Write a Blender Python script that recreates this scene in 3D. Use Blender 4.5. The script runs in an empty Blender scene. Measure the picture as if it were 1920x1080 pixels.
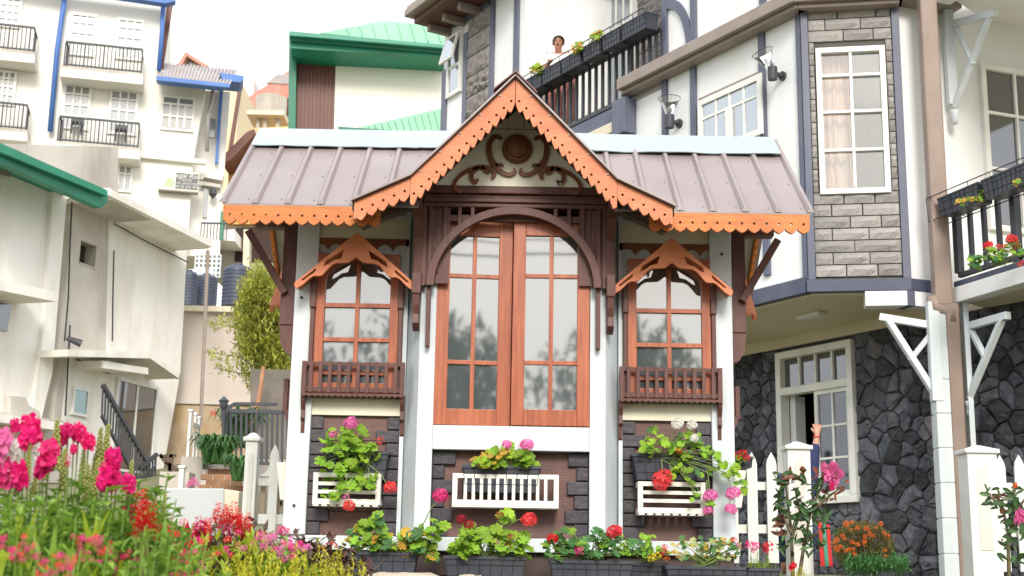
import bpy, bmesh, math, random
from mathutils import Vector, Matrix, Euler
from mathutils.geometry import tessellate_polygon
S = bpy.context.scene
COL = S.collection
R = math.radians
# ---------------------------------------------------------------- camera, sky, sun
F, PITCH, ROLL, EZ = 2500.0, R(12.4), R(1.0), 1.3
cam = bpy.data.cameras.new('camera'); cam.sensor_width = 36; cam.lens = 36 * F / 1920
cam.clip_start = .05; cam.clip_end = 3000
cam.dof.use_dof = True; cam.dof.focus_distance = 8.2; cam.dof.aperture_fstop = 6.5
co = bpy.data.objects.new('camera', cam); COL.objects.link(co); S.camera = co
co.matrix_world = Matrix.Translation((0, 0, EZ)) @ Matrix.Rotation(math.pi / 2 + PITCH, 4, 'X') @ Matrix.Rotation(ROLL, 4, 'Z')
W = bpy.data.worlds.new('World'); S.world = W; W.use_nodes = True
nt = W.node_tree; nt.nodes.clear()
wo = nt.nodes.new('ShaderNodeOutputWorld'); bg = nt.nodes.new('ShaderNodeBackground')
sk = nt.nodes.new('ShaderNodeTexSky'); sk.sky_type = 'NISHITA'; sk.sun_disc = False
sk.sun_elevation = R(32); sk.sun_rotation = R(175); sk.dust_density = 5; sk.air_density = 1.5
mx = nt.nodes.new('ShaderNodeMix'); mx.data_type = 'RGBA'; mx.clamp_factor = True
mx.inputs[0].default_value = .82; mx.inputs[7].default_value = (9.6, 9.8, 10.2, 1)
nt.links.new(sk.outputs[0], mx.inputs[6]); nt.links.new(mx.outputs[2], bg.inputs[0])
bg.inputs[1].default_value = .12; nt.links.new(bg.outputs[0], wo.inputs[0])
sun = bpy.data.lights.new('sun', 'SUN'); sun.energy = 1.9; sun.angle = R(17); sun.color = (1, .95, .87)
so = bpy.data.objects.new('sun', sun); COL.objects.link(so)
so.rotation_euler = (R(58), 0, R(5))
S.view_settings.view_transform = 'Standard'; S.view_settings.look = 'None'; S.view_settings.gamma = 1
S.view_settings.exposure = 0.72; S.view_settings.use_curve_mapping = False

# ---------------------------------------------------------------- helpers
cp, sp, cr, sr = math.cos(PITCH), math.sin(PITCH), math.cos(ROLL), math.sin(ROLL)
def ray(u, v):
    x = (u - 960) / F; y = -(v - 540) / F
    x2 = x * cr - y * sr; y2 = x * sr + y * cr
    return Vector((x2, cp - y2 * sp, sp + y2 * cp))
def at(u, v, Y):
    d = ray(u, v); t = Y / d.y
    return Vector((d.x * t, Y, EZ + d.z * t))
class PL:                                   # a vertical plane in the place
    def __init__(s, O, d):
        s.O = Vector((O[0], O[1])); s.d = Vector(d[:2]).normalized()
        n = Vector((s.d.y, -s.d.x)); s.n = n if n.dot(-s.O) > 0 else -n
    def pix(s, u, v):
        r = ray(u, v); r2 = Vector((r.x, r.y))
        t = s.O.dot(s.n) / r2.dot(s.n); p = r2 * t
        return (p - s.O).dot(s.d), EZ + r.z * t
    def w(s, a, z, o=0):
        p = s.O + s.d * a + s.n * o
        return Vector((p.x, p.y, z))
    def sh(s, o): return PL(s.O + s.n * o, s.d)
    def ang(s): return math.atan2(s.d.y, s.d.x)
ORG = {}
class MB:
    def __init__(s, xf=None): s.v = []; s.f = []; s.xf = xf
    def a(s, p): s.v.append(s.xf(*p) if s.xf else tuple(p)); return len(s.v) - 1
    def hexa(s, P):
        i = [s.a(p) for p in P]
        for q in ((0, 3, 2, 1), (4, 5, 6, 7), (0, 1, 5, 4), (1, 2, 6, 5), (2, 3, 7, 6), (3, 0, 4, 7)): s.f.append([i[k] for k in q])
        return s
    def box(s, x0, x1, y0, y1, z0, z1):
        return s.hexa([(x0, y0, z0), (x1, y0, z0), (x1, y1, z0), (x0, y1, z0), (x0, y0, z1), (x1, y0, z1), (x1, y1, z1), (x0, y1, z1)])
    def pbox(s, pl, a0, a1, z0, z1, o0, o1):
        w = pl.w
        return s.hexa([w(a0, z0, o1), w(a1, z0, o1), w(a1, z0, o0), w(a0, z0, o0), w(a0, z1, o1), w(a1, z1, o1), w(a1, z1, o0), w(a0, z1, o0)])
    def bar(s, A, B, w, h, up=(0, 0, 1)):   # rectangular bar from A to B
        A = Vector(A); B = Vector(B); d = (B - A).normalized(); up = Vector(up)
        if abs(d.dot(up)) > .99: up = Vector((0, 1, 0))
        r = d.cross(up).normalized() * w / 2; t = r.cross(d).normalized() * h / 2
        return s.hexa([A - r - t, A + r - t, A + r + t, A - r + t, B - r - t, B + r - t, B + r + t, B - r + t])
    def tube(s, pts, rad, n=6, cap=True):
        pts = [Vector(p) for p in pts]; rad = rad if isinstance(rad, (list, tuple)) else [rad] * len(pts)
        rings = []; ref = None
        for k, p in enumerate(pts):
            d = (pts[min(k + 1, len(pts) - 1)] - pts[max(k - 1, 0)]).normalized()
            if ref is None: ref = d.orthogonal().normalized()
            ref = (ref - d * ref.dot(d)).normalized(); b = d.cross(ref)
            rings.append([s.a(p + (ref * math.cos(2 * math.pi * j / n) + b * math.sin(2 * math.pi * j / n)) * rad[k]) for j in range(n)])
        for k in range(len(rings) - 1):
            for j in range(n): s.f.append([rings[k][j], rings[k][(j + 1) % n], rings[k + 1][(j + 1) % n], rings[k + 1][j]])
        if cap: s.f.append(rings[0][::-1]); s.f.append(rings[-1])
        return s
    def lathe(s, prof, c, n=16, sx=1, sy=1):
        rings = [[s.a((c[0] + r * sx * math.cos(2 * math.pi * j / n), c[1] + r * sy * math.sin(2 * math.pi * j / n), c[2] + z)) for j in range(n)] for r, z in prof]
        for k in range(len(rings) - 1):
            for j in range(n): s.f.append([rings[k][j], rings[k][(j + 1) % n], rings[k + 1][(j + 1) % n], rings[k + 1][j]])
        s.f.append(rings[0][::-1]); s.f.append(rings[-1]); return s
    def plate(s, loops, y0, y1, mp=None):   # loops of (x,z): outline then holes, extruded y0..y1
        mp = mp or (lambda x, y, z: (x, y, z))
        flat = [p for l in loops for p in l]
        tr = tessellate_polygon([[Vector((p[0], p[1], 0)) for p in l] for l in loops])
        a = [s.a(mp(p[0], y0, p[1])) for p in flat]; b = [s.a(mp(p[0], y1, p[1])) for p in flat]
        for t in tr: s.f.append([a[t[0]], a[t[1]], a[t[2]]]); s.f.append([b[t[2]], b[t[1]], b[t[0]]])
        k = 0
        for l in loops:
            n = len(l)
            for j in range(n): s.f.append([a[k + j], a[k + (j + 1) % n], b[k + (j + 1) % n], b[k + j]])
            k += n
        return s
    def ppoly(s, pl, poly, o0, o1): return s.plate([poly], o0, o1, lambda x, y, z: pl.w(x, z, y))
    def quad(s, *P): s.f.append([s.a(p) for p in P]); return s
def link(o): COL.objects.link(o); return o
def mk(name, mb, mat, parent=None, smooth=False, bev=0, kind=None, label=None, recalc=True):
    me = bpy.data.meshes.new(name); g = ORG.get(parent.name, Vector((0, 0, 0))) if parent else Vector((0, 0, 0))
    me.from_pydata([Vector(p) - g for p in mb.v], [], mb.f)
    if recalc:
        bm = bmesh.new(); bm.from_mesh(me)
        bmesh.ops.recalc_face_normals(bm, faces=bm.faces); bm.to_mesh(me); bm.free()
    for m in (mat if isinstance(mat, list) else [mat]): me.materials.append(m)
    if smooth:
        for p in me.polygons: p.use_smooth = True
    o = link(bpy.data.objects.new(name, me))
    if parent: o.parent = parent; ORG[o.name] = g
    if bev:
        b = o.modifiers.new('bevel', 'BEVEL'); b.width = bev; b.segments = 2; b.limit_method = 'ANGLE'; b.harden_normals = False
    if kind: o['kind'] = kind
    if label: o['label'] = label
    return o
def tag(o, label, cat, group=None, kind=None):
    o['label'] = label; o['category'] = cat
    if group: o['group'] = group
    if kind: o['kind'] = kind
    return o
def thing(name, label, cat, loc, group=None):
    o = link(bpy.data.objects.new(name, None)); o.location = loc; o.empty_display_size = .1
    ORG[o.name] = Vector(loc); return tag(o, label, cat, group)
def struct(name, mb, mat, **k):
    o = mk(name, mb, mat, **k); o['kind'] = 'structure'; return o
def inst(name, me, parent, loc, rot=(0, 0, 0), sc=1):
    o = link(bpy.data.objects.new(name, me)); o.location = Vector(loc) - (ORG[parent.name] if parent else Vector()); o.rotation_euler = rot
    o.scale = (sc,) * 3 if not isinstance(sc, (tuple, list)) else sc
    if parent: o.parent = parent
    return o
def mesh_of(name, mb, mat, smooth=False, recalc=True):
    me = bpy.data.meshes.new(name); me.from_pydata([tuple(p) for p in mb.v], [], mb.f)
    if recalc:
        bm = bmesh.new(); bm.from_mesh(me); bmesh.ops.recalc_face_normals(bm, faces=bm.faces); bm.to_mesh(me); bm.free()
    for m in (mat if isinstance(mat, list) else [mat]): me.materials.append(m)
    if smooth:
        for p in me.polygons: p.use_smooth = True
    return me
def copy_tree(o, parent=None):
    c = link(o.copy()); c.parent = parent
    for ch in [x for x in bpy.data.objects if x.parent == o]: copy_tree(ch, c)
    return c

# ---------------------------------------------------------------- materials
def M(name, col, col2=None, scale=6, rough=.6, bump=.1, stretch=(1, 1, 1), metal=0, dirt=None, dirt_amt=.35, dirt_scale=1.5, rnd=0, spec=.4, trans=0, bscale=None, detail=5):
    m = bpy.data.materials.new(name); m.use_nodes = True; n = m.node_tree; L = n.links
    b = n.nodes['Principled BSDF']; b.inputs['Roughness'].default_value = rough; b.inputs['Metallic'].default_value = metal
    b.inputs['Specular IOR Level'].default_value = spec
    tc = n.nodes.new('ShaderNodeTexCoord'); mp = n.nodes.new('ShaderNodeMapping'); mp.inputs['Scale'].default_value = stretch
    L.new(tc.outputs['Object'], mp.inputs[0])
    no = n.nodes.new('ShaderNodeTexNoise'); no.inputs['Scale'].default_value = scale; no.inputs['Detail'].default_value = detail
    L.new(mp.outputs[0], no.inputs[0])
    cr_ = n.nodes.new('ShaderNodeValToRGB'); cr_.color_ramp.elements[0].position = .3; cr_.color_ramp.elements[1].position = .7
    c2 = col2 or tuple(c * .82 for c in col)
    cr_.color_ramp.elements[0].color = (*c2, 1); cr_.color_ramp.elements[1].color = (*col, 1)
    L.new(no.outputs[0], cr_.inputs[0]); out = cr_.outputs[0]
    if dirt:
        n2 = n.nodes.new('ShaderNodeTexNoise'); n2.inputs['Scale'].default_value = dirt_scale; n2.inputs['Detail'].default_value = 8; n2.inputs['Roughness'].default_value = .65
        mp2 = n.nodes.new('ShaderNodeMapping'); mp2.inputs['Scale'].default_value = (1, 1, .25); L.new(tc.outputs['Object'], mp2.inputs[0]); L.new(mp2.outputs[0], n2.inputs[0])
        r2 = n.nodes.new('ShaderNodeValToRGB'); r2.color_ramp.elements[0].position = .48; r2.color_ramp.elements[1].position = .75
        r2.color_ramp.elements[1].color = (dirt_amt,) * 3 + (1,); L.new(n2.outputs[0], r2.inputs[0])
        mm = n.nodes.new('ShaderNodeMix'); mm.data_type = 'RGBA'; L.new(r2.outputs[0], mm.inputs[0]); L.new(out, mm.inputs[6]); mm.inputs[7].default_value = (*dirt, 1); out = mm.outputs[2]
    if rnd:
        oi = n.nodes.new('ShaderNodeObjectInfo'); hs = n.nodes.new('ShaderNodeHueSaturation')
        mr = n.nodes.new('ShaderNodeMapRange'); mr.inputs[3].default_value = 1 - rnd; mr.inputs[4].default_value = 1 + rnd
        L.new(oi.outputs['Random'], mr.inputs[0]); L.new(mr.outputs[0], hs.inputs['Value'])
        mr2 = n.nodes.new('ShaderNodeMapRange'); mr2.inputs[3].default_value = .5 + rnd * .045; mr2.inputs[4].default_value = .5 - rnd * .045
        ml = n.nodes.new('ShaderNodeMath'); ml.operation = 'MULTIPLY'; ml.inputs[1].default_value = 7.31; fr = n.nodes.new('ShaderNodeMath'); fr.operation = 'FRACT'
        L.new(oi.outputs['Random'], ml.inputs[0]); L.new(ml.outputs[0], fr.inputs[0]); L.new(fr.outputs[0], mr2.inputs[0]); L.new(mr2.outputs[0], hs.inputs['Hue'])
        L.new(out, hs.inputs['Color']); out = hs.outputs[0]
    L.new(out, b.inputs['Base Color'])
    if bump:
        bn = n.nodes.new('ShaderNodeTexNoise'); bn.inputs['Scale'].default_value = bscale or scale * 4; bn.inputs['Detail'].default_value = 6; L.new(mp.outputs[0], bn.inputs[0])
        bp = n.nodes.new('ShaderNodeBump'); bp.inputs['Strength'].default_value = bump; bp.inputs['Distance'].default_value = .02
        L.new(bn.outputs[0], bp.inputs['Height']); L.new(bp.outputs[0], b.inputs['Normal'])
    if trans:
        tl = n.nodes.new('ShaderNodeBsdfTranslucent'); L.new(out, tl.inputs[0]); ms = n.nodes.new('ShaderNodeMixShader'); ms.inputs[0].default_value = trans
        L.new(b.outputs[0], ms.inputs[1]); L.new(tl.outputs[0], ms.inputs[2]); L.new(ms.outputs[0], n.nodes['Material Output'].inputs[0])
    return m
def GL(name, col, fac, rough=.03, transp=0):
    m = bpy.data.materials.new(name); m.use_nodes = True; n = m.node_tree; L = n.links; n.nodes.remove(n.nodes['Principled BSDF'])
    g = n.nodes.new('ShaderNodeBsdfGlossy'); g.inputs['Roughness'].default_value = rough; g.inputs[0].default_value = (.93, .96, 1, 1)
    d = n.nodes.new('ShaderNodeBsdfTransparent' if transp else 'ShaderNodeBsdfDiffuse'); d.inputs[0].default_value = (*col, 1)
    no = n.nodes.new('ShaderNodeTexNoise'); no.inputs['Scale'].default_value = 2.2; bp = n.nodes.new('ShaderNodeBump'); bp.inputs['Strength'].default_value = .012; bp.inputs['Distance'].default_value = .02
    tc = n.nodes.new('ShaderNodeTexCoord'); L.new(tc.outputs['Object'], no.inputs[0]); L.new(no.outputs[0], bp.inputs['Height']); L.new(bp.outputs[0], g.inputs['Normal'])
    ms = n.nodes.new('ShaderNodeMixShader'); fr = n.nodes.new('ShaderNodeFresnel'); fr.inputs[0].default_value = 1.5
    ad = n.nodes.new('ShaderNodeMath'); ad.operation = 'ADD'; ad.use_clamp = True; ad.inputs[1].default_value = fac; L.new(fr.outputs[0], ad.inputs[0]); L.new(ad.outputs[0], ms.inputs[0])
    L.new(d.outputs[0], ms.inputs[1]); L.new(g.outputs[0], ms.inputs[2]); L.new(ms.outputs[0], n.nodes['Material Output'].inputs[0])
    return m
orange = M('orange_stained_wood', (.64, .225, .10), (.53, .165, .068), 5, .5, .15, (1, 1, 6), dirt=(.34, .10, .045), dirt_amt=.5, dirt_scale=5)
orange_dk = M('amber_stained_wood', (.60, .20, .045), (.46, .13, .03), 5, .5, .15, (1, 1, 6), dirt=(.26, .07, .02), dirt_amt=.4, dirt_scale=4)
leafwood = M('red_brown_varnished_wood', (.44, .125, .048), (.26, .060, .024), 3, .38, .1, (14, 14, 1), spec=.5, dirt=(.22, .035, .018), dirt_amt=.45, dirt_scale=3)
brown = M('dark_brown_painted_wood', (.115, .045, .036), (.08, .03, .025), 5, .5, .15, (6, 6, 1), dirt=(.17, .08, .065), dirt_amt=.5, dirt_scale=4)
scroll = M('carved_brown_wood', (.24, .085, .035), (.16, .052, .022), 8, .45, .15)
panelb = M('brown_weatherboard', (.155, .082, .070), (.125, .064, .056), 4, .6, .2, (1, 1, 8), rnd=.12, dirt=(.08, .05, .05), dirt_amt=.4, dirt_scale=3)
quoinm = M('charcoal_painted_block', (.062, .055, .068), (.042, .038, .048), 7, .5, .3, rnd=.25, dirt=(.12, .085, .07), dirt_amt=.45, dirt_scale=6)
kwhite = M('white_painted_post', (.60, .64, .66), (.54, .585, .61), 3, .5, .08, (4, 4, 1), dirt=(.42, .49, .54), dirt_amt=.55, dirt_scale=2.2)
pedc = M('pale_cream_pediment', (.88, .87, .79), (.84, .82, .72), 3, .55, .1, dirt=(.55, .48, .32), dirt_amt=.5, dirt_scale=2.5)
cream = M('cream_painted_board', (.74, .70, .57), (.66, .62, .48), 3, .55, .1, dirt=(.40, .36, .25), dirt_amt=.45, dirt_scale=3)
rackw = M('white_painted_rack', (.78, .77, .72), (.70, .68, .62), 9, .5, .1, (1, 1, 1), dirt=(.5, .42, .3), dirt_amt=.3, dirt_scale=6)
roofm = M('brown_metal_roofing', (.27, .225, .225), (.225, .185, .185), 2, .38, .05, dirt=(.20, .15, .14), dirt_amt=.5, dirt_scale=1.6, spec=.6)
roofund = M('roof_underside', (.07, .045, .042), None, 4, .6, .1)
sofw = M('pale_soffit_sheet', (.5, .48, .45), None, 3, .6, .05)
capm = M('white_metal_flashing', (.33, .385, .40), (.30, .35, .37), 2, .35, .04, dirt=(.5, .56, .58), dirt_amt=.4)
redcap = M('maroon_ridge_flashing', (.13, .025, .02), None, 5, .4, .1)
glass = GL('kiosk_window_glass', (.085, .10, .105), .22)
hglass = GL('house_window_glass', (.17, .20, .22), .28, .05)
cglass = GL('clear_window_glass', (.93, .95, .95), .08, .04, transp=1)
dglass = GL('dark_window_glass', (.06, .055, .05), .12, .04)
fglass = GL('hotel_window_glass', (.26, .28, .29), .10, .12)
hwhite = M('white_wall_paint', (.76, .77, .78), (.71, .72, .73), 1.2, .7, .12, dirt=(.60, .58, .52), dirt_amt=.55, dirt_scale=1.1, bscale=25)
hotelw = M('cream_white_hotel_paint', (.76, .735, .68), (.71, .685, .63), .5, .75, .1, dirt=(.60, .55, .44), dirt_amt=.4, dirt_scale=.28, bscale=9)
concw = M('white_washed_plaster', (.84, .82, .78), (.78, .755, .71), .8, .8, .25, dirt=(.50, .44, .35), dirt_amt=.75, dirt_scale=.7)
conc = M('stained_concrete', (.56, .53, .48), (.45, .41, .36), 1.0, .85, .4, dirt=(.20, .16, .13), dirt_amt=.7, dirt_scale=.5)
retm = M('pink_grey_plaster', (.52, .46, .41), (.46, .40, .36), .8, .85, .3, dirt=(.40, .28, .17), dirt_amt=.6, dirt_scale=.4)
retlow = M('peeling_ochre_plaster', (.44, .36, .27), (.36, .23, .10), 1.8, .85, .5, dirt=(.17, .13, .10), dirt_amt=.8, dirt_scale=1.4)
cons = M('beige_soffit_plaster', (.66, .60, .47), (.61, .55, .42), 1, .7, .08)
trim = M('slate_blue_painted_trim', (.105, .115, .165), (.085, .095, .14), 3, .5, .12, dirt=(.17, .18, .21), dirt_amt=.5, dirt_scale=2)
navyt = M('navy_painted_beam', (.062, .072, .12), (.05, .06, .10), 3, .5, .1, dirt=(.14, .14, .17), dirt_amt=.5, dirt_scale=1.5)
taupe = M('taupe_painted_beam', (.30, .25, .22), (.25, .20, .175), 3, .5, .1, dirt=(.17, .14, .12), dirt_amt=.5, dirt_scale=1.2)
pipeb = M('brown_downpipe', (.27, .20, .165), (.22, .165, .135), 3, .5, .08, dirt=(.38, .33, .3), dirt_amt=.4)
brickm = M('grey_split_face_block', (.36, .34, .325), (.25, .237, .228), 9, .85, .6, rnd=.18, dirt=(.20, .18, .17), dirt_amt=.5, dirt_scale=6)
blockb = M('rough_grey_block', (.30, .275, .265), (.2, .185, .175), 7, .9, 1.0, rnd=.12, dirt=(.13, .12, .12), dirt_amt=.6, dirt_scale=8, bscale=11)
mortar = M('dark_mortar', (.10, .095, .085), None, 8, .9, .3)
lava = M('dark_volcanic_stone', (.115, .12, .145), (.05, .053, .068), 9, .85, 1.6, rnd=.6, dirt=(.15, .12, .10), dirt_amt=.5, dirt_scale=3.5, bscale=14)
lavam = M('dark_stone_mortar', (.075, .072, .075), None, 8, .95, .5)  # even dark mortar colour in the joints of the stone wall
wframe = M('white_window_frame', (.80, .80, .76), None, 4, .45, .03)
rail = M('charcoal_steel_railing', (.045, .05, .062), None, 8, .5, .1, dirt=(.11, .09, .08), dirt_amt=.4, dirt_scale=8)
snapl2 = M('light_green_lance_leaf', (.30, .44, .06), (.16, .30, .05), 9, .5, 0, trans=.3)
black = M('black_plastic', (.042, .048, .066), (.032, .037, .05), 10, .45, .1, dirt=(.07, .07, .075), dirt_amt=.5, dirt_scale=7)
wire = M('dark_steel_wire', (.03, .03, .035), None, 8, .5, 0)
bluem = M('blue_painted_metal', (.07, .17, .46), (.055, .14, .40), 1, .5, .05)
greenm = M('green_painted_fascia', (.02, .24, .15), (.015, .18, .11), 1, .45, .05)
greenf = M('deep_green_fascia', (.02, .16, .10), (.015, .13, .085), 1, .5, .05)
greenr = M('pale_green_roof_sheet', (.22, .50, .34), (.18, .42, .28), .6, .45, .05, dirt=(.35, .55, .42), dirt_amt=.4, dirt_scale=.5)
brsof = M('red_brown_boarding', (.15, .058, .045), (.115, .042, .034), 2, .5, .1, (6, 6, .3))
greyroof = M('grey_corrugated_sheet', (.36, .34, .34), (.28, .26, .27), 1, .5, .05, dirt=(.30, .18, .12), dirt_amt=.4)
redroof = M('faded_red_roof', (.50, .23, .18), (.42, .17, .13), 1, .7, .1, dirt=(.55, .3, .25), dirt_amt=.4)
ochre = M('orange_house_paint', (.66, .38, .13), (.58, .32, .11), .6, .8, .1, dirt=(.45, .28, .14), dirt_amt=.5, dirt_scale=.4)
tankm = M('navy_plastic_tank', (.055, .07, .115), (.045, .055, .09), 2, .5, .05, dirt=(.15, .15, .17), dirt_amt=.35)
bamboo = M('yellow_green_leaves', (.56, .52, .10), (.30, .34, .07), 5, .55, 0, rnd=.2, trans=.3)
treel = M('dark_tree_leaves', (.05, .085, .025), (.03, .055, .02), 3, .6, 0, trans=.2)
bark = M('brown_bark', (.14, .10, .07), (.08, .055, .04), 8, .9, .6)
soil = M('garden_soil', (.10, .07, .05), (.055, .04, .028), 6, .95, .8)
groundm = M('trodden_earth_and_grass', (.22, .19, .12), (.10, .13, .05), 1.1, .95, .6, dirt=(.30, .26, .2), dirt_amt=.6)
stonek = M('tan_kerb_stone', (.46, .33, .22), (.36, .26, .17), 6, .85, .5, dirt=(.2, .16, .11), dirt_amt=.5)
rockm = M('pale_beige_rock', (.52, .46, .36), (.40, .34, .26), 5, .85, .6)
gleaf = M('bright_geranium_leaf', (.32, .50, .04), (.19, .38, .03), 18, .5, .2, rnd=.28, trans=.32)
gleafd = M('blue_green_geranium_leaf', (.10, .24, .07), (.05, .15, .045), 18, .5, .2, rnd=.22, trans=.25)
gleafy = M('yellowed_leaf', (.62, .44, .04), (.5, .26, .05), 18, .5, .2, rnd=.2, trans=.3)
snapl = M('fresh_green_lance_leaf', (.27, .42, .05), (.11, .24, .035), 9, .5, 0, trans=.3)
sedl = M('lime_yellow_needle_leaf', (.62, .56, .04), (.42, .44, .035), 9, .55, 0, trans=.3)
darkl = M('bronze_red_leaf', (.11, .07, .035), (.07, .022, .02), 6, .5, 0, rnd=.3, trans=.2)
rosel = M('rose_leaf', (.075, .15, .05), (.045, .10, .035), 12, .45, .1, rnd=.35, trans=.2)
rosel2 = M('bronze_young_rose_leaf', (.24, .08, .045), (.15, .06, .035), 12, .45, .1, rnd=.3, trans=.2)
stemm = M('green_stem', (.20, .28, .07), (.14, .2, .05), 20, .6, 0)
stemb = M('woody_rose_stem', (.16, .13, .06), (.09, .06, .035), 20, .7, .2)
magenta = M('magenta_petal', (.80, .012, .13), (.66, .010, .24), 25, .5, 0, rnd=.12, trans=.3)
redp = M('scarlet_petal', (.75, .02, .02), (.6, .01, .02), 25, .5, 0, rnd=.1, trans=.25)
coral = M('coral_red_petal', (.86, .09, .075), (.75, .04, .04), 25, .5, 0, rnd=.1, trans=.25)
pinkp = M('pink_petal', (.85, .22, .50), (.75, .12, .38), 25, .5, 0, rnd=.12, trans=.3)
hotp = M('hot_pink_petal', (.80, .05, .28), (.70, .03, .2), 25, .5, 0, rnd=.1, trans=.3)
crimson = M('crimson_petal', (.38, .008, .04), (.28, .005, .02), 25, .5, 0, rnd=.1, trans=.2)
whitep = M('white_petal', (.85, .82, .76), None, 25, .5, 0, trans=.3)
orangep = M('orange_petal', (.80, .16, .02), None, 25, .5, 0, trans=.2)
yellowp = M('yellow_petal', (.80, .58, .04), None, 25, .5, 0, trans=.2)
skin = M('brown_skin', (.40, .19, .12), (.34, .155, .10), 15, .5, .05)
skinl = M('light_brown_skin', (.52, .26, .18), (.45, .22, .15), 15, .5, .05)
hairm = M('black_hair', (.012, .010, .010), None, 30, .4, .3)
clothw = M('white_cotton', (.76, .74, .74), None, 20, .8, .3)
clothn = M('navy_cotton', (.025, .035, .10), (.018, .026, .075), 20, .85, .3)
skirtm = M('red_floral_skirt', (.30, .03, .06), (.42, .30, .22), 14, .8, .2)
redc = M('red_cloth', (.6, .03, .03), None, 20, .8, .2)
curt = M('cream_and_pink_curtain', (.85, .50, .34), (.80, .68, .58), 1.6, .8, .1, (3, 3, .3), trans=.3)
curtg = M('beige_net_curtain', (.50, .47, .40), None, 3, .8, .1, (8, 8, .3))
darkin = M('dark_room_interior', (.05, .03, .025), None, 2, .9, 0)
signd = M('dark_sign_panel', (.10, .105, .10), None, 2, .4, 0)
signl = M('pale_sign_panel', (.66, .72, .66), (.60, .70, .56), 1.5, .4, 0, dirt=(.42, .58, .34), dirt_amt=.6, dirt_scale=1.2)
lampg = GL('lamp_glass', (.9, .9, .88), .10, .02, transp=1)
woodpale = M('weathered_fence_board', (.45, .36, .25), (.34, .27, .19), 4, .8, .3, (8, 8, 1))
fencew = M('white_fence_paint', (.72, .73, .71), (.65, .66, .63), 5, .6, .12, dirt=(.52, .46, .36), dirt_amt=.28, dirt_scale=5)
fencep = M('cream_fence_paint', (.64, .63, .58), (.58, .56, .50), 5, .6, .12, dirt=(.45, .36, .24), dirt_amt=.4, dirt_scale=5)
yellowin = M('stair_brick', (.30, .16, .09), (.22, .12, .07), 5, .9, .5, rnd=.2)

def holes_wall(mb, pl, s0, s1, z0, z1, holes, o0, o1):
    ss = sorted({s0, s1} | {min(max(h[k], s0), s1) for h in holes for k in (0, 1)})
    zz = sorted({z0, z1} | {min(max(h[k], z0), z1) for h in holes for k in (2, 3)})
    for a, b in zip(ss, ss[1:]):
        run = None
        for c, d in zip(zz, zz[1:]):
            m = ((a + b) / 2, (c + d) / 2); inh = any(h[0] < m[0] < h[1] and h[2] < m[1] < h[3] for h in holes)
            if not inh: run = (run[0] if run else c, d)
            else:
                if run: mb.pbox(pl, a, b, run[0], run[1], o0, o1)
                run = None
        if run: mb.pbox(pl, a, b, run[0], run[1], o0, o1)
    return mb
def rect(pl, u0, v0, u1, v1):               # corners TL, BR in the photograph -> s0,s1,z0,z1 on the plane
    a, b = pl.pix(u0, v0), pl.pix(u1, v1)
    return min(a[0], b[0]), max(a[0], b[0]), min(a[1], b[1]), max(a[1], b[1])
def window(parent, pl, r, cols, rows, fw=.06, bw=.025, mf=None, mg=None, o=0., dep=.07, name='window', panes=True, label=None):
    # rows: list of (fraction heights from top, number of cols)
    mf = mf or wframe; mg = mg or hglass; s0, s1, z0, z1 = r
    f = MB()
    f.pbox(pl, s0, s1, z0, z0 + fw, o, o + dep).pbox(pl, s0, s1, z1 - fw, z1, o, o + dep).pbox(pl, s0, s0 + fw, z0 + fw, z1 - fw, o, o + dep).pbox(pl, s1 - fw, s1, z0 + fw, z1 - fw, o, o + dep)
    w = mk(name, f, mf, parent, label=label)
    tot = sum(a for a, _ in rows); z = z1 - fw; H = z1 - z0 - 2 * fw
    b = MB()
    for i, (a, nc) in enumerate(rows):
        zb = z - H * a / tot; cw = (s1 - s0 - 2 * fw) / nc
        if i < len(rows) - 1: b.pbox(pl, s0 + fw, s1 - fw, zb - bw / 2, zb + bw / 2, o + .02, o + dep - .012)
        for k in range(1, nc):
            x = s0 + fw + k * cw; b.pbox(pl, x - bw / 2, x + bw / 2, zb + bw / 2, z - (bw / 2 if i else 0), o + .02, o + dep - .014)
        if panes:
            for k in range(nc): mk('pane', MB().pbox(pl, s0 + fw + k * cw + .002, s0 + fw + (k + 1) * cw - .002, zb + .002, z - .002, o + .03, o + .036), mg, w)
        z = zb
    if b.v: mk('glazing_bars', b, mf, w)
    if not panes: mk('pane', MB().pbox(pl, s0 + fw, s1 - fw, z0 + fw, z1 - fw, o + .03, o + .036), mg, w)
    return w
BR = {}
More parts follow.
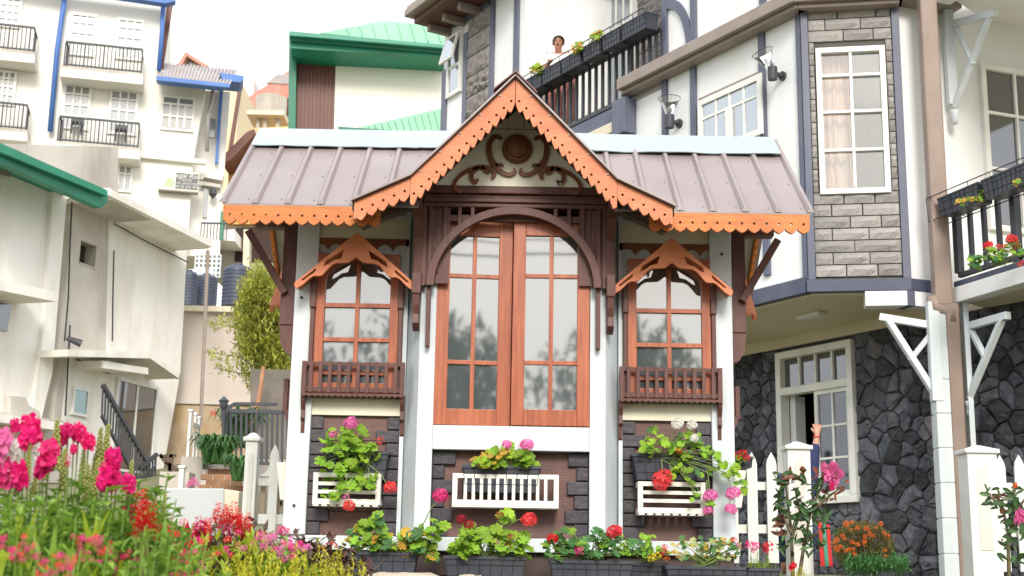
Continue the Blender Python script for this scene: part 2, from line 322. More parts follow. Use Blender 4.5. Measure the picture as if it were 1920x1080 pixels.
def bricks(parent, pl, s0, s1, z0, z1, holes, h, w, mat, j=.012, o=0., dep=.035, rough=.014, name='brick', seed=1, skew=0):
    rn = random.Random(seed); n = max(1, round((z1 - z0) / h)); h = (z1 - z0) / n; ang = pl.ang()
    # mesh local: x along, y = -out (front), z up
    sgn = 1 if (pl.w(0, 0, 1) - pl.w(0, 0, 0)).dot(Matrix.Rotation(ang, 3, 'Z') @ Vector((0, -1, 0))) > 0 else -1
    for i in range(n):
        zc = z0 + (i + .5) * h; x = s0; first = True
        while x < s1 - .02:
            ww = w * (.5 if (first and i % 2) else rn.choice((.85, 1, 1, 1.1)))
            first = False; xe = min(x + ww, s1)
            if s1 - xe < w * .3: xe = s1
            segs = [(x, xe)]
            for hh in holes:
                if hh[2] < zc < hh[3]:
                    ns = []
                    for a, b in segs:
                        if b <= hh[0] or a >= hh[1]: ns.append((a, b)); continue
                        if a < hh[0] - .03: ns.append((a, hh[0]))
                        if b > hh[1] + .03: ns.append((hh[1], b))
                    segs = ns
            for a, b in segs:
                L = round(max(b - a - j, .02), 2); key = (mat.name, L, round(h, 3), rn.randrange(3))
                if key not in BR:
                    mb = MB(); nx, nz = (4, 2) if name == 'brick' else (12, 6); hh_ = (h - j) / 2; g = []
                    for kz in range(nz + 1):
                        for kx in range(nx + 1):
                            ed = kz in (0, nz) or kx in (0, nx)
                            g.append(mb.a((-L / 2 + L * kx / nx, -sgn * (dep * .55 if ed else dep + rn.uniform(-rough, rough)), -hh_ + 2 * hh_ * kz / nz + (0 if ed else rn.uniform(-.01, .01)))))
                    for kz in range(nz):
                        for kx in range(nx):
                            q = kz * (nx + 1) + kx; mb.f.append([g[q], g[q + 1], g[q + nx + 2], g[q + nx + 1]])
                    c = [mb.a((x_, 0, z_)) for x_, z_ in ((-L / 2, -hh_), (L / 2, -hh_), (L / 2, hh_), (-L / 2, hh_))]
                    e = [g[0], g[nx], g[-1], g[-1 - nx]]
                    mb.f.append([c[1], c[2], e[2], e[1]]); mb.f.append([c[3], c[0], e[0], e[3]])
                    mb.f.append([c[0], c[1]] + g[nx::-1][:nx + 1]); mb.f.append([c[2], c[3]] + g[-1 - nx:])
                    BR[key] = mesh_of(name, mb, mat)
                inst(name, BR[key], parent, pl.w((a + b) / 2, zc, o), (0, 0, ang))
            x = xe
def stones(parent, pl, regions, holes, size, mat, seed=3, o=.0, name='stone'):
    rn = random.Random(seed)
    for (s0, s1, z0, z1) in regions:
        nx = max(1, round((s1 - s0) / size)); nz = max(1, round((z1 - z0) / (size * .78))); P = []
        for i in range(nz):
            for k in range(nx):
                if rn.random() < .20: continue
                P.append((s0 + (k + .5 + (.25 if i % 2 else -.25) + rn.uniform(-.33, .33)) * (s1 - s0) / nx, z0 + (i + .5 + rn.uniform(-.36, .36)) * (z1 - z0) / nz))
        for p in P:
            poly = [(s0, z0), (s1, z0), (s1, z1), (s0, z1)]
            for q in P:
                if q is p: continue
                dx, dz = q[0] - p[0], q[1] - p[1]; dd = math.hypot(dx, dz)
                if dd > size * 3.2: continue
                mx_, mz = (p[0] + q[0]) / 2 , (p[1] + q[1]) / 2; new = []
                for a, b in zip(poly, poly[1:] + poly[:1]):
                    fa = (a[0] - mx_) * dx + (a[1] - mz) * dz; fb = (b[0] - mx_) * dx + (b[1] - mz) * dz
                    if fa <= 0: new.append(a)
                    if fa * fb < 0: t = fa / (fa - fb); new.append((a[0] + t * (b[0] - a[0]), a[1] + t * (b[1] - a[1])))
                poly = new
                if len(poly) < 3: break
            if len(poly) < 3: continue
            c = (sum(a[0] for a in poly) / len(poly), sum(a[1] for a in poly) / len(poly))
            if any(h[0] - .02 < c[0] < h[1] + .02 and h[2] - .02 < c[1] < h[3] + .02 for h in holes): continue
            pp = []                          # subdivide edges for an uneven outline
            for a, b in zip(poly, poly[1:] + poly[:1]):
                pp.append(a)
                if math.hypot(a[0] - b[0], a[1] - b[1]) > size * .45: pp.append(((a[0] + b[0]) / 2 + rn.uniform(-1, 1) * size * .05, (a[1] + b[1]) / 2 + rn.uniform(-1, 1) * size * .05))
            def clampin(a):
                for h in holes:
                    if h[0] < a[0] < h[1] and h[2] < a[1] < h[3]:
                        d = [(a[0] - h[0], (h[0], a[1])), (h[1] - a[0], (h[1], a[1])), (a[1] - h[2], (a[0], h[2])), (h[3] - a[1], (a[0], h[3]))]
                        a = min(d)[1]
                return a
            pp = [clampin(a) for a in pp]
            mb = MB(); dp = rn.uniform(.025, .07)
            def ring(k, off, jit=0):
                r_ = []
                for a in pp:
                    dx, dz = a[0] - c[0], a[1] - c[1]; L = math.hypot(dx, dz) or 1; kk = max(0, 1 - k / L)
                    r_.append(mb.a(pl.w(c[0] + dx * kk, c[1] + dz * kk, o + off + rn.uniform(-jit, jit))))
                return r_
            a0, a1, a2 = ring(.005, 0), ring(.012, dp * .7, .006), ring(.045, dp, .016)
            cc = mb.a(pl.w(c[0], c[1], o + dp + rn.uniform(-.01, .015))); n = len(pp)
            for j in range(n):
                mb.f += [[a0[j], a0[(j + 1) % n], a1[(j + 1) % n], a1[j]], [a1[j], a1[(j + 1) % n], a2[(j + 1) % n], a2[j]], [a2[j], a2[(j + 1) % n], cc]]
            mk(name, mb, mat, parent)
# ---------------------------------------------------------------- the ground
def interp(t, tab):
    if t <= tab[0][0]: return tab[0][1]
    for (a, va), (b, vb) in zip(tab, tab[1:]):
        if t <= b: return va + (vb - va) * (t - a) / (b - a)
    return tab[-1][1]
TC = [(-60, -1.2), (0, 0), (1.5, .1), (3, .72), (5, .98), (7.4, 1.2), (8.7, 1.22), (11, 1.38), (16, 1.42), (40, 1.6), (90, 2), (2500, 60)]
TL = [(-60, -1.2), (0, 0), (1.5, .1), (3, .80), (5, 1.02), (7.4, 1.2), (8.7, 1.22), (12, 1.5), (20, 2.4), (29, 3.2), (48, 6.5), (60, 9), (90, 15), (300, 45), (2500, 160)]
def gz(x, y):
    t = min(1, max(0, (1.5 - x) / 3.2)); t = t * t * (3 - 2 * t)
    return interp(y, TL) * t + interp(y, TC) * (1 - t)
g = MB(); xs = [-2500, -900, -300, -120, -60] + [-40 + i for i in range(0, 34)] + [-6 + .25 * i for i in range(0, 57)] + [9 + i for i in range(0, 30)] + [60, 120, 300, 900, 2500]
ys = [-2500, -800, -300, -100, -60, -30, -15, -6, 0] + [.25 * i for i in range(1, 64)] + [16 + i for i in range(0, 30)] + [50, 60, 75, 90, 140, 300, 900, 2500]
rg = random.Random(5)
for y in ys:
    for x in xs:
        g.a((x, y, gz(x, y) + (rg.uniform(-.015, .015) if 1 < y < 14 and abs(x) < 8 else 0)))
nx = len(xs)
for j in range(len(ys) - 1):
    for i in range(nx - 1): g.f.append([j * nx + i, j * nx + i + 1, (j + 1) * nx + i + 1, (j + 1) * nx + i])
struct('ground', g, groundm, smooth=True)
# flower bed soil laid over the slope in front of the kiosk
g = MB(); n = 30
for j in range(n + 1):
    for i in range(n + 1):
        x = -3.4 + 7 * i / n; y = 2.2 + 5.3 * j / n; e = .05 * min(1, min(i, n - i, j, n - j) / 2)
        g.a((x, y, gz(x, y) - .01 + e + rg.uniform(-.015, .02) * (e > 0)))
for j in range(n):
    for i in range(n): g.f.append([j * (n + 1) + i, j * (n + 1) + i + 1, (j + 1) * (n + 1) + i + 1, (j + 1) * (n + 1) + i])
struct('flower_bed_soil', g, soil, smooth=True)
g = MB(); p = Vector((2.0, 9.35, 1.3))
kerb = thing('stone_kerb', 'low kerb of tan stone blocks at the foot of the orange-flowered bush', 'kerb', (3.2, 9.3, 1.2))
for i in range(6): mk('kerb_stone', MB().box(2.15 + i * .42, 2.56 + i * .42, 9.2, 9.42, 1.15, 1.335 + .004 * (i % 3)), stonek, kerb, bev=.015)

# ---------------------------------------------------------------- the kiosk
KZ = 1.22
K = thing('kiosk', 'small ornate timber kiosk with orange fretwork gable and brown metal roof in the middle', 'kiosk', (0, 8.9, KZ))
FY, CY = 8.3, 8.15
def loc(u, v, Y): p = at(u, v, Y); return (p.x, p.z)
# plinth
mk('base_beam', MB().box(-1.40, 1.42, FY - .02, 9.5, 1.47, 1.555).box(-.60, .62, CY - .03, FY - .02, 1.47, 1.552), kwhite, K, bev=.004)
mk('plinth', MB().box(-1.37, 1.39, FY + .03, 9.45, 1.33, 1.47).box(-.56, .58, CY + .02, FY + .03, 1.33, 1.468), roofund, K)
for x in (-1.2, -.45, .45, 1.2):
    for y in (FY + .15, 9.3): mk('support_block', MB().box(x - .1, x + .1, y - .1, y + .1, 1.15, 1.33), conc, K, bev=.01)
# core walls
c = MB(); c.box(-1.30, 1.32, FY + .06, 9.42, 1.56, 3.6)
mk('wall', c, cream, K)
rf_z = lambda y: 3.50 + (y - 7.75) * .78
c = MB()
for sx in (-1, 1):
    c.hexa([(sx * 1.30 + .01, FY + .06, 3.6), (sx * 1.27 + .01, FY + .06, 3.6), (sx * 1.27 + .01, 9.42, 3.6), (sx * 1.30 + .01, 9.42, 3.6), (sx * 1.30 + .01, FY + .06, 3.86), (sx * 1.27 + .01, FY + .06, 3.86), (sx * 1.27 + .01, 9.42, 3.68), (sx * 1.30 + .01, 9.42, 3.68)])
mk('gable_end_wall', c, cream, K)
for m in (-1, 1):
    o = .01
    mk('corner_post', MB().box(o + m * 1.245, o + m * 1.385, FY - .04, FY + .10, 1.556, 3.60), kwhite, K, bev=.005)
    mk('corner_post', MB().box(o + m * 1.27, o + m * 1.385, 9.34, 9.46, 1.556, 3.60), kwhite, K, bev=.005)
    # splayed face between side bay and centre bay
    a = (o + m * .665, FY + .02); b = (o + m * .578, CY)
    c = MB(); c.plate([[(a[0], a[1]), (b[0], b[1]), (o + m * .48, CY + .03), (o + m * .48, FY + .05)]], 1.556, 3.60, lambda x, y, z: (x, z, y))
    mk('splayed_post', c, kwhite, K)
    mk('front_post', MB().box(o + m * .478, o + m * .577, CY - .025, CY + .09, 1.556, 3.60), kwhite, K, bev=.004)
    mk('inner_post', MB().box(o + m * .667, o + m * .692, FY - .03, FY + .06, 1.556, 3.6), kwhite, K)
# centre wall behind the leaves
mk('dark_recess', MB().box(-.46, .48, CY + .10, CY + .13, 2.2, 3.62), darkin, K)
mk('sill_beam', MB().box(-.468, .488, CY - .035, CY + .08, 2.075, 2.222), kwhite, K, bev=.004)
# screw heads
for x, z in ((-1.33, 3.03), (-1.31, 1.73), (1.335, 3.36), (-.53, 2.9)): mk('screw_head', MB().tube([(x, FY - .05, z), (x, FY - .035, z)], .009, 8), wire, K)

# --- lower brown panels, with charcoal quoins
def board_panel(x0, x1, y, z0, z1, nb, vertical=False):
    if vertical:
        w = (x1 - x0) / nb
        for i in range(nb): mk('board', MB().box(x0 + i * w, x0 + (i + 1) * w - .0035, y, y + .03, z0, z1), panelb, K)
    else:
        w = (z1 - z0) / nb
        for i in range(nb): mk('board', MB().box(x0, x1, y + .001 * (i % 2), y + .03, z0 + i * w, z0 + (i + 1) * w - .004), panelb, K)
def quoins(x0, m, y, z0, z1, n, rn):
    h = (z1 - z0) / n
    for i in range(n):
        w = (.135 if i % 2 else .085) + rn.uniform(-.012, .014)
        xa, xb = (x0, x0 + w) if m > 0 else (x0 - w, x0)
        if rn.random() < .0: continue
        mk('quoin_block', MB().box(xa, xb, y - .022 - rn.uniform(0, .008), y, z0 + i * h + .004, z0 + (i + 1) * h - .002), quoinm, K, bev=.006)
rn = random.Random(11)
for m in (-1, 1):
    x0, x1 = (-1.238, -.682) if m < 0 else (.702, 1.258)
    board_panel(x0, x1, FY + .02, 1.556, 2.288, 5)
    quoins(x0, 1, FY + .018, 1.556, 2.285, 9, rn); quoins(x1, -1, FY + .018, 1.556, 2.285, 9, rn)
    mk('shelf_board', MB().box(x0, x1, FY - .01, FY + .04, 2.292, 2.40), cream, K, bev=.003)
board_panel(-.466, .486, CY + .05, 1.556, 2.072, 9, True)
mk('board', MB().box(-.466, .486, CY + .053, CY + .06, 1.556, 2.072), panelb, K)
quoins(-.466, 1, CY + .048, 1.556, 2.07, 6, rn); quoins(.486, -1, CY + .048, 1.556, 2.07, 6, rn)

# --- arch splines and fret pieces
def barge_loops(A, B, v0, w, p, hr, tooth=.03, holes=True, cutn=12):
    ax, az = A; bx, bz = B; L = math.hypot(bx - ax, bz - az); n = max(1, round(L / p))
    P = lambda t, v: (ax + (bx - ax) * t, az + (bz - az) * t - v)
    out = [P(0, v0), P(1, v0)]
    for i in range(n - 1, -1, -1):
        t0, t1 = i / n, (i + 1) / n; d = t1 - t0
        out += [P(t1, w - tooth), P(t1 - d * .10, w - tooth * .55), P(t1 - d * .40, w - tooth * .08), P(t1 - d * .5, w), P(t0 + d * .40, w - tooth * .08), P(t0 + d * .10, w - tooth * .55)]
    out.append(P(0, w - tooth)); loops = [out]
    if holes:
        for i in range(n):
            c = P((i + .5) / n, w - tooth - .028); loops.append([(c[0] + hr * math.cos(k * math.pi / 4), c[1] - hr * math.sin(k * math.pi / 4)) for k in range(8)])
    return loops
def ribbon(pts, wid, cap0=True, cap1=True, sub=5):
    # smooth closed outline around a centre line with varying width
    P = []; n = len(pts)
    for i in range(n - 1):
        p0, p1, p2, p3 = (Vector(pts[max(0, min(n - 1, k))]) for k in (i - 1, i, i + 1, i + 2))
        for k in range(sub):
            t = k / sub; q = .5 * ((2 * p1) + (p2 - p0) * t + (2 * p0 - 5 * p1 + 4 * p2 - p3) * t * t + (3 * p1 - p0 - 3 * p2 + p3) * t ** 3)
            P.append((q, wid[i] + (wid[i + 1] - wid[i]) * t))
    P.append((Vector(pts[-1]), wid[-1])); l, r = [], []
    for i, (q, w) in enumerate(P):
        d = (P[min(i + 1, len(P) - 1)][0] - P[max(i - 1, 0)][0]).normalized(); nn = Vector((-d.y, d.x)) * w / 2
        l.append(tuple(q + nn)); r.append(tuple(q - nn))
    def capp(q, w, d): 
        a = math.atan2(d.y, d.x); return [(q.x + math.cos(a + math.pi / 2 - t) * w / 2, q.y + math.sin(a + math.pi / 2 - t) * w / 2) for t in (math.pi / 4, math.pi / 2, 3 * math.pi / 4)]
    e = capp(P[-1][0], P[-1][1], P[-1][0] - P[-2][0]) if cap1 else []; s_ = capp(P[0][0], P[0][1], P[0][0] - P[1][0]) if cap0 else []
    return l + e + r[::-1] + s_

# --- main roof: two slopes of metal trays between raised seams
RW, EY, RY, EZ0 = 1.775, 7.75, 8.75, 3.500
RZ = EZ0 + .78 * (RY - EY); BY = 9.98; BZ = RZ - .78 * (BY - RY)
npan = 18
def kink(x):                              # height of the centre gable's roof top at x
    ax = abs(x - .0)
    return 4.285 - ax * 1.04 if ax < .61 else 3.65 - (ax - .61) * .47
for side, (ya, za, yb, zb) in enumerate(((EY, EZ0, RY, RZ), (BY, BZ, RY, RZ))):
    for i in range(npan):
        x0 = -RW + .02 + i * (2 * RW - .0) / npan; x1 = x0 + 2 * RW / npan - .002
        y_, z_ = (8.24, rf_z(8.24)) if side == 0 and max(abs(x0), abs(x1)) < .66 else (ya, za)
        c = MB(); c.hexa([(x0, y_, z_ - .012), (x1, y_, z_ - .012), (x1, yb, zb - .012), (x0, yb, zb - .012), (x0, y_, z_), (x1, y_, z_), (x1, yb, zb), (x0, yb, zb)])
        mk('roof_tray', c, roofm, K)
    for i in range(npan + 1):
        x = -RW + .02 + i * 2 * RW / npan; c = MB(); s = .023; t = .010; h = .026
        if side == 0 and abs(x) < .6: continue
        pr = [(x - s, 0), (x + s, 0), (x + t, h), (x - t, h)]
        c.hexa([(pr[0][0], ya - .006, za + .0005), (pr[1][0], ya - .006, za + .0005), (pr[1][0], yb, zb + .0005), (pr[0][0], yb, zb + .0005), (pr[3][0], ya - .006, za + h), (pr[2][0], ya - .006, za + h), (pr[2][0], yb, zb + h), (pr[3][0], yb, zb + h)])
        mk('roof_seam', c, roofm, K)
    for xa, xb in (((-RW + .05, -.64), (.66, RW - .03)) if side == 0 else ((-RW + .05, RW - .03),)):
        yq = ya + (.045 if side == 0 else -.01); zq = za + .78 * .045 * (side == 0)
        c = MB(); c.hexa([(xa, yq, zq - .05), (xb, yq, zq - .05), (xb, yb, zb - .05), (xa, yb, zb - .05), (xa, yq, zq - .03), (xb, yq, zq - .03), (xb, yb, zb - .03), (xa, yb, zb - .03)])
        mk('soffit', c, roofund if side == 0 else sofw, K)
# white ridge flashing, its lower edge slightly wavy
c = MB(); nn = 48; yb_ = 8.50
for i in range(nn + 1):
    x = -1.76 + 3.54 * i / nn; wv = .006 * math.sin(i * 1.7) + (.012 * math.sin(i * .78) if x > .4 else 0)
    for (y, z) in ((yb_ + wv, rf_z(yb_) + .034), (RY, RZ + .042), (9.0, RZ - .15)): c.a((x, y, z)); 
for i in range(nn):
    for k in range(2): q = i * 3 + k; c.f.append([q, q + 3, q + 4, q + 1])
for seg, (k0, k1) in enumerate(((0, 15), (15, 31), (31, 48))):
    c2 = MB(); 
    for i in range(k0, k1 + 1):
        for k in range(3):
            p = c.v[i * 3 + k]; c2.a((p[0] + (.012 if i == k1 and seg < 2 else 0), p[1], p[2] + .004 * (seg % 2)))
    for i in range(k1 - k0):
        for k in range(2): q = i * 3 + k; c2.f.append([q, q + 3, q + 4, q + 1])
    o = mk('ridge_flashing', c2, capm, K, recalc=False); sm = o.modifiers.new('solid', 'SOLIDIFY'); sm.thickness = .006
sc_ = MB()
for i in range(npan):
    for yy in (7.80, 8.12, 8.44):
        x = -RW + .02 + (i + .5) * 2 * RW / npan + .05
        if abs(x) > .75 or yy > 8.4: sc_.lathe([(.0045, 0), (.0045, .003), (.001, .005)], (x, yy, rf_z(yy) + .001), 6)
mk('roof_screws', sc_, taupe, K, kind='stuff')
# eaves boards with hanging teeth
for m in (-1, 1):
    A, B = ((-1.74, 3.487), (-.80, 3.487)) if m < 0 else ((.82, 3.487), (1.785, 3.487))
    mk('fretted_eaves_board', MB().plate(barge_loops(A, B, 0, .118, .0725, .0085), EY - .002, EY + .023), orange_dk, K)
    for ya, yb2, za, zb2 in ((EY + .02, RY, EZ0 - .02, RZ - .02), (BY, RY, BZ - .02, RZ - .02)):
        c = MB(); X = m * (RW - .035); c.plate(barge_loops((ya, za), (yb2, zb2), 0, .11, .0725, .0085, holes=False), X + .01, X + m * .022 + .01, lambda x, y, z: (y, x, z)); mk('fretted_rake_board', c, orange_dk, K)
    # eaves posts and struts at the side
    X = m * 1.43 + .01
    mk('side_post', MB().box(X - .05, X + .05, FY - .01, FY + .10, 2.86, 3.50), brown, K, bev=.004)
    mk('side_post_foot', MB().plate([[(-.05 * m, 2.86), (.05 * m, 2.86), (.035 * m, 2.74), (.0, 2.68), (-.05 * m, 2.66)]], FY, FY + .09, lambda x, y, z: (x + X, y, z)), brown, K)
    mk('eaves_strut', MB().bar((X + m * .02, FY - .02, 3.06), (m * 1.69, FY - .06, 3.455), .045, .065, (0, 1, 0)), brown, K, bev=.004)
    mk('side_beam', MB().box(X - .05, X + m * .24 if m > 0 else X + .05, FY - .0, FY + .09, 3.50, 3.565) if m > 0 else MB().box(X - .24, X + .05, FY, FY + .09, 3.50, 3.565), brown, K)
# --- centre gable roof
GY = 7.60
for m in (-1, 1):
    pts = [(0, 4.285), (m * .61, 3.65), (m * .955, 3.487)]
    for k, (a, b) in enumerate(zip(pts, pts[1:])):
        c = MB(); y1 = 8.75 if k == 0 else 8.25
        c.hexa([(a[0], GY - .045, a[1] - .014), (b[0], GY - .045, b[1] - .014), (b[0], y1, b[1] - .014), (a[0], y1, a[1] - .014), (a[0], GY - .045, a[1]), (b[0], GY - .045, b[1]), (b[0], y1, b[1]), (a[0], y1, a[1])])
        mk('gable_roof_sheet', c, roofm, K)
        c = MB(); c.hexa([(a[0], GY + .02, a[1] - .05), (b[0], GY + .02, b[1] - .05), (b[0], y1 - .2, b[1] - .05), (a[0], y1 - .2, a[1] - .05), (a[0], GY + .02, a[1] - .02), (b[0], GY + .02, b[1] - .02), (b[0], y1 - .2, b[1] - .02), (a[0], y1 - .2, a[1] - .02)])
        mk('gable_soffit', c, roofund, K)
    mk('fretted_bargeboard', MB().plate(barge_loops((m * .002, 4.262), (m * .612, 3.628), 0, .190, .064, .0085, .042), GY - .012, GY + .014), orange, K)
    mk('fretted_bargeboard', MB().plate(barge_loops((m * .614, 3.626), (m * .925, 3.480), -.0, .130, .066, .0085, .036), GY - .01, GY + .014), orange, K)
    # return end of the bargeboard, running back to the eaves
    mk('bargeboard_return', MB().plate([[(GY - .012, 3.475), (EY + .04, 3.475), (EY + .04, 3.40), (GY + .02, 3.355), (GY - .012, 3.37)]], m * .925, m * .94, lambda x, y, z: (y, x, z)), orange, K)
    mk('ridge_cap', MB().hexa([(0, GY - .06, 4.288), (m * .13, GY - .06, 4.153 + (.02 if m < 0 else .004)), (m * .13, 8.7, 4.153 + .006), (0, 8.7, 4.288), (0, GY - .06, 4.298), (m * .13, GY - .06, 4.163 + (.02 if m < 0 else .004)), (m * .13, 8.7, 4.163 + .006), (0, 8.7, 4.298)]), redcap, K)
    for k in range(5):
        t = .12 + k * .19; mk('screw_head', MB().tube([(m * .61 * t + m * .02, GY - .02, 4.262 - .634 * t - .035), (m * .61 * t + m * .02, GY - .010, 4.262 - .634 * t - .035)], .0055, 6), capm, K)
# pediment with carved ornament
PY = 8.045
mk('pediment', MB().plate([[(-.56, 3.722), (.58, 3.722), (.0 + .01, 4.225)]], PY, PY + .03), pedc, K)
mk('pediment_joint', MB().box(-.13, .15, PY - .0025, PY, 4.098, 4.101).box(-.045, -.042, PY - .0025, PY, 4.101, 4.18).box(.058, .061, PY - .0025, PY, 4.101, 4.18), roofund, K)
def ped(cx, cz): p = at(640 + cx / 3, 140 + cz / 3, PY - .03); return (p.x, p.z)
mc = ped(990, 413)
mk('medallion', MB(lambda x, y, z: (mc[0] + x, PY - z, mc[1] + y)).lathe([(.001, .050), (.060, .046), (.066, .038), (.072, .046), (.084, .044), (.094, .030), (.096, 0)], (0, 0, 0), 28), scroll, K, smooth=False)
SC = [([(898, 352), (868, 343), (838, 372), (832, 420), (842, 470), (872, 512), (905, 545), (945, 558), (975, 545), (972, 527)], [18, 25, 27, 30, 31, 32, 24, 22, 21, 12]),
      ([(664, 652), (640, 632), (640, 598), (672, 560), (720, 532), (775, 516), (832, 522), (862, 548), (852, 572)], [24, 22, 18, 18, 22, 25, 30, 24, 20]),
      ([(768, 522), (738, 545), (733, 578), (750, 600), (766, 588)], [24, 22, 20, 24, 14]), ([(795, 518), (812, 540), (828, 552)], [22, 18, 6]), ([(872, 505), (898, 500), (912, 508)], [18, 14, 6])]
for side in (0, 1):
    for pts, wd in SC:
        q = [ped(*p) for p in pts]
        if side: q = [(2 * mc[0] + .008 - p[0], p[1]) for p in q]
        mk('carved_scroll', MB().plate([ribbon(q, [w_ * .00112 for w_ in wd])], PY - .022, PY + .0), scroll, K, bev=.003)
# beam over the window and its brown surround
for i, (z0, z1, y) in enumerate(((3.672, 3.722, 8.035), (3.648, 3.672, 8.06), (3.617, 3.648, 8.045), (3.588, 3.617, 8.06))):
    mk('lintel_moulding', MB().box(-.566, .588, y, CY + .05, z0, z1), brown, K, bev=.006)
for m in (-1, 1):
    o = .01
    mk('side_panel', MB().box(o + m * .405, o + m * .575, CY - .062, CY - .040, 3.10, 3.588) , brown, K)
    mk('long_batten', MB().box(o + m * .512, o + m * .538, CY - .085, CY - .03, 2.70, 3.588), brown, K, bev=.003)
    mk('panel_trim', MB().box(o + m * .55, o + m * .575, CY - .085, CY - .062, 3.08, 3.588), brown, K)
    mk('panel_trim', MB().box(o + m * .468, o + m * .478, CY - .070, CY - .062, 3.17, 3.588), brown, K)
    # tall eaves bracket and its carved foot
    X = o + m * .60
    mk('eaves_bracket', MB().plate([[(8.12, 3.60), (7.80, 3.60), (7.80, 3.56), (7.97, 3.50), (8.05, 3.38), (8.075, 3.13), (8.12, 3.13)]], X - .026, X + .026, lambda x, y, z: (y, x, z)), brown, K, bev=.003)
    mk('bracket_block', MB().box(X - .028, X + .028, 8.02, 8.13, 3.02, 3.16), brown, K, bev=.006)
    mk('bracket_foot', MB().plate([[(8.13, 3.02), (8.03, 3.02), (8.04, 2.95), (8.06, 2.9), (8.05, 2.84), (8.09, 2.81), (8.13, 2.80)]], X - .02, X + .02, lambda x, y, z: (y, x, z)), brown, K, bev=.003)
for x in (-.425, -.335, -.255, .265, .350, .435):
    zb = 3.07 + .49 * math.sqrt(max(0, 1 - ((x - .01) / .52) ** 2))
    mk('screen_slat', MB().box(x - .012, x + .012, CY - .085, CY - .058, zb + .0, 3.588), brown, K, bev=.002)
mk('screen_rail', MB().box(-.405, .425, CY - .058, CY - .045, 3.505, 3.545), brown, K)
ao = [( .01 + .541 * math.cos(t), 3.075 + .512 * math.sin(t)) for t in [math.pi * k / 30 for k in range(31)]]
ai = [( .01 + .493 * math.cos(t), 3.075 + .462 * math.sin(t)) for t in [math.pi * k / 30 for k in range(31)]]
mk('arch', MB().plate([ao + ai[::-1]], CY - .125, CY - .087), brown, K, bev=.006)
# window leaves
def leaf_window(parent, x0, x1, z0, z1, st, rows, yc, hinge=None, ang=0, bl=.10, tp=.095, dx=0):
    def xf(x, y, z):
        if hinge is not None: a = ang; rx = x - hinge; x = hinge + rx * math.cos(a) - y * math.sin(a); y = rx * math.sin(a) + y * math.cos(a)
        return (x, yc + y, z)
    c = MB(xf); c.box(x0, x0 + st, -.02, .022, z0, z1).box(x1 - st, x1, -.02, .022, z0, z1).box(x0 + st, x1 - st, -.018, .020, z0, z0 + bl).box(x0 + st, x1 - st, -.018, .020, z1 - tp, z1)
    lf = mk('window_leaf', c, leafwood, parent, bev=.003)
    H = z1 - tp - z0 - bl; z = z1 - tp; xm = (x0 + x1) / 2; b = .013
    mk('glazing_bar', MB(xf).box(xm - b, xm + b, -.012, .012, z0 + bl, z1 - tp), leafwood, lf, bev=.002)
    for i, fr in enumerate(rows):
        zb = z - H * fr
        if i < len(rows) - 1: mk('glazing_bar', MB(xf).box(x0 + st, x1 - st, -.013, .013, zb - b, zb + b), leafwood, lf, bev=.002)
        for (a_, b_) in ((x0 + st, xm - b), (xm + b, x1 - st)): mk('pane', MB(xf).box(a_, b_, .0, .004, zb + (b if i < len(rows) - 1 else 0), z - (b if i else 0)), glass, lf)
        z = zb
    return lf
leaf_window(K, -.476, .002, 2.228, 3.52, .085, (.235, .50, .265), CY + .005, -.476, R(5.0))
leaf_window(K, .006, .486, 2.228, 3.52, .078, (.235, .50, .265), CY - .012)

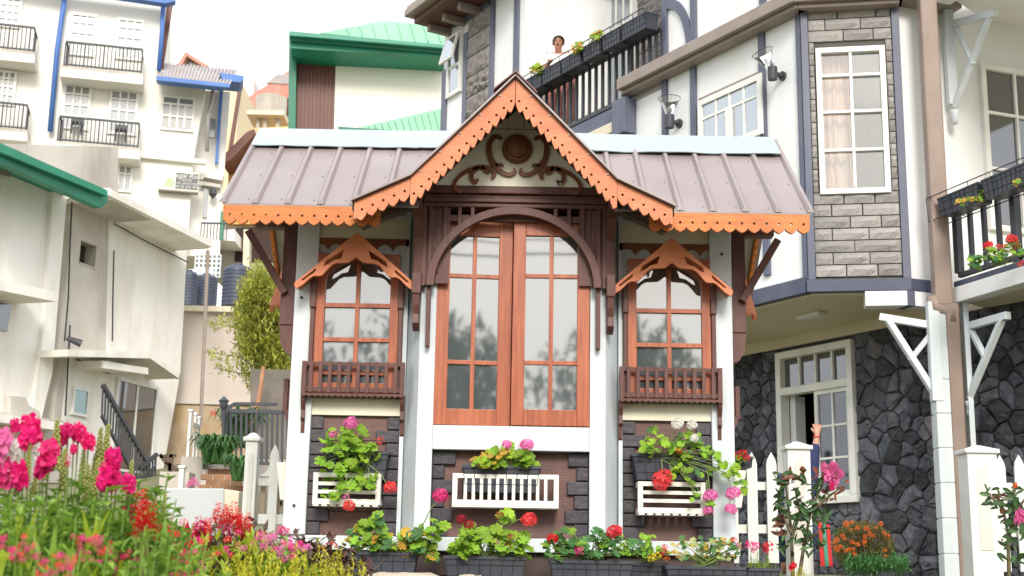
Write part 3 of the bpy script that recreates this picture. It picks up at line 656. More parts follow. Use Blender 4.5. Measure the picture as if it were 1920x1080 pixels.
# --- side windows with hood and little balcony; local frame: x across, y outward negative, z up
def side_window(xf, full=True):
    w = 1
    # white ground and scalloped rail above
    n = 6; sc = [(-.315, 3.425), (.315, 3.425), (.315, 3.385)]
    for i in range(n):
        xa = .315 - i * .63 / n; ww = .63 / n
        for k in range(1, 6): t = math.pi * k / 6; sc.append((xa - ww / 2 + ww * .40 * math.cos(t), 3.362 + .030 * math.sin(t)))
        if i < n - 1: sc += [(xa - ww, 3.352)]
    sc.append((-.315, 3.385))
    mk('scalloped_rail', MB(xf).plate([sc], -.018, .03), scroll, K)
    mk('frieze_board', MB(xf).box(-.31, .31, -.006, .03, 3.43, 3.555), cream, K)
    mk('wall_panel', MB(xf).box(-.29, .29, .004, .03, 2.40, 3.50), kwhite if full else cream, K)
    for s in (-1, 1): mk('window_post', MB(xf).box(s * .264, s * .291, -.06, .01, 2.40, 3.15), brown, K, bev=.003); mk('hood_bracket', MB(xf).box(s * .258, s * .296, -.075, -.045, 2.96, 3.14), brown, K, bev=.006)
    # window with an arched head
    f = MB(xf); W_ = .262; st = .056; zt = 3.32; zb = 2.42
    hd = [(-W_, zb), (W_, zb), (W_, zt), (-W_, zt)]
    zs = 3.14
    arch = [(W_ - st, zb + .07), (W_ - st, zs)] + [((W_ - st) * math.cos(t), zs + .13 * math.sin(t)) for t in [math.pi * k / 12 for k in range(1, 12)]] + [(-W_ + st, zs), (-W_ + st, zb + .07)]
    wn = mk('window_frame', f.plate([hd, arch], -.04, .0), leafwood, K, bev=.003)
    b = .013
    mk('glazing_bar', MB(xf).box(-b, b, -.034, -.006, zb + .07, 3.26), leafwood, wn)
    zz = [2.555, 2.765, 2.985]
    for z in zz: mk('glazing_bar', MB(xf).box(-W_ + st, W_ - st, -.036, -.008, z - b, z + b), leafwood, wn)
    e = [zb + .07] + zz + [3.262]
    for z0, z1 in zip(e, e[1:]):
        for s in (-1, 1): mk('pane', MB(xf).box(min(0, s * (W_ - st)) , max(0, s * (W_ - st)), -.014, -.010, z0, z1), glass, wn)
    # hood: two sloping boards plus a pierced bargeboard each side
    xf0 = xf; xh = lambda x, y, z: xf0(x, y, z - .04)
    for s in (-1, 1):
        a, b2 = (0, 3.462), (s * .372, 3.135)
        c = MB(xh); c.hexa([(a[0], -.20, a[1] - .02), (b2[0], -.20, b2[1] - .02), (b2[0], 0, b2[1] - .02), (a[0], 0, a[1] - .02), (a[0], -.20, a[1]), (b2[0], -.20, b2[1]), (b2[0], 0, b2[1]), (a[0], 0, a[1])])
        mk('hood_board', c, orange, K, bev=.003)
        Q = lambda t, v: (s * .374 * t, 3.455 - .328 * t - v)
        out = [Q(0, 0), Q(1, 0), Q(1.0, .022), Q(.97, .05), Q(.86, .058), Q(.74, .052), Q(.68, .060), Q(.61, .085), Q(.55, .098), Q(.48, .090), Q(.40, .082), Q(.32, .094), Q(.22, .125), Q(.12, .155), Q(0, .16)]
        h1 = [Q(.28, .030), Q(.52, .020), Q(.535, .045), Q(.46, .05), Q(.36, .045), Q(.30, .06)]; h1 = [Q(.20, .048), Q(.50, .020), Q(.535, .045), Q(.46, .058), Q(.36, .062), Q(.25, .088)]
        h2 = [Q(.66, .018), Q(.90, .018), Q(.86, .034), Q(.76, .036), Q(.69, .040), Q(.655, .036)]
        out2 = [(x, z) for x, z in out]
        mk('pierced_hood_bargeboard', MB(xh).plate([out2, h1, h2], -.215, -.19), orange, K, bev=.003)
    # balcony
    z0, z1 = 2.415, 2.615; d = -.09
    for i in range(10):
        x = -.262 + i * .0655 * .89; mk('balcony_slat', MB(xf).box(x - .0115, x + .0115, d - .012, d, z0 + .005, z1 + .0), brown, K, bev=.002)
    for s in (-1, 1):
        mk('balcony_post', MB(xf).box(s * .305 - .014, s * .305 + .014, d - .014, d + .016, z0, z1), brown, K, bev=.002)
        for y in (-.06, -.03): mk('balcony_slat', MB(xf).box(s * .305 - .006, s * .305 + .006, y - .011, y + .011, z0, z1 - .01), brown, K)
        mk('balcony_bracket', MB(xf).plate([[(.0, z0 - .01), (d - .005, z0 - .01), (d + .005, z0 - .05), (-.055, z0 - .10), (-.06, z0 - .15), (-.035, z0 - .17), (-.03, z0 - .24), (.0, z0 - .27)]], s * .307 - .012, s * .307 + .012, (lambda a_, b_, c_: (b_, a_, c_))), brown, K)
        mk('balcony_side_rail', MB(xf).box(s * .305 - .008, s * .305 + .008, d, 0, z1 - .03, z1 - .008), brown, K)
    mk('balcony_rail', MB(xf).box(-.305, .305, d + .0, d + .016, z1 - .026, z1 - .003), brown, K)
    mk('balcony_rail', MB(xf).box(-.305, .305, d + .0, d + .014, z0 + .012, z0 + .04), brown, K)
    bt = [(-.318, z0), (.318, z0), (.318, z0 - .014)]
    for i in range(18): x = .318 - i * .636 / 18; bt += [(x - .0177, z0 - .022), (x - .0353, z0 - .012)]
    mk('balcony_floor', MB(xf).plate([bt], d - .018, .0), brown, K)
side_window(lambda x, y, z: (-.975 + x, FY - .012 + y, z)); side_window(lambda x, y, z: (.995 + x, FY - .012 + y, z))
side_window(lambda x, y, z: (1.39 - y, 8.93 + x, z - .05), False); side_window(lambda x, y, z: (-1.37 + y, 8.93 - x, z - .05), False)

# --- white planter racks
def rack(x0, x1, yb, yf, z0, z1, vertical):
    c = MB(); t = .020
    c.box(x0, x1, yf, yf + t, z1 - .028, z1).box(x0, x1, yf, yf + t, z0, z0 + .034).box(x0, x0 + .03, yf, yf + t, z0 + .034, z1 - .028).box(x1 - .03, x1, yf, yf + t, z0 + .034, z1 - .028)
    r = mk('planter_rack', c, rackw, K, bev=.002)
    for xx in (x0, x1 - .015): mk('rack_side', MB().box(xx, xx + .015, yf + t, yb, z0, z0 + .03).box(xx, xx + .015, yf + t, yb, z1 - .03, z1).box(xx, xx + .015, yf + t, yf + t + .03, z0 + .03, z1 - .03), rackw, r)
    if vertical:
        n = 12; w = (x1 - x0 - .06) / n
        for i in range(1, n): mk('rack_slat', MB().box(x0 + .03 + i * w - .0095, x0 + .03 + i * w + .0095, yf + .002, yf + .016, z0 + .034, z1 - .028), rackw, r)
        mk('rack_floor', MB().box(x0, x1, yf + .002, yb, z0 - .008, z0), rackw, r)
    else:
        for z in (z0 + (z1 - z0) * .34, z0 + (z1 - z0) * .60): mk('rack_slat', MB().box(x0 + .03, x1 - .03, yf + .002, yf + .016, z, z + .022), rackw, r)
        n = 8; w = (x1 - x0) / n
        for i in range(n): mk('rack_floor_slat', MB().box(x0 + i * w + .004, x0 + (i + 1) * w - .012, yf + .002, yb, z0 - .010, z0 - .001), rackw, r)
rack(-1.185, -.775, FY, FY - .15, 1.735, 1.925, False)
rack(.785, 1.195, FY, FY - .15, 1.715, 1.905, False)
rack(-.335, .30, CY + .04, CY - .13, 1.735, 1.925, True)
# solid white boxes on the side walls
for m in (-1, 1):
    X0, X1 = (1.392, 1.545) if m > 0 else (-1.512, -1.372)
    mk('side_planter_box', MB().hexa([(X0 if m > 0 else X0 + .03, 8.75, 1.79), (X1 - (.03 if m > 0 else 0), 8.75, 1.79), (X1 - (.03 if m > 0 else 0), 9.15, 1.79), (X0 if m > 0 else X0 + .03, 9.15, 1.79), (X0, 8.72, 2.03), (X1, 8.72, 2.03), (X1, 9.18, 2.03), (X0, 9.18, 2.03)]), rackw, K, bev=.004)
# ---------------------------------------------------------------- the large white house on the right
HB = thing('guest_house', 'large white half-timbered guest house with slate trim and grey stone bay, right of the kiosk', 'house', (4.5, 16, 1.4))
def xy(u, v, Y): p = at(u, v, Y); return Vector((p.x, p.y))
C0 = xy(1512, 300, 13.5)
PW = PL(C0, (.61, -1.0))                  # long wing running away to the left; s<0 going left
PB = PL(C0, (1, -.17))                    # bay front
sB = PB.pix(1688, 300)[0]
C1 = PB.O + PB.d * sB
PC = PL(C1, (1, .36))                     # wall right of the bay
G0 = xy(1610, 800, 15.0)
PG = PL(G0, (.61, -1.0))                  # ground floor wall
zsof = PB.pix(1600, 548)[1]               # underside of the overhang
zrow2 = PW.pix(1512, 8)[1]                # string beam height
slft = PW.pix(832, 150)[0]
srec0, srec1 = PW.pix(983, 140)[0], PW.pix(1243, 60)[0]
ztop = 12.5
zb_ = PW.pix(1190, 160)[1]; print('beam z at 1190', zb_, PW.pix(1350,78)[1])
zslab = PW.pix(1112, 215)[1]; print('rail bottom z', zslab)
# long wall: lower storey, upper storey with loggia opening
zup = zrow2 - .02
rW = rect(PW, 1315, 196, 1434, 300); rW = (rW[0], PW.pix(1434, 150)[0], PW.pix(1315, 300)[1], PW.pix(1434, 138)[1])
w1 = MB(); holes_wall(w1, PW, slft, -.0, zsof + .02, zup, [], -.25, 0); mk('wall', w1, hwhite, HB)
zsill = zslab - .08
w2 = MB(); mk('wall', w2.pbox(PW, slft, srec0, zup, ztop, -.25, 0), hwhite, HB)
mk('wall', MB().pbox(PW, srec1, 0, zup, ztop, -.25, 0), hwhite, HB)
# loggia: back wall, return walls, floor
mk('wall', MB().pbox(PW, srec0 - .2, srec1 + .2, zup - .3, ztop, -1.75, -1.6), hwhite, HB)
mk('wall', MB().pbox(PW, srec0 - .15, srec0, zup, ztop, -1.6, -.25).pbox(PW, srec1, srec1 + .15, zup, ztop, -1.6, -.25), hwhite, HB)
mk('loggia_floor', MB().pbox(PW, srec0, srec1, zup - .15, zup + .0, -1.6, -.0), conc, HB)
# wide left end of the house
mk('wall', MB().pbox(PW, slft, slft + .2, 1.3, ztop, -6, -.25), hwhite, HB)
# ---- slate trim boards on the long wall
def vtrim(pl, u, v, wpx, z0, z1, o=.035, mat=None, name='trim_board'):
    a = pl.pix(u - wpx / 2, v)[0]; b = pl.pix(u + wpx / 2, v)[0]
    return mk(name, MB().pbox(pl, min(a, b), max(a, b), z0, z1, 0, o), mat or trim, HB, bev=.004)
for (u, v, wp, z0, z1) in ((1433, 200, 11, zsof + .3, zup - .02), (1303, 220, 10, zsof + .3, zup - .02), (1249, 240, 9, zsof + .3, zup - .02), (1209, 240, 7, zsof, zslab - .62), (1507, 300, 9, zsof + .02, zup)):
    vtrim(PW, u, v, wp, z0, z1)
for (u, v, wp) in ((1433, 20, 11), (1303, 60, 10), (1249, 60, 9)): vtrim(PW, u, v, wp, zup + .14, ztop)
# arched brace between two posts above the beam
def arcpts(a, b, r=0):
    pass
sa, zA = PW.pix(1250, 2); sb, zBb = PW.pix(1300, 90)
oo, ii = [], []
for k in range(13):
    t = math.pi / 2 * k / 12
    oo.append((sa + (sb - sa) * math.sin(t), zBb + (zA - zBb) * math.cos(t))); ii.append((sa + (sb - sa) * math.sin(t) * .80, zBb + (zA - zBb) * math.cos(t) * .84))
mk('arched_brace', MB().ppoly(PW, oo + ii[::-1], .0, .032), trim, HB)
# string beam
s_l = PW.pix(1184, 160)[0]
mk('string_beam', MB().pbox(PW, s_l, .10, zup - .02, zup + .13, -.02, .24).pbox(PW, s_l + .002, .09, zup - .07, zup - .02, -.02, .17), taupe, HB, bev=.012)
# balcony edge, in slate and cream
mk('balcony_edge', MB().pbox(PW, srec0 + .0, s_l - .003, zslab - .32, zslab - .10, -.02, .10), trim, HB, bev=.01)
mk('balcony_edge', MB().pbox(PW, srec0 + .0, s_l + .06, zslab - .46, zslab - .32, -.02, .16), cons, HB, bev=.01)
mk('beam_end', MB().pbox(PW, s_l - .16, s_l + .11, zslab - .55, zslab - .08, -.0, .20), trim, HB, bev=.012)
sA = PW.pix(1060, 240)[0]; sB_ = PW.pix(1206, 230)[0]
mk('block_backing', MB().pbox(PW, sA, sB_ , zsof + .2, zslab - .60, 0, .01), mortar, HB)
bricks(HB, PW, sA, sB_, zslab - 1.62, zslab - .60, [], .34, .8, blockb, j=.02, o=.01, dep=.05, rough=.035, name='rough_block', seed=5)
# left wing: window, block panel, trims
for (u, v, wp) in ((836, 150, 8), (970, 100, 8), (875, 130, 7)): vtrim(PW, u, v, wp, zsof + 1.0, 9.8 if u != 836 else 9.4, .04)
vtrim(PW, 924, 120, 7, zsof + 1, 10.2, .04)
a, z = PW.pix(840, 46); b, z2 = PW.pix(921, 8)
mk('trim_board', MB().ppoly(PW, [(a, z - .1), (b, z2 - .15), (b, z2 + .1), (a, z + .15)], .0, .045), trim, HB)
sL0, sL1 = PW.pix(879, 150)[0], PW.pix(921, 150)[0]
zt_ = PW.pix(900, 20)[1] - .05
mk('block_backing', MB().pbox(PW, sL0, sL1, zsof + 1, zt_, 0, .01), mortar, HB)
bricks(HB, PW, sL0, sL1, zsof + 2.4, zt_, [], .33, 1.2, blockb, j=.02, o=.01, dep=.05, rough=.035, name='rough_block', seed=8)
rl = (PW.pix(843, 120)[0], PW.pix(869, 120)[0], PW.pix(856, 178)[1], PW.pix(856, 66)[1])
window(HB, PW, rl, 1, [(1.1, 1), (1, 1)], .06, .05, o=.0, dep=.06)
rl2 = (rl[0] + .02, rl[1] - .02, (rl[2] + rl[3]) / 2, rl[3] - .05)
wo_ = window(HB, PW, (rl2[0], rl2[1], 0, rl2[3] - rl2[2]), 1, [(1, 1)], .045, .03, dep=.035, name='window_sash', label='top hung sash swung open')
ax = PW.w(0, 0, 0) ; piv = PW.w((rl2[0] + rl2[1]) / 2, rl2[3], .07); dv = Vector((PW.d.x, PW.d.y, 0))
mtx = Matrix.Translation(piv - ORG[HB.name]) @ Matrix.Rotation(R(-14) , 4, dv) @ Matrix.Translation(-(PW.w((rl2[0] + rl2[1]) / 2, rl2[3] - rl2[2], 0) - ORG[HB.name]))
wo_.matrix_local = mtx
# eaves of the left wing
e = MB(); sE = PW.pix(835, 30)[0]
p0, p1 = PW.pix(760, 30), PW.pix(838, -3)
zE = PW.pix(836, 48)[1] + .02
PEv = PW.sh(.7); sv, zv = PEv.pix(762, 34); print('eave', sv, zv, slft)
ev = MB().pbox(PW, sv, srec0 + .3, zv, zv + .13, -.3, .75)
mk('eaves_gutter', ev, taupe, HB, bev=.02)
mk('eaves_soffit', MB().pbox(PW, sv + .08, srec0 + .3, zv - .10, zv, -.3, .6), brown, HB)
for i in range(3): mk('eaves_rafter', MB().pbox(PW, sv + .15 + i * .5, sv + .25 + i * .5, zv - .22, zv - .10, -.2, .4), taupe, HB, bev=.01)
mk('upper_roof', MB().pbox(PW, sv, srec0 + .3, zv + .13, zv + .2, -6, .70), taupe, HB)
# window in the long wall
window(HB, PW, rW, 4, [(.30, 4), (.70, 4)], .07, .03, dep=.06)
mm = (rW[0] + rW[1]) / 2
mk('window_mullion', MB().pbox(PW, mm - .04, mm + .04, rW[2] + .07, rW[3] - .07 - (rW[3] - rW[2] - .14) * .30, .03, .078), wframe, HB)
mk('drip_line', MB().pbox(PW, rW[0] - .03, rW[1], rW[3] + .03, rW[3] + .05, 0, .02), taupe, HB)
# loggia back wall window and stone panel
PR = PW.sh(-1.6)
r = (PR.pix(1140, 30)[0], PR.pix(1192, 20)[0], PR.pix(1166, 200)[1], PR.pix(1166, 0)[1] + .3)
window(HB, PR, r, 3, [(.35, 3), (.65, 3)], .07, .03, dep=.06)
mk('loggia_door', MB().pbox(PR, PR.pix(1194, 150)[0], PR.pix(1203, 150)[0], zup, r[2] + .6, 0, .03), ochre, HB)
a, b = PR.pix(1197, 60)[0], srec1 - .0
bricks(HB, PR, a, b, zup, ztop - 2, [], .26, .6, blockb, j=.015, o=.0, dep=.05, rough=.02, name='rough_block', seed=9)
# railing along the loggia
def railing(parent, pl, s0, s1, z0, z1, o, n, post=.05, bw=.035, mat=None, bar='baluster'):
    mat = mat or rail
    mk('handrail', MB().pbox(pl, s0, s1, z1 - .045, z1, o - .03, o + .03), mat, parent, bev=.005)
    mk('bottom_rail', MB().pbox(pl, s0, s1, z0, z0 + .05, o - .025, o + .025), mat, parent, bev=.005)
    for i in range(n + 1):
        s = s0 + (s1 - s0) * i / n; wd = post if i in (0, n) else bw
        mk(bar, MB().pbox(pl, s - wd / 2, s + wd / 2, z0 + .05, z1 - .045, o - wd / 2, o + wd / 2), mat, parent)
zr0, zr1 = zslab - .05, zslab + .98
railing(HB, PW, srec0 + .03, s_l + .0, zr0, zr1 - .28, .02, 17)
railing(HB, PW, s_l + .02, srec1 + .02, zup + .13, zr1 - .28, .02, 5)
# wire planter cage
cg = MB()
for oo_, zz_ in ((.06, zr1 - .09), (.30, zr1 - .09), (.10, zr1 - .35), (.27, zr1 - .35)): cg.tube([PW.w(srec0 - .05, zz_, oo_), PW.w(srec1, zz_, oo_)], .007, 4)
n = 14
for i in range(n + 1):
    s = srec0 - .05 + (srec1 - srec0 + .05) * i / n; cg.tube([PW.w(s, zr1 - .09, .06), PW.w(s, zr1 - .35, .10), PW.w(s, zr1 - .35, .27), PW.w(s, zr1 - .09, .30)], .005, 4)
mk('planter_cage', cg, wire, HB)

# ---- bay
zb0, zb1 = zsof + .13, zup
zw = rect(PB, 1530, 92, 1664, 366); zw = (PB.pix(1533, 230)[0], PB.pix(1664, 230)[0], PB.pix(1598, 365)[1], PB.pix(1598, 91)[1])
bw_ = MB(); holes_wall(bw_, PB, 0, sB, zsof + .02, 9.2, [zw], -.2, 0); mk('bay_wall', bw_, mortar, HB)
bricks(HB, PB, .055, sB - .03, zb0 + .03, zb1 - .02, [(zw[0] - .01, zw[1] + .01, zw[2] - .01, zw[3] + .02)], .131, .37, brickm, o=.0, seed=2, dep=.04, rough=.010)
vt = lambda s0, s1, z0, z1, o=.05, m=trim: mk('trim_board', MB().pbox(PB, s0, s1, z0, z1, 0, o), m, HB, bev=.004)
vt(-.02, .055, zb0, zb1); vt(sB - .03, sB + .05, zb0, zb1)
mk('trim_board', MB().pbox(PB, -.04, sB + .05, zsof - .0, zb0, -.2, .055), navyt, HB, bev=.006)
window(HB, PB, zw, 2, [(.17, 2), (.27, 2), (.28, 2), (.28, 2)], .055, .028, mg=cglass, o=-.03, dep=.09)
cu = MB(); n = 40; sc0, sc1 = zw[0], zw[0] + (zw[1] - zw[0]) * .56
for i in range(n + 1):
    s = sc0 + (sc1 - sc0) * i / n; o = -.13 + .03 * math.sin(i * 1.35) + .012 * math.sin(i * .7)
    cu.a(PB.w(s, zw[2] - .05, o)); cu.a(PB.w(s + .04 * math.sin(i * .3), (zw[2] + zw[3]) / 2, o)); cu.a(PB.w(s, zw[3] + .05, o))
for i in range(n):
    for k in range(2): q = 3 * i + k; cu.f.append([q, q + 3, q + 4, q + 1])
mk('curtain', cu, curt, HB, smooth=True)
mk('room_interior', MB().pbox(PB, -.05, sB + .6, zb0, zb1, -3.2, -3.1), curtg, HB)
mk('room_ceiling', MB().pbox(PB, -.05, sB + .6, zb1, zb1 + .05, -3.2, -.2), hwhite, HB)
mk('cornice', MB().pbox(PB, -.10, sB + .10, zup - .02, zup + .13, -.2, .24).pbox(PB, -.05, sB + .05, zup - .07, zup - .02, -.2, .17), taupe, HB, bev=.012)
# ---- wall right of the bay
sc_ = PC.pix(1752, 300)[0]; print('PC s pipe', sc_)
wr = (PC.pix(1840, 240)[0], PC.pix(1840, 240)[0] + 2.1, PC.pix(1838, 430)[1], PC.pix(1840, 122)[1])
wc = MB(); holes_wall(wc, PC, 0, 9, zsof + .02, 9.2, [wr], -.2, 0); mk('wall', wc, hwhite, HB)
mk('trim_board', MB().pbox(PC, .0, sc_, zsof, zsof + .13, 0, .055), navyt, HB, bev=.006)
mk('cornice', MB().pbox(PC, -.10, sc_ + .3, zup - .02, zup + .13, -.2, .22), taupe, HB, bev=.012)
window(HB, PC, wr, 4, [(.28, 5), (.36, 5), (.36, 5)], .06, .03, mg=dglass, o=-.02, dep=.08)
mk('window_mullion', MB().pbox(PC, wr[0] + 1.03, wr[0] + 1.13, wr[2], wr[3], -.01, .09), wframe, HB)
mk('room_interior', MB().pbox(PC, .2, 6, zb0, zb1, -3.2, -3.1), darkin, HB)
# lower white fascia pieces over the columns
mk('fascia', MB().pbox(PB, PB.pix(1622, 570)[0], sB, zsof - .155, zsof - .002, -.15, .05), hwhite, HB, bev=.004)
mk('fascia', MB().pbox(PC, .06, sc_, zsof - .155, zsof - .002, -.15, .05), hwhite, HB, bev=.004)
mk('fascia_post', MB().pbox(PC, -.02, .058, zsof - .16, zsof, -.15, .06), trim, HB, bev=.004)
# soffit slab under the whole upper floor
def poly_slab(name, pts, z0, z1, mat): return mk(name, MB().plate([[(p.x, p.y) for p in pts]], z0, z1, lambda x, y, z: (x, z, y)), mat, HB)
W2 = lambda pl, s, o=0: pl.O + pl.d * s + pl.n * o
poly_slab('soffit', [W2(PB, .03, -.02), W2(PB, sB, -.02), W2(PC, 9, -.02), W2(PC, 9, -5), W2(PG, -13, -.1), W2(PW, slft, -.02)], zsof - .02, zsof + .0, cons)
poly_slab('floor_slab', [W2(PB, .03, -.02), W2(PB, sB, -.02), W2(PC, 9, -.02), W2(PC, 9, -5), W2(PG, -13, -.1), W2(PW, slft, -.02)], zsof + .0, zsof + .3, cons)
mk('trim_board', MB().pbox(PW, slft, -.02, zsof - .0, zsof + .17, -.2, .055), navyt, HB, bev=.006)
mk('ceiling_light', MB().pbox(PW, PW.pix(1425, 608)[0] - .1, PW.pix(1425, 608)[0] + .25, zsof - .07, zsof - .022, -.75, -.62), wframe, HB, bev=.01)
# ---- ground floor of dark volcanic stone
zg = gz(4, 14) - .02
d = (PG.pix(1466, 800)[0], PG.pix(1611, 800)[0], PG.pix(1611, 942)[1], PG.pix(1611, 632)[1] - .02)
d0 = (d[0], d[1], d[2], d[3]); zst = d[3] + .06
gw = MB(); holes_wall(gw, PG, -13, 9, zg - .3, zst - .0, [d], -.25, 0); mk('wall', gw, lavam, HB)
mk('wall', MB().pbox(PG, -13, 9, zst, zsof, -.25, .03), cons, HB)
sl, sr_ = PG.pix(1290, 800)[0], PG.pix(1950, 800)[0]
stones(HB, PG, [(sl, d[0] - .0, zg, zst)], [], .165, lava, 3)
stones(HB, PG, [(d[1] + .0, sr_, zg, zst)], [], .185, lava, 4)
stones(HB, PG, [(d[0], d[1], zg, d[2])], [], .165, lava, 6)
# sliding window: frame, fixed lights above, one leaf slid open
fw = .085
f = MB().pbox(PG, d[0], d[1], d[2], d[2] + fw, -.05, .09).pbox(PG, d[0], d[1], d[3] - fw, d[3], -.05, .09).pbox(PG, d[0], d[0] + fw, d[2] + fw, d[3] - fw, -.05, .09).pbox(PG, d[1] - fw, d[1], d[2] + fw, d[3] - fw, -.05, .09)
zt2 = d[3] - .44; f.pbox(PG, d[0] + fw, d[1] - fw, zt2 - .09, zt2, -.05, .09)
SW = mk('sliding_window', f, wframe, HB, bev=.006)
n = 4; cw = (d[1] - d[0] - 2 * fw) / n
for i in range(n):
    mk('pane', MB().pbox(PG, d[0] + fw + i * cw, d[0] + fw + (i + 1) * cw, zt2, d[3] - fw, .0, .005), dglass, SW)
    if i: mk('glazing_bar', MB().pbox(PG, d[0] + fw + i * cw - .014, d[0] + fw + i * cw + .014, zt2, d[3] - fw, .006, .04), wframe, SW)
sm = d[0] + (d[1] - d[0]) * .50; z0, z1 = d[2] + fw, zt2 - .09
for k, (a, b, o) in enumerate(((sm - .02, d[1] - fw, .03), (sm + .06, d[1] - fw - .0, -.03))):
    f = MB().pbox(PG, a, a + .05, z0, z1, o - .015, o + .02).pbox(PG, b - .05, b, z0, z1, o - .015, o + .02).pbox(PG, a + .05, b - .05, z0, z0 + .06, o - .015, o + .02).pbox(PG, a + .05, b - .05, z1 - .05, z1, o - .015, o + .02)
    lf = mk('sliding_leaf', f, wframe, HB)
    for q in (1, 2): zz = z0 + .06 + (z1 - z0 - .11) * q / 3; mk('glazing_bar', MB().pbox(PG, a + .05, b - .05, zz - .012, zz + .012, o, o + .015), wframe, lf)
    mk('glazing_bar', MB().pbox(PG, (a + b) / 2 - .012, (a + b) / 2 + .012, z0 + .06, z1 - .05, o - .002, o + .014), wframe, lf)
    mk('pane', MB().pbox(PG, a + .05, b - .05, z0 + .06, z1 - .05, o - .006, o - .002), cglass, lf)
mk('door_jamb', MB().pbox(PG, d[0] + fw, d[0] + fw + .09, z0, z1, -.22, -.06), hwhite, HB)
mk('curtain', MB().pbox(PG, sm + .05, d[1], z0, z1, -.30, -.28), curtg, HB)
mk('room_interior', MB().pbox(PG, d[0] - 3, d[1] + 5, zg, zsof, -2.6, -2.5), darkin, HB)
# ---- corner column, downpipes and braces
xyP = xy(1758, 300, 13.0)
zc = zsof - .16
def colbox(mb, u0, u1, Y, z0, z1, dep): a = at(u0, 800, Y).x; b = at(u1, 800, Y).x; return mb.box(a, b, Y, Y + dep, z0, z1)
PD = 13.05
mk('downpipe', MB().box(at(1741, 300, PD).x, at(1774, 300, PD).x, PD, PD + .15, zsof - .20, zup + 3), pipeb, HB, bev=.02)
px0, px1 = at(1786, 800, PD).x, at(1812, 800, PD).x
mk('downpipe', MB().box(px0, px1, PD, PD + .13, zg - .1, zsof - .17), pipeb, HB, bev=.02)
mk('downpipe_elbow', MB().tube([(at(1757, 590, PD).x, PD + .07, zsof - .10), (at(1757, 590, PD).x, PD + .07, zsof - .21), ((px0 + px1) / 2, PD + .07, zsof - .25), ((px0 + px1) / 2, PD + .07, zsof - .36)], .078, 10), pipeb, HB, smooth=True)
cx0, cx1 = at(1759, 800, PD).x, at(1793, 800, PD).x
nb = 7; zq = zg - .1; hq = (zc - .45 - zq) / nb
for i in range(nb): mk('column_block', MB().box(cx0, cx1, PD + .02, PD + .20, zq + i * hq + .008, zq + (i + 1) * hq - .004), kwhite, HB, bev=.008)
mk('column_core', MB().box(cx0 + .01, cx1 - .01, PD + .03, PD + .19, zg - .1, zc), kwhite, HB)
mk('column_post', MB().box(at(1745, 650, PD).x, at(1766, 650, PD).x, PD + .012, PD + .11, zc - 1.0, zc), kwhite, HB, bev=.004)
def brace(A, B, Cn, pl=None):
    # A: top outer end, B: bottom on post, Cn: inner top
    A, B, Cn = Vector(A), Vector(B), Vector(Cn)
    mk('brace_beam', MB().bar(A + (A - Cn) * .03, Cn, .07, .075, (0, 0, 1)), kwhite, HB, bev=.006)
    A2 = A - (A - Cn) * .12 
    mk('brace_strut', MB().bar(A2 - Vector((0, 0, .02)), B, .06, .085, (0, 1, 0)), kwhite, HB, bev=.006)
    m = (A2 + B) / 2
    mk('brace_tie', MB().bar(m + (m - Cn) * .10, Cn + (m - Cn) * .08, .05, .055, (0, 1, 0)), kwhite, HB, bev=.004)
    mk('brace_foot', MB().tube([B - Vector((0, 0, .04)), B - Vector((0, 0, .10)), B - Vector((0, 0, .17)), B - Vector((0, 0, .2))], [.05, .035, .045, .015], 8), kwhite, HB, smooth=True)
Y_ = PD + .08
brace(at(1652, 595, Y_ + .15), at(1757, 745, Y_), at(1757, 612, Y_))
mk('column_post', MB().box(at(1812, 650, PD).x, at(1822, 650, PD).x, PD + .03, PD + .14, zg, zc), kwhite, HB, bev=.004)
brace(at(1888, 592, Y_ - .6), at(1817, 745, Y_), at(1817, 612, Y_))
brace(at(1865, 25, Y_ - .3), at(1789, 200, Y_ + .3), at(1789, 45, Y_ + .3))
mk('column_post', MB().box(at(1780, 120, PD + .3).x, at(1797, 120, PD + .3).x, PD + .36, PD + .46, zup - 1.1, zup + .0), kwhite, HB, bev=.004)
# ---- right balcony coming towards the viewer
Q0 = xy(1783, 450, 13.15); PQ = PL(Q0, (.34, -1.0)); L = 3.6
zq0 = PQ.pix(1783, 530)[1]; zq1 = PQ.pix(1783, 382)[1]; print('balcony z', zq0, zq1, zsof)
mk('balcony_beam', MB().pbox(PQ, 0, L, zsof + .0, zq0 - .0, -.15, .0), navyt, HB, bev=.01)
mk('balcony_fascia', MB().pbox(PQ, -.02, L, zsof - .16, zsof - .003, -.15, .02), hwhite, HB, bev=.006)
mk('balcony_deck', MB().plate([[tuple(W2(PQ, 0, -.16)), tuple(W2(PQ, L, -.16)), tuple(W2(PQ, L, -3.5)), tuple(W2(PQ, -1.6, -3.5))]], zsof - .14, zq0 - .02, lambda x, y, z: (x, z, y)), cons, HB)
railing(HB, PQ, .03, L, zq0 + .04, zq0 + .82, -.06, 17, post=.07, bw=.042)
for s in (.9, 1.8): mk('railing_post', MB().pbox(PQ, s - .035, s + .035, zq0, zq0 + .88, -.095, -.025), rail, HB)
cg = MB()
for oo_, zz_ in ((-.02, zq0 + .86), (.24, zq0 + .86), (.0, zq0 + .62), (.22, zq0 + .62)): cg.tube([PQ.w(-.05, zz_, oo_), PQ.w(L, zz_, oo_)], .006, 4)
for i in range(12):
    s = -.05 + i * .33; cg.tube([PQ.w(s, zq0 + .86, -.02), PQ.w(s, zq0 + .62, .0), PQ.w(s, zq0 + .62, .22), PQ.w(s, zq0 + .86, .24)], .005, 4)
mk('planter_cage', cg, wire, HB)
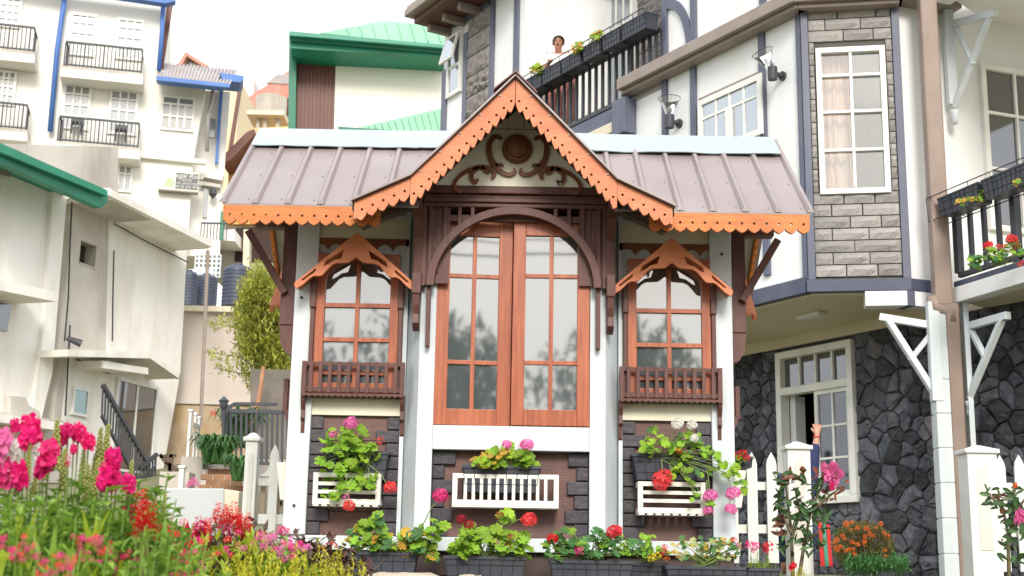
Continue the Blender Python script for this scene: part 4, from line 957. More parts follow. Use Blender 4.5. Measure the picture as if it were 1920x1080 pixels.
# storey above: projecting slab at top right
mk('upper_balcony_beam', MB().pbox(PQ, .2, L, zup + .12, zup + .30, -.15, .0), navyt, HB)
mk('upper_balcony_fascia', MB().pbox(PQ, .0, L, zup - .07, zup + .118, -.15, .02), hwhite, HB, bev=.006)
mk('upper_balcony_soffit', MB().plate([[tuple(W2(PQ, 0, -.16)), tuple(W2(PQ, L, -.16)), tuple(W2(PQ, L, -3.5)), tuple(W2(PQ, -1.6, -3.5))]], zup + .02, zup + .20, lambda x, y, z: (x, z, y)), hwhite, HB)

# ---- wall lamps
def lamp(u, v, pl, label, sc=1, tilt=0):
    s, z = pl.pix(u, v); c = pl.w(s, z, 0); out = pl.n.to_3d()
    t = thing('wall_lamp', label, 'wall lamp', c, 'wall lamps on the guest house')
    b = pl.w(s, z, .02)
    mk('back_plate', MB().tube([c, pl.w(s, z, .03)], .055 * sc, 10), rail, t)
    mk('arm', MB().tube([pl.w(s, z, .03), pl.w(s, z, .12)], .03 * sc, 8), rail, t)
    q = pl.w(s, z, .16)
    mk('holder', MB().lathe([(.055 * sc, -.08 * sc), (.058 * sc, -.02 * sc), (.058 * sc, .07 * sc), (.05 * sc, .075 * sc)], q, 14), rail, t)
    sh = MB(); n = 18; pr = [(.045, .075), (.06, .12), (.09, .20), (.125, .27), (.128, .275)]
    ta = Matrix.Rotation(tilt, 3, 'Y')
    rings = []
    for r_, z_ in pr: rings.append([sh.a(q + ta @ Vector((r_ * sc * math.cos(2 * math.pi * k / n), r_ * sc * math.sin(2 * math.pi * k / n), z_ * sc))) for k in range(n)])
    for a_, b_ in zip(rings, rings[1:]):
        for k in range(n): sh.f.append([a_[k], a_[(k + 1) % n], b_[(k + 1) % n], b_[k]])
    mk('glass_shade', sh, lampg, t, smooth=True)
    mk('shade_rim', MB().tube([q + ta @ Vector((.128 * sc * math.cos(2 * math.pi * k / 20), .128 * sc * math.sin(2 * math.pi * k / 20), .275 * sc)) for k in range(21)], .004, 5), wire, t)
    mk('bulb', MB().lathe([(.012, .08 * sc), (.03, .12 * sc), (.03, .15 * sc), (.005, .18 * sc)], q, 10), kwhite, t, smooth=True)
lamp(1275, 232, PW, 'black wall lamp with glass bowl, lower lamp above the kiosk roof beside a slate post', 1.05)
lamp(1469, 143, PW, 'black wall lamp with tilted glass bowl, just left of the grey stone bay', .95, R(-24))
lamp(1070, 24, PR, 'black wall lamp on the loggia wall above the woman', 1.05)
mk('light_switch', MB().pbox(PR, PR.pix(1024, 88)[0] - .06, PR.pix(1024, 88)[0] + .06, PR.pix(1024, 88)[1] - .06, PR.pix(1024, 88)[1] + .06, 0, .015), cons, HB, bev=.004)
# ---------------------------------------------------------------- unfinished white building, left
NL = xy(200, 600, 30); PN = PL(NL, (.31, 1.0))
concw2 = M('patched_plaster', (.74, .73, .70), (.66, .64, .60), 1.5, .85, .3, dirt=(.5, .45, .38), dirt_amt=.5, dirt_scale=1)
UB = thing('unfinished_building', 'unfinished white and bare-plaster building with stepped slabs and a green fascia at the left edge', 'building', (NL.x, NL.y + 2, 3.2))
pr = lambda u0, v0, u1, v1: rect(PN, u0, v0, u1, v1)
def pp(name, pts, o0, o1, mat, pl=PN, par=UB, **k): return mk(name, MB().ppoly(pl, [pl.sh(o1).pix(*p) for p in pts], o0, o1), mat, par, **k)
pp('parapet_wall', [(-30, 300), (-30, 268), (222, 276), (222, 480), (-30, 480)], -3.4, -3.2, conc)
pp('wall', [(-40, 300), (112, 352), (104, 620), (68, 800), (-40, 800)], -.3, 0, concw)
pp('wall', [(100, 352), (126, 362), (98, 700), (74, 800), (58, 800), (84, 600)], .0, .10, concw)
# bare plaster wall with its small window hole
wh = rect(PN, 152, 450, 178, 503)
w = MB(); q = PN.pix(118, 600)[0], PN.pix(206, 600)[0]; holes_wall(w, PN, q[0], q[1], PN.pix(150, 880)[1], PN.pix(160, 372)[1], [wh], -.3, 0)
mk('bare_plaster_wall', w, conc, UB)
mk('window_recess', MB().pbox(PN, wh[0], wh[1], wh[2], wh[3], -.42, -.30), darkin, UB)
mk('window_sill', MB().pbox(PN, wh[0] - .02, wh[1] + .02, wh[2] - .03, wh[2], -.2, .03), conc, UB)
pp('wall', [(205, 352), (352, 445), (338, 702), (200, 660)], -.3, .02, concw)
pp('roof_slab', [(204, 353), (398, 452), (398, 464), (204, 366)], -4.5, 1.15, concw)
pp('slab_soffit', [(210, 372), (392, 462), (392, 466), (210, 376)], -4.4, 1.0, conc)
pp('terrace_slab', [(-40, 515), (106, 548), (106, 566), (-40, 536)], -.2, .9, concw)
pp('dark_window', [(-20, 560), (22, 572), (14, 622), (-20, 612)], .0, .04, dglass)
pp('canopy_slab', [(128, 655), (282, 660), (336, 700), (336, 710), (282, 672), (128, 668)], -1.0, .8, concw)
pp('canopy_beam', [(192, 676), (278, 690), (278, 702), (192, 690)], .0, .7, concw)
pp('wall', [(128, 664), (336, 712), (302, 905), (104, 905)], -.3, .01, concw)
pp('plinth', [(-40, 765), (120, 790), (110, 905), (-40, 905)], -.1, .12, conc)
pp('ledge_slab', [(-40, 770), (118, 793), (116, 808), (-40, 786)], .0, .5, concw)
g1 = rect(PN, 135, 724, 160, 783); window(UB, PN, g1, 1, [(1, 1)], .06, .02, mg=GL('green_tinted_glass', (.05, .20, .17), .12), o=.01, dep=.06)
dr = rect(PN, 216, 714, 281, 880); dr = (dr[0], dr[1], dr[2], dr[3] )
window(UB, PN, (dr[0], dr[1], PN.pix(250, 888)[1], PN.pix(250, 716)[1]), 2, [(1, 2)], .06, .06, mg=dglass, o=.01, dep=.07, name='glazed_door')
mk('door_curtain', MB().pbox(PN, dr[0] + .7, dr[1] - .12, PN.pix(250, 880)[1], PN.pix(250, 728)[1], .038, .044), curtg, UB)
# stained patches of exposed plaster: rubble ledge at the broken wall edge
pp('rubble_edge', [(20, 742), (48, 745), (55, 760), (75, 772), (70, 790), (20, 780)], .01, .14, conc)
# green fascia and roof edge
pp('green_fascia', [(-40, 252), (202, 358), (202, 368), (-40, 268)], 1.15, 1.35, greenm)
pp('green_fascia', [(-40, 268), (202, 368), (202, 378), (190, 390), (-40, 286)], 1.0, 1.2, greenm)
pp('green_roof_sheet', [(-40, 250), (200, 356), (200, 360), (-40, 254)], -3, 1.2, greenm)
pp('gutter_pipe', [(-40, 306), (20, 322), (20, 332), (-40, 318)], .2, .5, taupe)
# lamp on its conduit
c = PN.pix(118, 640); mk('conduit', MB().tube([PN.w(PN.pix(121, 610)[0], PN.pix(121, 610)[1], .14), PN.w(PN.pix(112, 780)[0], PN.pix(112, 780)[1], .14)], .02, 6), wire, UB)
mk('camera_lamp', MB().tube([PN.w(c[0] - .1, c[1] + .05, .16), PN.w(c[0] + .1, c[1] - .05, .4)], [.05, .09], 10), rail, UB)
for pts in ([(126, 380), (122, 470), (119, 560), (112, 640)], [(205, 470), (203, 560), (202, 640)], [(128, 668), (160, 690), (196, 700)], [(206, 420), (260, 450), (344, 492)]):
    mk('wall_cable', MB().tube([PN.w(PN.pix(*p)[0], PN.pix(*p)[1], .12) for p in pts], .018, 5), wire, UB)
# stair with railing
ST = thing('stair_railing', 'dark steel stair railing sloping down in front of the glazed door', 'railing', at(245, 880, 28.2))
PS = PN.sh(.9)
def rr(a, b, w_=.05, pl=PS): A, B = pl.pix(*a), pl.pix(*b); return MB().bar(pl.w(A[0], A[1]), pl.w(B[0], B[1]), w_, w_)
mk('handrail', rr((193, 722), (272, 862), .09), rail, ST); mk('bottom_rail', rr((191, 780), (262, 910), .06), rail, ST); mk('handrail', rr((262, 878), (294, 852), .08), rail, ST); mk('handrail', rr((262, 900), (290, 876), .05), rail, ST)
n = 15
for i in range(n + 1):
    t = i / n; a = (193 + 79 * t, 724 + 138 * t); b = (191 + 75 * t, 780 + 132 * t); mk('baluster', rr(a, b, .035), rail, ST)
for i in range(5): t = i / 4; mk('baluster', rr((270 + 22 * t, 872 - 16 * t), (268 + 21 * t, 925), .04), rail, ST)
# ---------------------------------------------------------------- hotel
greyroof2 = M('pale_rusty_sheet', (.50, .46, .44), (.40, .34, .32), 1, .5, .05, dirt=(.34, .2, .14), dirt_amt=.4)
HO = xy(200, 200, 48); PH = PL(HO, (1, .24))
HT = thing('hotel', 'tall cream-white hotel with blue gutters and railed balconies at the upper left', 'hotel', (HO.x, HO.y + 2, 6.5))
hp = lambda name, pts, o0, o1, mat, pl=PH: mk(name, MB().ppoly(pl, [pl.sh(o1).pix(*p) for p in pts], o0, o1), mat, HT)
hp('wall', [(-60, -40), (318, -40), (298, 128), (386, 166), (384, 178), (362, 302), (350, 480), (-60, 480)], -8, 0, hotelw)
hp('roof_fascia', [(-60, -60), (330, -10), (329, 2), (310, 6), (200, -10), (-60, -50)], .5, .9, bluem)
hp('band', [(88, 269), (385, 299), (385, 307), (88, 277)], .0, .22, hotelw)
hp('band', [(318, -30), (330, -30), (306, 128), (300, 128)], -.6, -.4, brsof)
# lower wing roof, gutter and downpipes
f0, f1 = PH.sh(1.3).pix(296, 144), PH.sh(1.3).pix(432, 158); b0, b1 = PH.sh(-2.2).pix(300, 119), PH.sh(-2.2).pix(446, 132)
nr = 22
for i in range(nr):
    for k, (ta, tb, dz) in enumerate(((i / nr, (i + .5) / nr, 0), ((i + .5) / nr, (i + 1) / nr, .07))):
        L_ = lambda a, b, t: (a[0] + (b[0] - a[0]) * t, a[1] + (b[1] - a[1]) * t)
        P4 = [(L_(f0, f1, ta), 1.3), (L_(f0, f1, tb), 1.3), (L_(b0, b1, tb), -2.2), (L_(b0, b1, ta), -2.2)]
        q_ = [PH.w(p[0], p[1] + dz - .08, o) for p, o in P4] + [PH.w(p[0], p[1] + dz, o) for p, o in P4]
        mk('roof_sheet', MB().hexa(q_), greyroof if k else greyroof2, HT)
hp('gutter', [(293, 142), (431, 157), (431, 164), (293, 150)], 1.15, 1.42, bluem)
hp('gutter_board', [(293, 150), (425, 165), (418, 168), (296, 155)], .9, 1.1, bluem)
hp('gutter', [(412, 136), (457, 142), (457, 150), (450, 154), (418, 151)], -.5, .6, bluem)
def dp(pts, w_=.16, o=.2, mat=None): mk('downpipe', MB().tube([PH.w(*PH.pix(*p), o) for p in pts], w_, 8), mat or bluem, HT, smooth=True)
dp([(124, -10), (118, 30), (108, 100), (95, 250)], .10, .25); dp([(307, -5), (304, 60), (298, 136)], .09, .2)
dp([(400, 165), (396, 195), (390, 215), (388, 285)], .08, .1, greyroof)
hp('blue_post', [(412, 168), (418, 168), (409, 305), (403, 305)], -1.2, -1.0, bluem)
hp('wing_wall', [(384, 170), (432, 172), (420, 330), (362, 310)], -3.5, -1.3, hotelw)
hp('wing_wall', [(362, 306), (418, 330), (412, 480), (350, 480)], -3.2, -.9, hotelw)
hp('ledge', [(362, 318), (418, 330), (417, 338), (362, 328)], -.9, -.5, hotelw)
hp('ledge', [(370, 338), (414, 346), (413, 352), (370, 345)], -.9, -.6, conc)
hp('wing_window', [(392, 222), (404, 223), (402, 258), (390, 257)], -1.28, -1.2, fglass)
hp('entrance_door', [(382, 350), (390, 351), (388, 408), (380, 407)], -.88, -.8, fglass)
mk('lantern', MB().lathe([(.02, .2), (.12, .12), (.16, -.1), (.08, -.2), (.02, -.28)], PH.w(*PH.pix(400, 353), -.5), 8), rail, HT)
hp('green_door', [(414, 396), (421, 397), (418, 450), (411, 449)], -.9, -.85, greenm)
# windows and balcony doors
for (u0, v0, u1, v1) in ((133, 24, 176, 108), (221, 34, 265, 116), (121, 157, 166, 246), (207, 167, 255, 256), (0, -6, 38, 55), (-6, 131, 27, 200)):
    a = rect(PH, u0, v0, u1, v1); window(HT, PH, (a[0], a[1], a[2], a[3]), 3, [(.18, 3), (.27, 3), (.27, 3), (.27, 3)], .10, .07, mg=fglass, dep=.1)
a = rect(PH, 304, 179, 362, 249); window(HT, PH, a, 4, [(.2, 2), (.4, 4), (.4, 4)], .08, .08, mg=GL('grey_window_glass', (.22, .22, .21), .10, .15), dep=.1)
a = rect(PH, 222, 309, 246, 362); window(HT, PH, a, 2, [(.3, 2), (.7, 2)], .08, .07, mg=fglass, dep=.1)
def balcony(u0, vt, u1, vb, nb):
    P2 = PH.sh(.95); a = P2.pix(u0, vt); b = P2.pix(u1, vt + (u1 - u0) * .105); s0, s1 = a[0], b[0]; z1 = (a[1] + b[1]) / 2; zz = z1 - 1.0
    mk('balcony_slab', MB().pbox(PH, s0 - .1, s1 + .1, zz - .45, zz - .12, 0, 1.0), hotelw, HT, bev=.02)
    mk('balcony_curb', MB().pbox(PH, s0 - .08, s1 + .08, zz - .12, zz - .0, 0, .98), conc, HT)
    mk('handrail', MB().pbox(PH, s0, s1, z1 - .07, z1, .90, .97).pbox(PH, s0, s0 + .06, z1 - .07, z1, 0, .9).pbox(PH, s1 - .06, s1, z1 - .07, z1, 0, .9), rail, HT)
    mk('bottom_rail', MB().pbox(PH, s0, s1, zz + .05, zz + .10, .90, .96), rail, HT)
    for i in range(nb + 1):
        s = s0 + (s1 - s0) * i / nb; w_ = .035 if i % 5 else .055; mk('baluster', MB().pbox(PH, s - w_ / 2, s + w_ / 2, zz, z1 - .07, .915, .95), rail, HT)
    for o in (.2, .42, .64):
        for s in (s0 + .03, s1 - .03): mk('baluster', MB().pbox(PH, s - .018, s + .018, zz, z1 - .07, o, o + .035), rail, HT)
balcony(124, 76, 268, 130, 20); balcony(112, 215, 262, 268, 20); balcony(-60, 37, 66, 90, 16); balcony(-70, 183, 52, 238, 16)
# balcony chairs
for k, (u, v) in enumerate(((146, 232), (228, 246))):
    s, z = PH.pix(u, v); c = MB()
    for ds in (-.18, .18):
        c.pbox(PH, s + ds - .02, s + ds + .02, z - .5, z + .15, .4, .44); 
    c.pbox(PH, s - .2, s + .2, z - .12, z - .08, .2, .6)
    t = thing('balcony_chair', ('dark chair on the lower hotel balcony behind its left bars', 'dark chair on the lower hotel balcony behind its right bars')[k], 'chair', PH.w(s, z - .5, .4), 'chairs on the hotel balcony')
    mk('seat', MB().pbox(PH, s - .2, s + .2, z - .12, z - .08, .2, .6), rail, t); mk('backrest', MB().pbox(PH, s - .2, s + .2, z + .0, z + .18, .2, .23), rail, t)
    for ds in (-.18, .18):
        for oo_ in (.22, .56): mk('leg', MB().pbox(PH, s + ds - .02, s + ds + .02, z - .5, z - .12, oo_, oo_ + .035), rail, t)
# sign
sgz = rect(PH, 299, 318, 373, 362)
s0, z1 = PH.pix(300, 318); s1, z0 = PH.pix(371, 364); z1 -= .08
SG = thing('hotel_sign', 'sign board with white lettering on dark grey, on the hotel wall', 'sign', PH.w((s0 + s1) / 2, z0, .1))
mk('sign_box', MB().pbox(PH, s0, s1, z0, z1, .02, .28), signl, SG, bev=.02)
sd = s0 + (s1 - s0) * .42; H = z1 - z0
mk('dark_panel', MB().pbox(PH, sd, s1 - .03, z0 + .07, z1 - .07, .28, .295), signd, SG)
mk('ledge', MB().pbox(PH, s0, s1, z0 - .05, z0, .02, .34), taupe, SG)
mk('picture', MB().ppoly(PH, [(s0 + .2, z0 + .12), (sd - .05, z0 + .12), (sd - .08, z0 + H * .55), (s0 + (sd - s0) * .6, z0 + H * .6), (s0 + .25, z0 + H * .45)], .28, .288), M('leaf_green_print', (.40, .55, .28), None, 3, .5, 0), SG)
def text(body, par, pl, s, z, h, o, mat, align='CENTER', shear=0):
    cu = bpy.data.curves.new('lettering', 'FONT'); cu.body = body; cu.size = h; cu.align_x = align; cu.extrude = .004; cu.shear = shear
    t = link(bpy.data.objects.new('tmp', cu)); bpy.context.view_layer.update(); me = bpy.data.meshes.new_from_object(t); bpy.data.objects.remove(t)
    me.materials.append(mat); p = pl.w(s, z, o); q = inst('lettering', me, par, p, (math.pi / 2, 0, pl.ang())); return q
ws = M('white_lettering', (.62, .62, .60), None, 2, .5, 0); sm_ = (sd + s1) / 2 - .015; ww = s1 - sd
text('Regal Rose', SG, PH, sm_, z0 + H * .66, .27, .30, ws, shear=.3); text('HOTEL', SG, PH, sm_, z0 + H * .50, .13, .30, ws)
text('HOTEL APARTMENTS', SG, PH, sm_, z0 + H * .33, .115, .30, ws); text('+94 52 223 9918', SG, PH, sm_, z0 + H * .14, .15, .30, ws)
# ---------------------------------------------------------------- houses further back
def bldg(name, label, Y, pieces, cat='house'):
    p = at(pieces[0][1][0][0], pieces[0][1][0][1], Y); t = thing(name, label, cat, (p.x, Y, p.z)); pl = PL((p.x, Y), (1, 0))
    for nm, pts, o0, o1, mat in pieces: mk(nm, MB().ppoly(pl, [pl.sh(o1).pix(*q) for q in pts], o0, o1), mat, t)
    return t, pl
bldg('dormer_house', 'far house with a red gable poking up behind the grey corrugated roof', 75, [
    ('gable_wall', [(340, 128), (350, 104), (376, 128)], -5, 0, hotelw), ('roof', [(330, 126), (348, 97), (392, 124), (384, 126), (350, 105), (338, 128)], -5, .6, redroof), ('gable_window', [(345, 122), (352, 109), (366, 122)], .0, .1, fglass), ('wall', [(335, 200), (335, 126), (388, 126), (388, 200)], -4, -.05, hotelw)])
bldg('corner_house', 'narrow cream house with brown downpipe squeezed behind the hotel wing', 60, [
    ('wall', [(395, 440), (415, 150), (450, 150), (432, 440)], -5, 0, M('pale_yellow_paint', (.76, .62, .38), (.72, .60, .42), .8, .8, .1)), ('downpipe', [(447, 160), (452, 160), (428, 310), (423, 310)], .0, .3, brsof)])
bldg('red_roof_house', 'white house with stepped faded red roofs between the hotel and the old water tank', 66, [
    ('wall', [(430, 330), (446, 170), (478, 150), (478, 240), (462, 330)], -6, 0, hotelw), ('chimney', [(460, 188), (462, 148), (476, 152), (474, 190)], -1, .5, hotelw), ('upper_roof', [(438, 158), (462, 172), (460, 180), (436, 168)], -3, 1, redroof),
    ('wall', [(440, 420), (446, 200), (545, 200), (545, 420)], -8, -1.5, hotelw), ('roof', [(438, 198), (470, 180), (545, 130), (545, 182), (468, 204), (440, 208)], -5, .8, redroof), ('roof_top', [(500, 155), (520, 140), (545, 138), (545, 158)], -3, .85, greyroof)])
bldg('orange_house', 'orange house with brown sloping eaves beside the kiosk roof', 52, [
    ('wall', [(424, 400), (430, 300), (470, 262), (560, 250), (560, 420), (424, 420)], -6, 0, ochre), ('eaves', [(415, 306), (412, 298), (462, 248), (476, 242), (478, 252), (432, 300)], -5, 1.6, brsof), ('cream_moulding', [(462, 262), (468, 240), (560, 236), (560, 254)], .0, 1.2, M('pale_yellow_moulding', (.62, .52, .28), None, 1, .7, .1)), ('pilaster', [(462, 400), (466, 272), (500, 272), (496, 400)], .0, .3, M('pale_orange_paint', (.66, .46, .26), None, 1, .7, .1)), ('window', [(452, 300), (457, 298), (455, 330), (451, 332)], .0, .1, dglass),
    ('lower_wall', [(400, 520), (408, 418), (560, 405), (560, 520)], -6, -.3, conc), ('dark_opening', [(440, 490), (442, 428), (545, 424), (545, 490)], -.3, -.2, darkin), ('post', [(455, 500), (457, 430), (468, 430), (467, 500)], -.2, .3, cons), ('slab', [(395, 448), (400, 432), (440, 430), (440, 452)], -.2, 1.5, concw)])
t = thing('water_tank', 'old stained concrete water tank on props above the orange house', 'water tank', at(508, 244, 55), None)
c = at(508, 200, 55); k = 55 / 2500.0
mk('tank', MB().lathe([(28 * k, -22 * k), (31 * k, -20 * k), (31 * k, 20 * k), (26 * k, 22 * k), (10 * k, 27 * k)], (c.x, 55, c.z - 3 * k), 20), conc, t, smooth=False)
mk('platform', MB().box(c.x - 36 * k, c.x + 36 * k, 53.8, 56.2, c.z - 36 * k, c.z - 27 * k), cons, t)
for dx in (-20, -6, 18): mk('prop', MB().box(c.x + dx * k, c.x + (dx + 7) * k, 54.2, 54.5, c.z - 58 * k, c.z - 36 * k), conc, t)
# terrace railing under the orange house
t = thing('terrace_railing', 'thin dark railing on the grey terrace slab at the foot of the hotel', 'railing', at(398, 448, 47))
PT = PL(xy(398, 440, 47), (1, 0))
a, b = PT.pix(378, 417), PT.pix(424, 450)
mk('handrail', MB().pbox(PT, a[0], b[0], a[1] - .06, a[1], 0, .05), rail, t)
for i in range(9): s = a[0] + (b[0] - a[0]) * i / 8; mk('baluster', MB().pbox(PT, s - .015, s + .015, b[1], a[1], 0, .03), rail, t)
t = thing('lattice_screen', 'small white pierced block screen left of the blue water tanks', 'screen', at(390, 518, 44))
PT = PL(xy(390, 500, 44), (1, 0)); a, b = PT.pix(366, 476), PT.pix(412, 520); hs = []
for i in range(6):
    for j in range(5):
        s = a[0] + (b[0] - a[0]) * (i + .5) / 6; z = b[1] + (a[1] - b[1]) * (j + .5) / 5; hs.append((s - .045, s + .045, z - .05, z + .05))
mk('pierced_block_wall', holes_wall(MB(), PT, a[0], b[0], b[1], a[1], hs, -.1, 0), kwhite, t)
# ---------------------------------------------------------------- green-roofed building behind the kiosk
GB = thing('green_roof_building', 'cream building with green fascia and red-brown boarded side wall behind the kiosk', 'building', (at(700, 240, 34).x, 34, 3))
PG2 = PL(xy(632, 160, 32), (1, .10))
gp = lambda name, pts, o0, o1, mat: mk(name, MB().ppoly(PG2, [PG2.sh(o1).pix(*p) for p in pts], o0, o1), mat, GB)
gp('wall', [(630, 92), (840, 105), (840, 420), (622, 420)], -6, 0, M('cream_white_paint', (.80, .77, .68), (.77, .74, .65), .5, .75, .1))
gp('brown_boarded_wall', [(552, 90), (636, 95), (626, 420), (545, 420)], -.25, -.05, brsof)
for i in range(11):
    t_ = i / 11; gp('wall_board', [(553 + 80 * t_, 91), (553 + 80 * (t_ + .08), 92), (546 + 78 * (t_ + .08), 400), (546 + 78 * t_, 400)], -.05, -.02, brsof)
gp('corner_fascia', [(542, 60), (556, 62), (552, 420), (539, 420)], -.3, .35, greenf)
gp('eaves_fascia', [(542, 58), (836, 84), (836, 90), (542, 66)], -.2, 1.3, greenm)
gp('eaves_fascia', [(542, 66), (836, 90), (836, 98), (556, 76), (545, 76)], -.2, 1.15, greenf)
gp('eaves_fascia', [(545, 76), (836, 98), (836, 106), (600, 94), (545, 90)], -.2, 1.0, greenm)
gp('roof', [(600, 62), (720, 38), (840, 52), (840, 86)], -.3, .9, greenr)
for i in range(9):
    t_ = i / 8; gp('roof_rib', [(650 + 190 * t_, 52 - 10 * math.sin(3.14 * t_)), (652 + 190 * t_, 52 - 10 * math.sin(3.14 * t_)), (662 + 190 * t_, 78), (660 + 190 * t_, 78)], .9, .94, greenr)
gp('lower_roof', [(665, 240), (840, 200), (840, 262), (650, 262)], .05, .9, greenr)
for i in range(12):
    t_ = i / 12; x = 690 + 150 * t_; gp('roof_rib', [(x, 236 - (x - 690) * .22), (x + 2, 236 - (x - 690) * .22), (x + 14, 260), (x + 12, 260)], .9, .95, greenr)
gp('gutter', [(634, 237), (840, 252), (840, 262), (634, 246)], .2, 1.2, greenf)
# ---------------------------------------------------------------- retaining wall with water tanks
RWL = thing('retaining_wall', 'tall pinkish plastered retaining wall with peeling ochre base, left of the kiosk', 'wall', (at(440, 800, 34).x, 34, 3.6))
PR2 = PL(xy(450, 700, 34), (1, .06))
rp = lambda name, pts, o0, o1, mat: mk(name, MB().ppoly(PR2, [PR2.sh(o1).pix(*p) for p in pts], o0, o1), mat, RWL)
rp('wall', [(330, 582), (590, 590), (590, 765), (320, 755)], -.6, 0, retm)
rp('wall_base', [(320, 752), (590, 760), (590, 960), (290, 960)], -.6, .08, retlow)
rp('coping', [(328, 572), (592, 578), (592, 588), (328, 582)], -.7, .18, cons)
rp('terrace', [(328, 576), (592, 582), (592, 586), (328, 580)], -18, -.7, conc)
rp('ledge', [(318, 750), (590, 757), (590, 763), (318, 756)], .0, .14, conc)
# tanks
def tank(u0, u1, vt, vb, Y, label):
    c = at((u0 + u1) / 2, vb, Y); k = Y / 2500.0; r = (u1 - u0) / 2 * k; h = (vb - vt) * k * .96
    pr_ = [(r * .97, 0)]; n = 9
    for i in range(n):
        z = h * .80 * i / n; pr_ += [(r, z + h * .01), (r, z + h * .055), (r * .965, z + h * .065), (r * .965, z + h * .085)]
    pr_ += [(r, h * .80), (r * .97, h * .86), (r * .75, h * .93), (r * .35, h * .955), (r * .33, h), (.02, h)]
    t = thing('plastic_water_tank', label, 'water tank', (c.x, Y, c.z), 'blue water tanks on the retaining wall')
    mk('tank_body', MB().lathe(pr_[:-3], (c.x, Y, c.z), 28), tankm, t, smooth=False); mk('lid', MB().lathe(pr_[-3:], (c.x, Y, c.z), 20), tankm, t)
tank(414, 470, 488, 576, 35.6, 'largest ribbed navy water tank, nearest the kiosk'); tank(362, 406, 508, 575, 36.6, 'middle ribbed navy water tank behind the thin pole'); tank(334, 368, 500, 574, 35.8, 'leftmost ribbed navy water tank, half hidden by the white building')
t = thing('thin_pole', 'thin grey pole standing against the plastered retaining wall', 'pole', at(376, 800, 32)); a, b = at(390, 470, 32), at(376, 800, 32)
mk('shaft', MB().tube([b, a], .045, 8), taupe, t)
# mossy block wall, stick, steel fence, garden lamp
MWL = thing('mossy_block_wall', 'short mossy grey block wall behind the steel fence beside the kiosk', 'wall', at(510, 880, 19.5))
PM = PL(xy(510, 800, 19.5), (1, 0))
mk('wall', MB().ppoly(PM, [PM.pix(470, 692), PM.pix(600, 694), PM.pix(600, 920), PM.pix(468, 920)], -.3, 0), M('mossy_concrete', (.21, .185, .165), (.12, .105, .085), 2, .9, .5, dirt=(.07, .07, .05), dirt_amt=.8, dirt_scale=1.6), MWL)
mk('ledge', MB().pbox(PM, PM.pix(450, 880)[0], PM.pix(600, 880)[0], PM.pix(500, 930)[1], PM.pix(500, 868)[1], -.5, .6), conc, MWL)
t = thing('wooden_stick', 'bent brown stick leaning on the mossy block wall', 'stick', at(477, 822, 18.6))
mk('stick', MB().tube([at(474, 825, 18.6), at(480, 780, 18.7), at(487, 740, 18.9), at(494, 688, 19.1)], [.03, .04, .035, .03], 7), M('orange_brown_branch', (.36, .18, .09), (.26, .13, .07), 9, .8, .3), t, smooth=True)
SF = thing('steel_fence', 'dark steel railing fence on the terrace left of the kiosk', 'fence', at(490, 880, 17.5)); PF = PL(xy(490, 800, 17.5), (1, 0))
def fb(a, b, w_): A, B = PF.pix(*a), PF.pix(*b); return MB().bar(PF.w(*A), PF.w(*B), w_, w_)
mk('top_rail', fb((420, 770), (560, 774), .05), rail, SF); mk('top_rail', fb((420, 770), (440, 757), .04), rail, SF); mk('top_rail', fb((440, 757), (520, 758), .04), rail, SF); mk('bottom_rail', fb((420, 868), (560, 870), .04), rail, SF)
for i in range(14): u = 424 + i * 9.6; mk('bar', fb((u, 771), (u - 1, 869), .03 if i else .06), rail, SF)
t = thing('garden_lamp', 'small black lantern on a thin post beside the steel fence', 'lamp', at(418, 868, 17.2))
a = at(419, 790, 17.2); mk('post', MB().tube([at(418, 868, 17.2), a], .022, 8), rail, t); a = at(419, 762, 17.2)
mk('post', MB().tube([at(419, 790, 17.2), at(419, 770, 17.2)], .03, 8), rail, t)
mk('lantern', MB().lathe([(.025, -.05), (.05, .0), (.055, .06), (.075, .07), (.04, .10), (.01, .13)], a, 8), rail, t)
# stair of bricks, white posts
BS = thing('brick_steps', 'low flight of worn brick steps below the strap-leaved plants', 'steps', at(410, 915, 15.2))
PBs = PL(xy(410, 900, 15), (1, 0))
for i in range(4):
    pb = PL(PBs.O + Vector((0, i * .25)), (1, 0)); sa, zt_s = pb.pix(372 + i * 2, 908 - i * 10); sb2 = pb.pix(466, 908)[0]
    zl = zt_s - .07; 
    for j in range(4):
        w0 = (sb2 - sa) / 4; off = .5 * w0 * (i % 2)
        a_ = sa + j * w0 + off; mk('brick', MB().pbox(pb, a_ + .004, min(a_ + w0 - .004, sb2 + .05), zl, zt_s - .004, -.2, .004 * ((i + j) % 3)), yellowin, BS, bev=.006)
    mk('step_core', MB().pbox(pb, sa + .01, sb2, zl - .6, zt_s - .012, -1.5, -.006 - .0), conc, BS)
WP = thing('white_baluster_fence', 'old white concrete post fence running back along the steps', 'fence', at(352, 860, 16.5))
for i, (u, vt, vb, Y, w_) in enumerate(((354, 772, 856, 16.2, 11), (364, 778, 852, 17.2, 8), (371, 785, 846, 18.2, 7), (339, 878, 918, 14.6, 12))):
    a = at(u - w_ / 2, vb, Y); b = at(u + w_ / 2, vt, Y); mk('post', MB().box(a.x, b.x, Y, Y + .08, a.z - .3, b.z), fencew, WP, bev=.008); mk('post_cap', MB().box(a.x - .012, b.x + .012, Y - .012, Y + .092, b.z, b.z + .03), fencew, WP, bev=.006)
mk('rail', MB().bar(at(358, 795, 16.3), at(372, 800, 18.3), .05, .05), fencew, WP)
a, b = at(300, 884, 15), at(352, 930, 15); mk('base_wall', MB().box(a.x, b.x, 15, 15.3, b.z - .3, a.z), conc, WP)
a, b = at(340, 856, 15.9), at(376, 930, 15.9); mk('pier', MB().box(a.x, b.x, 15.9, 18, b.z - .5, a.z), conc, WP)
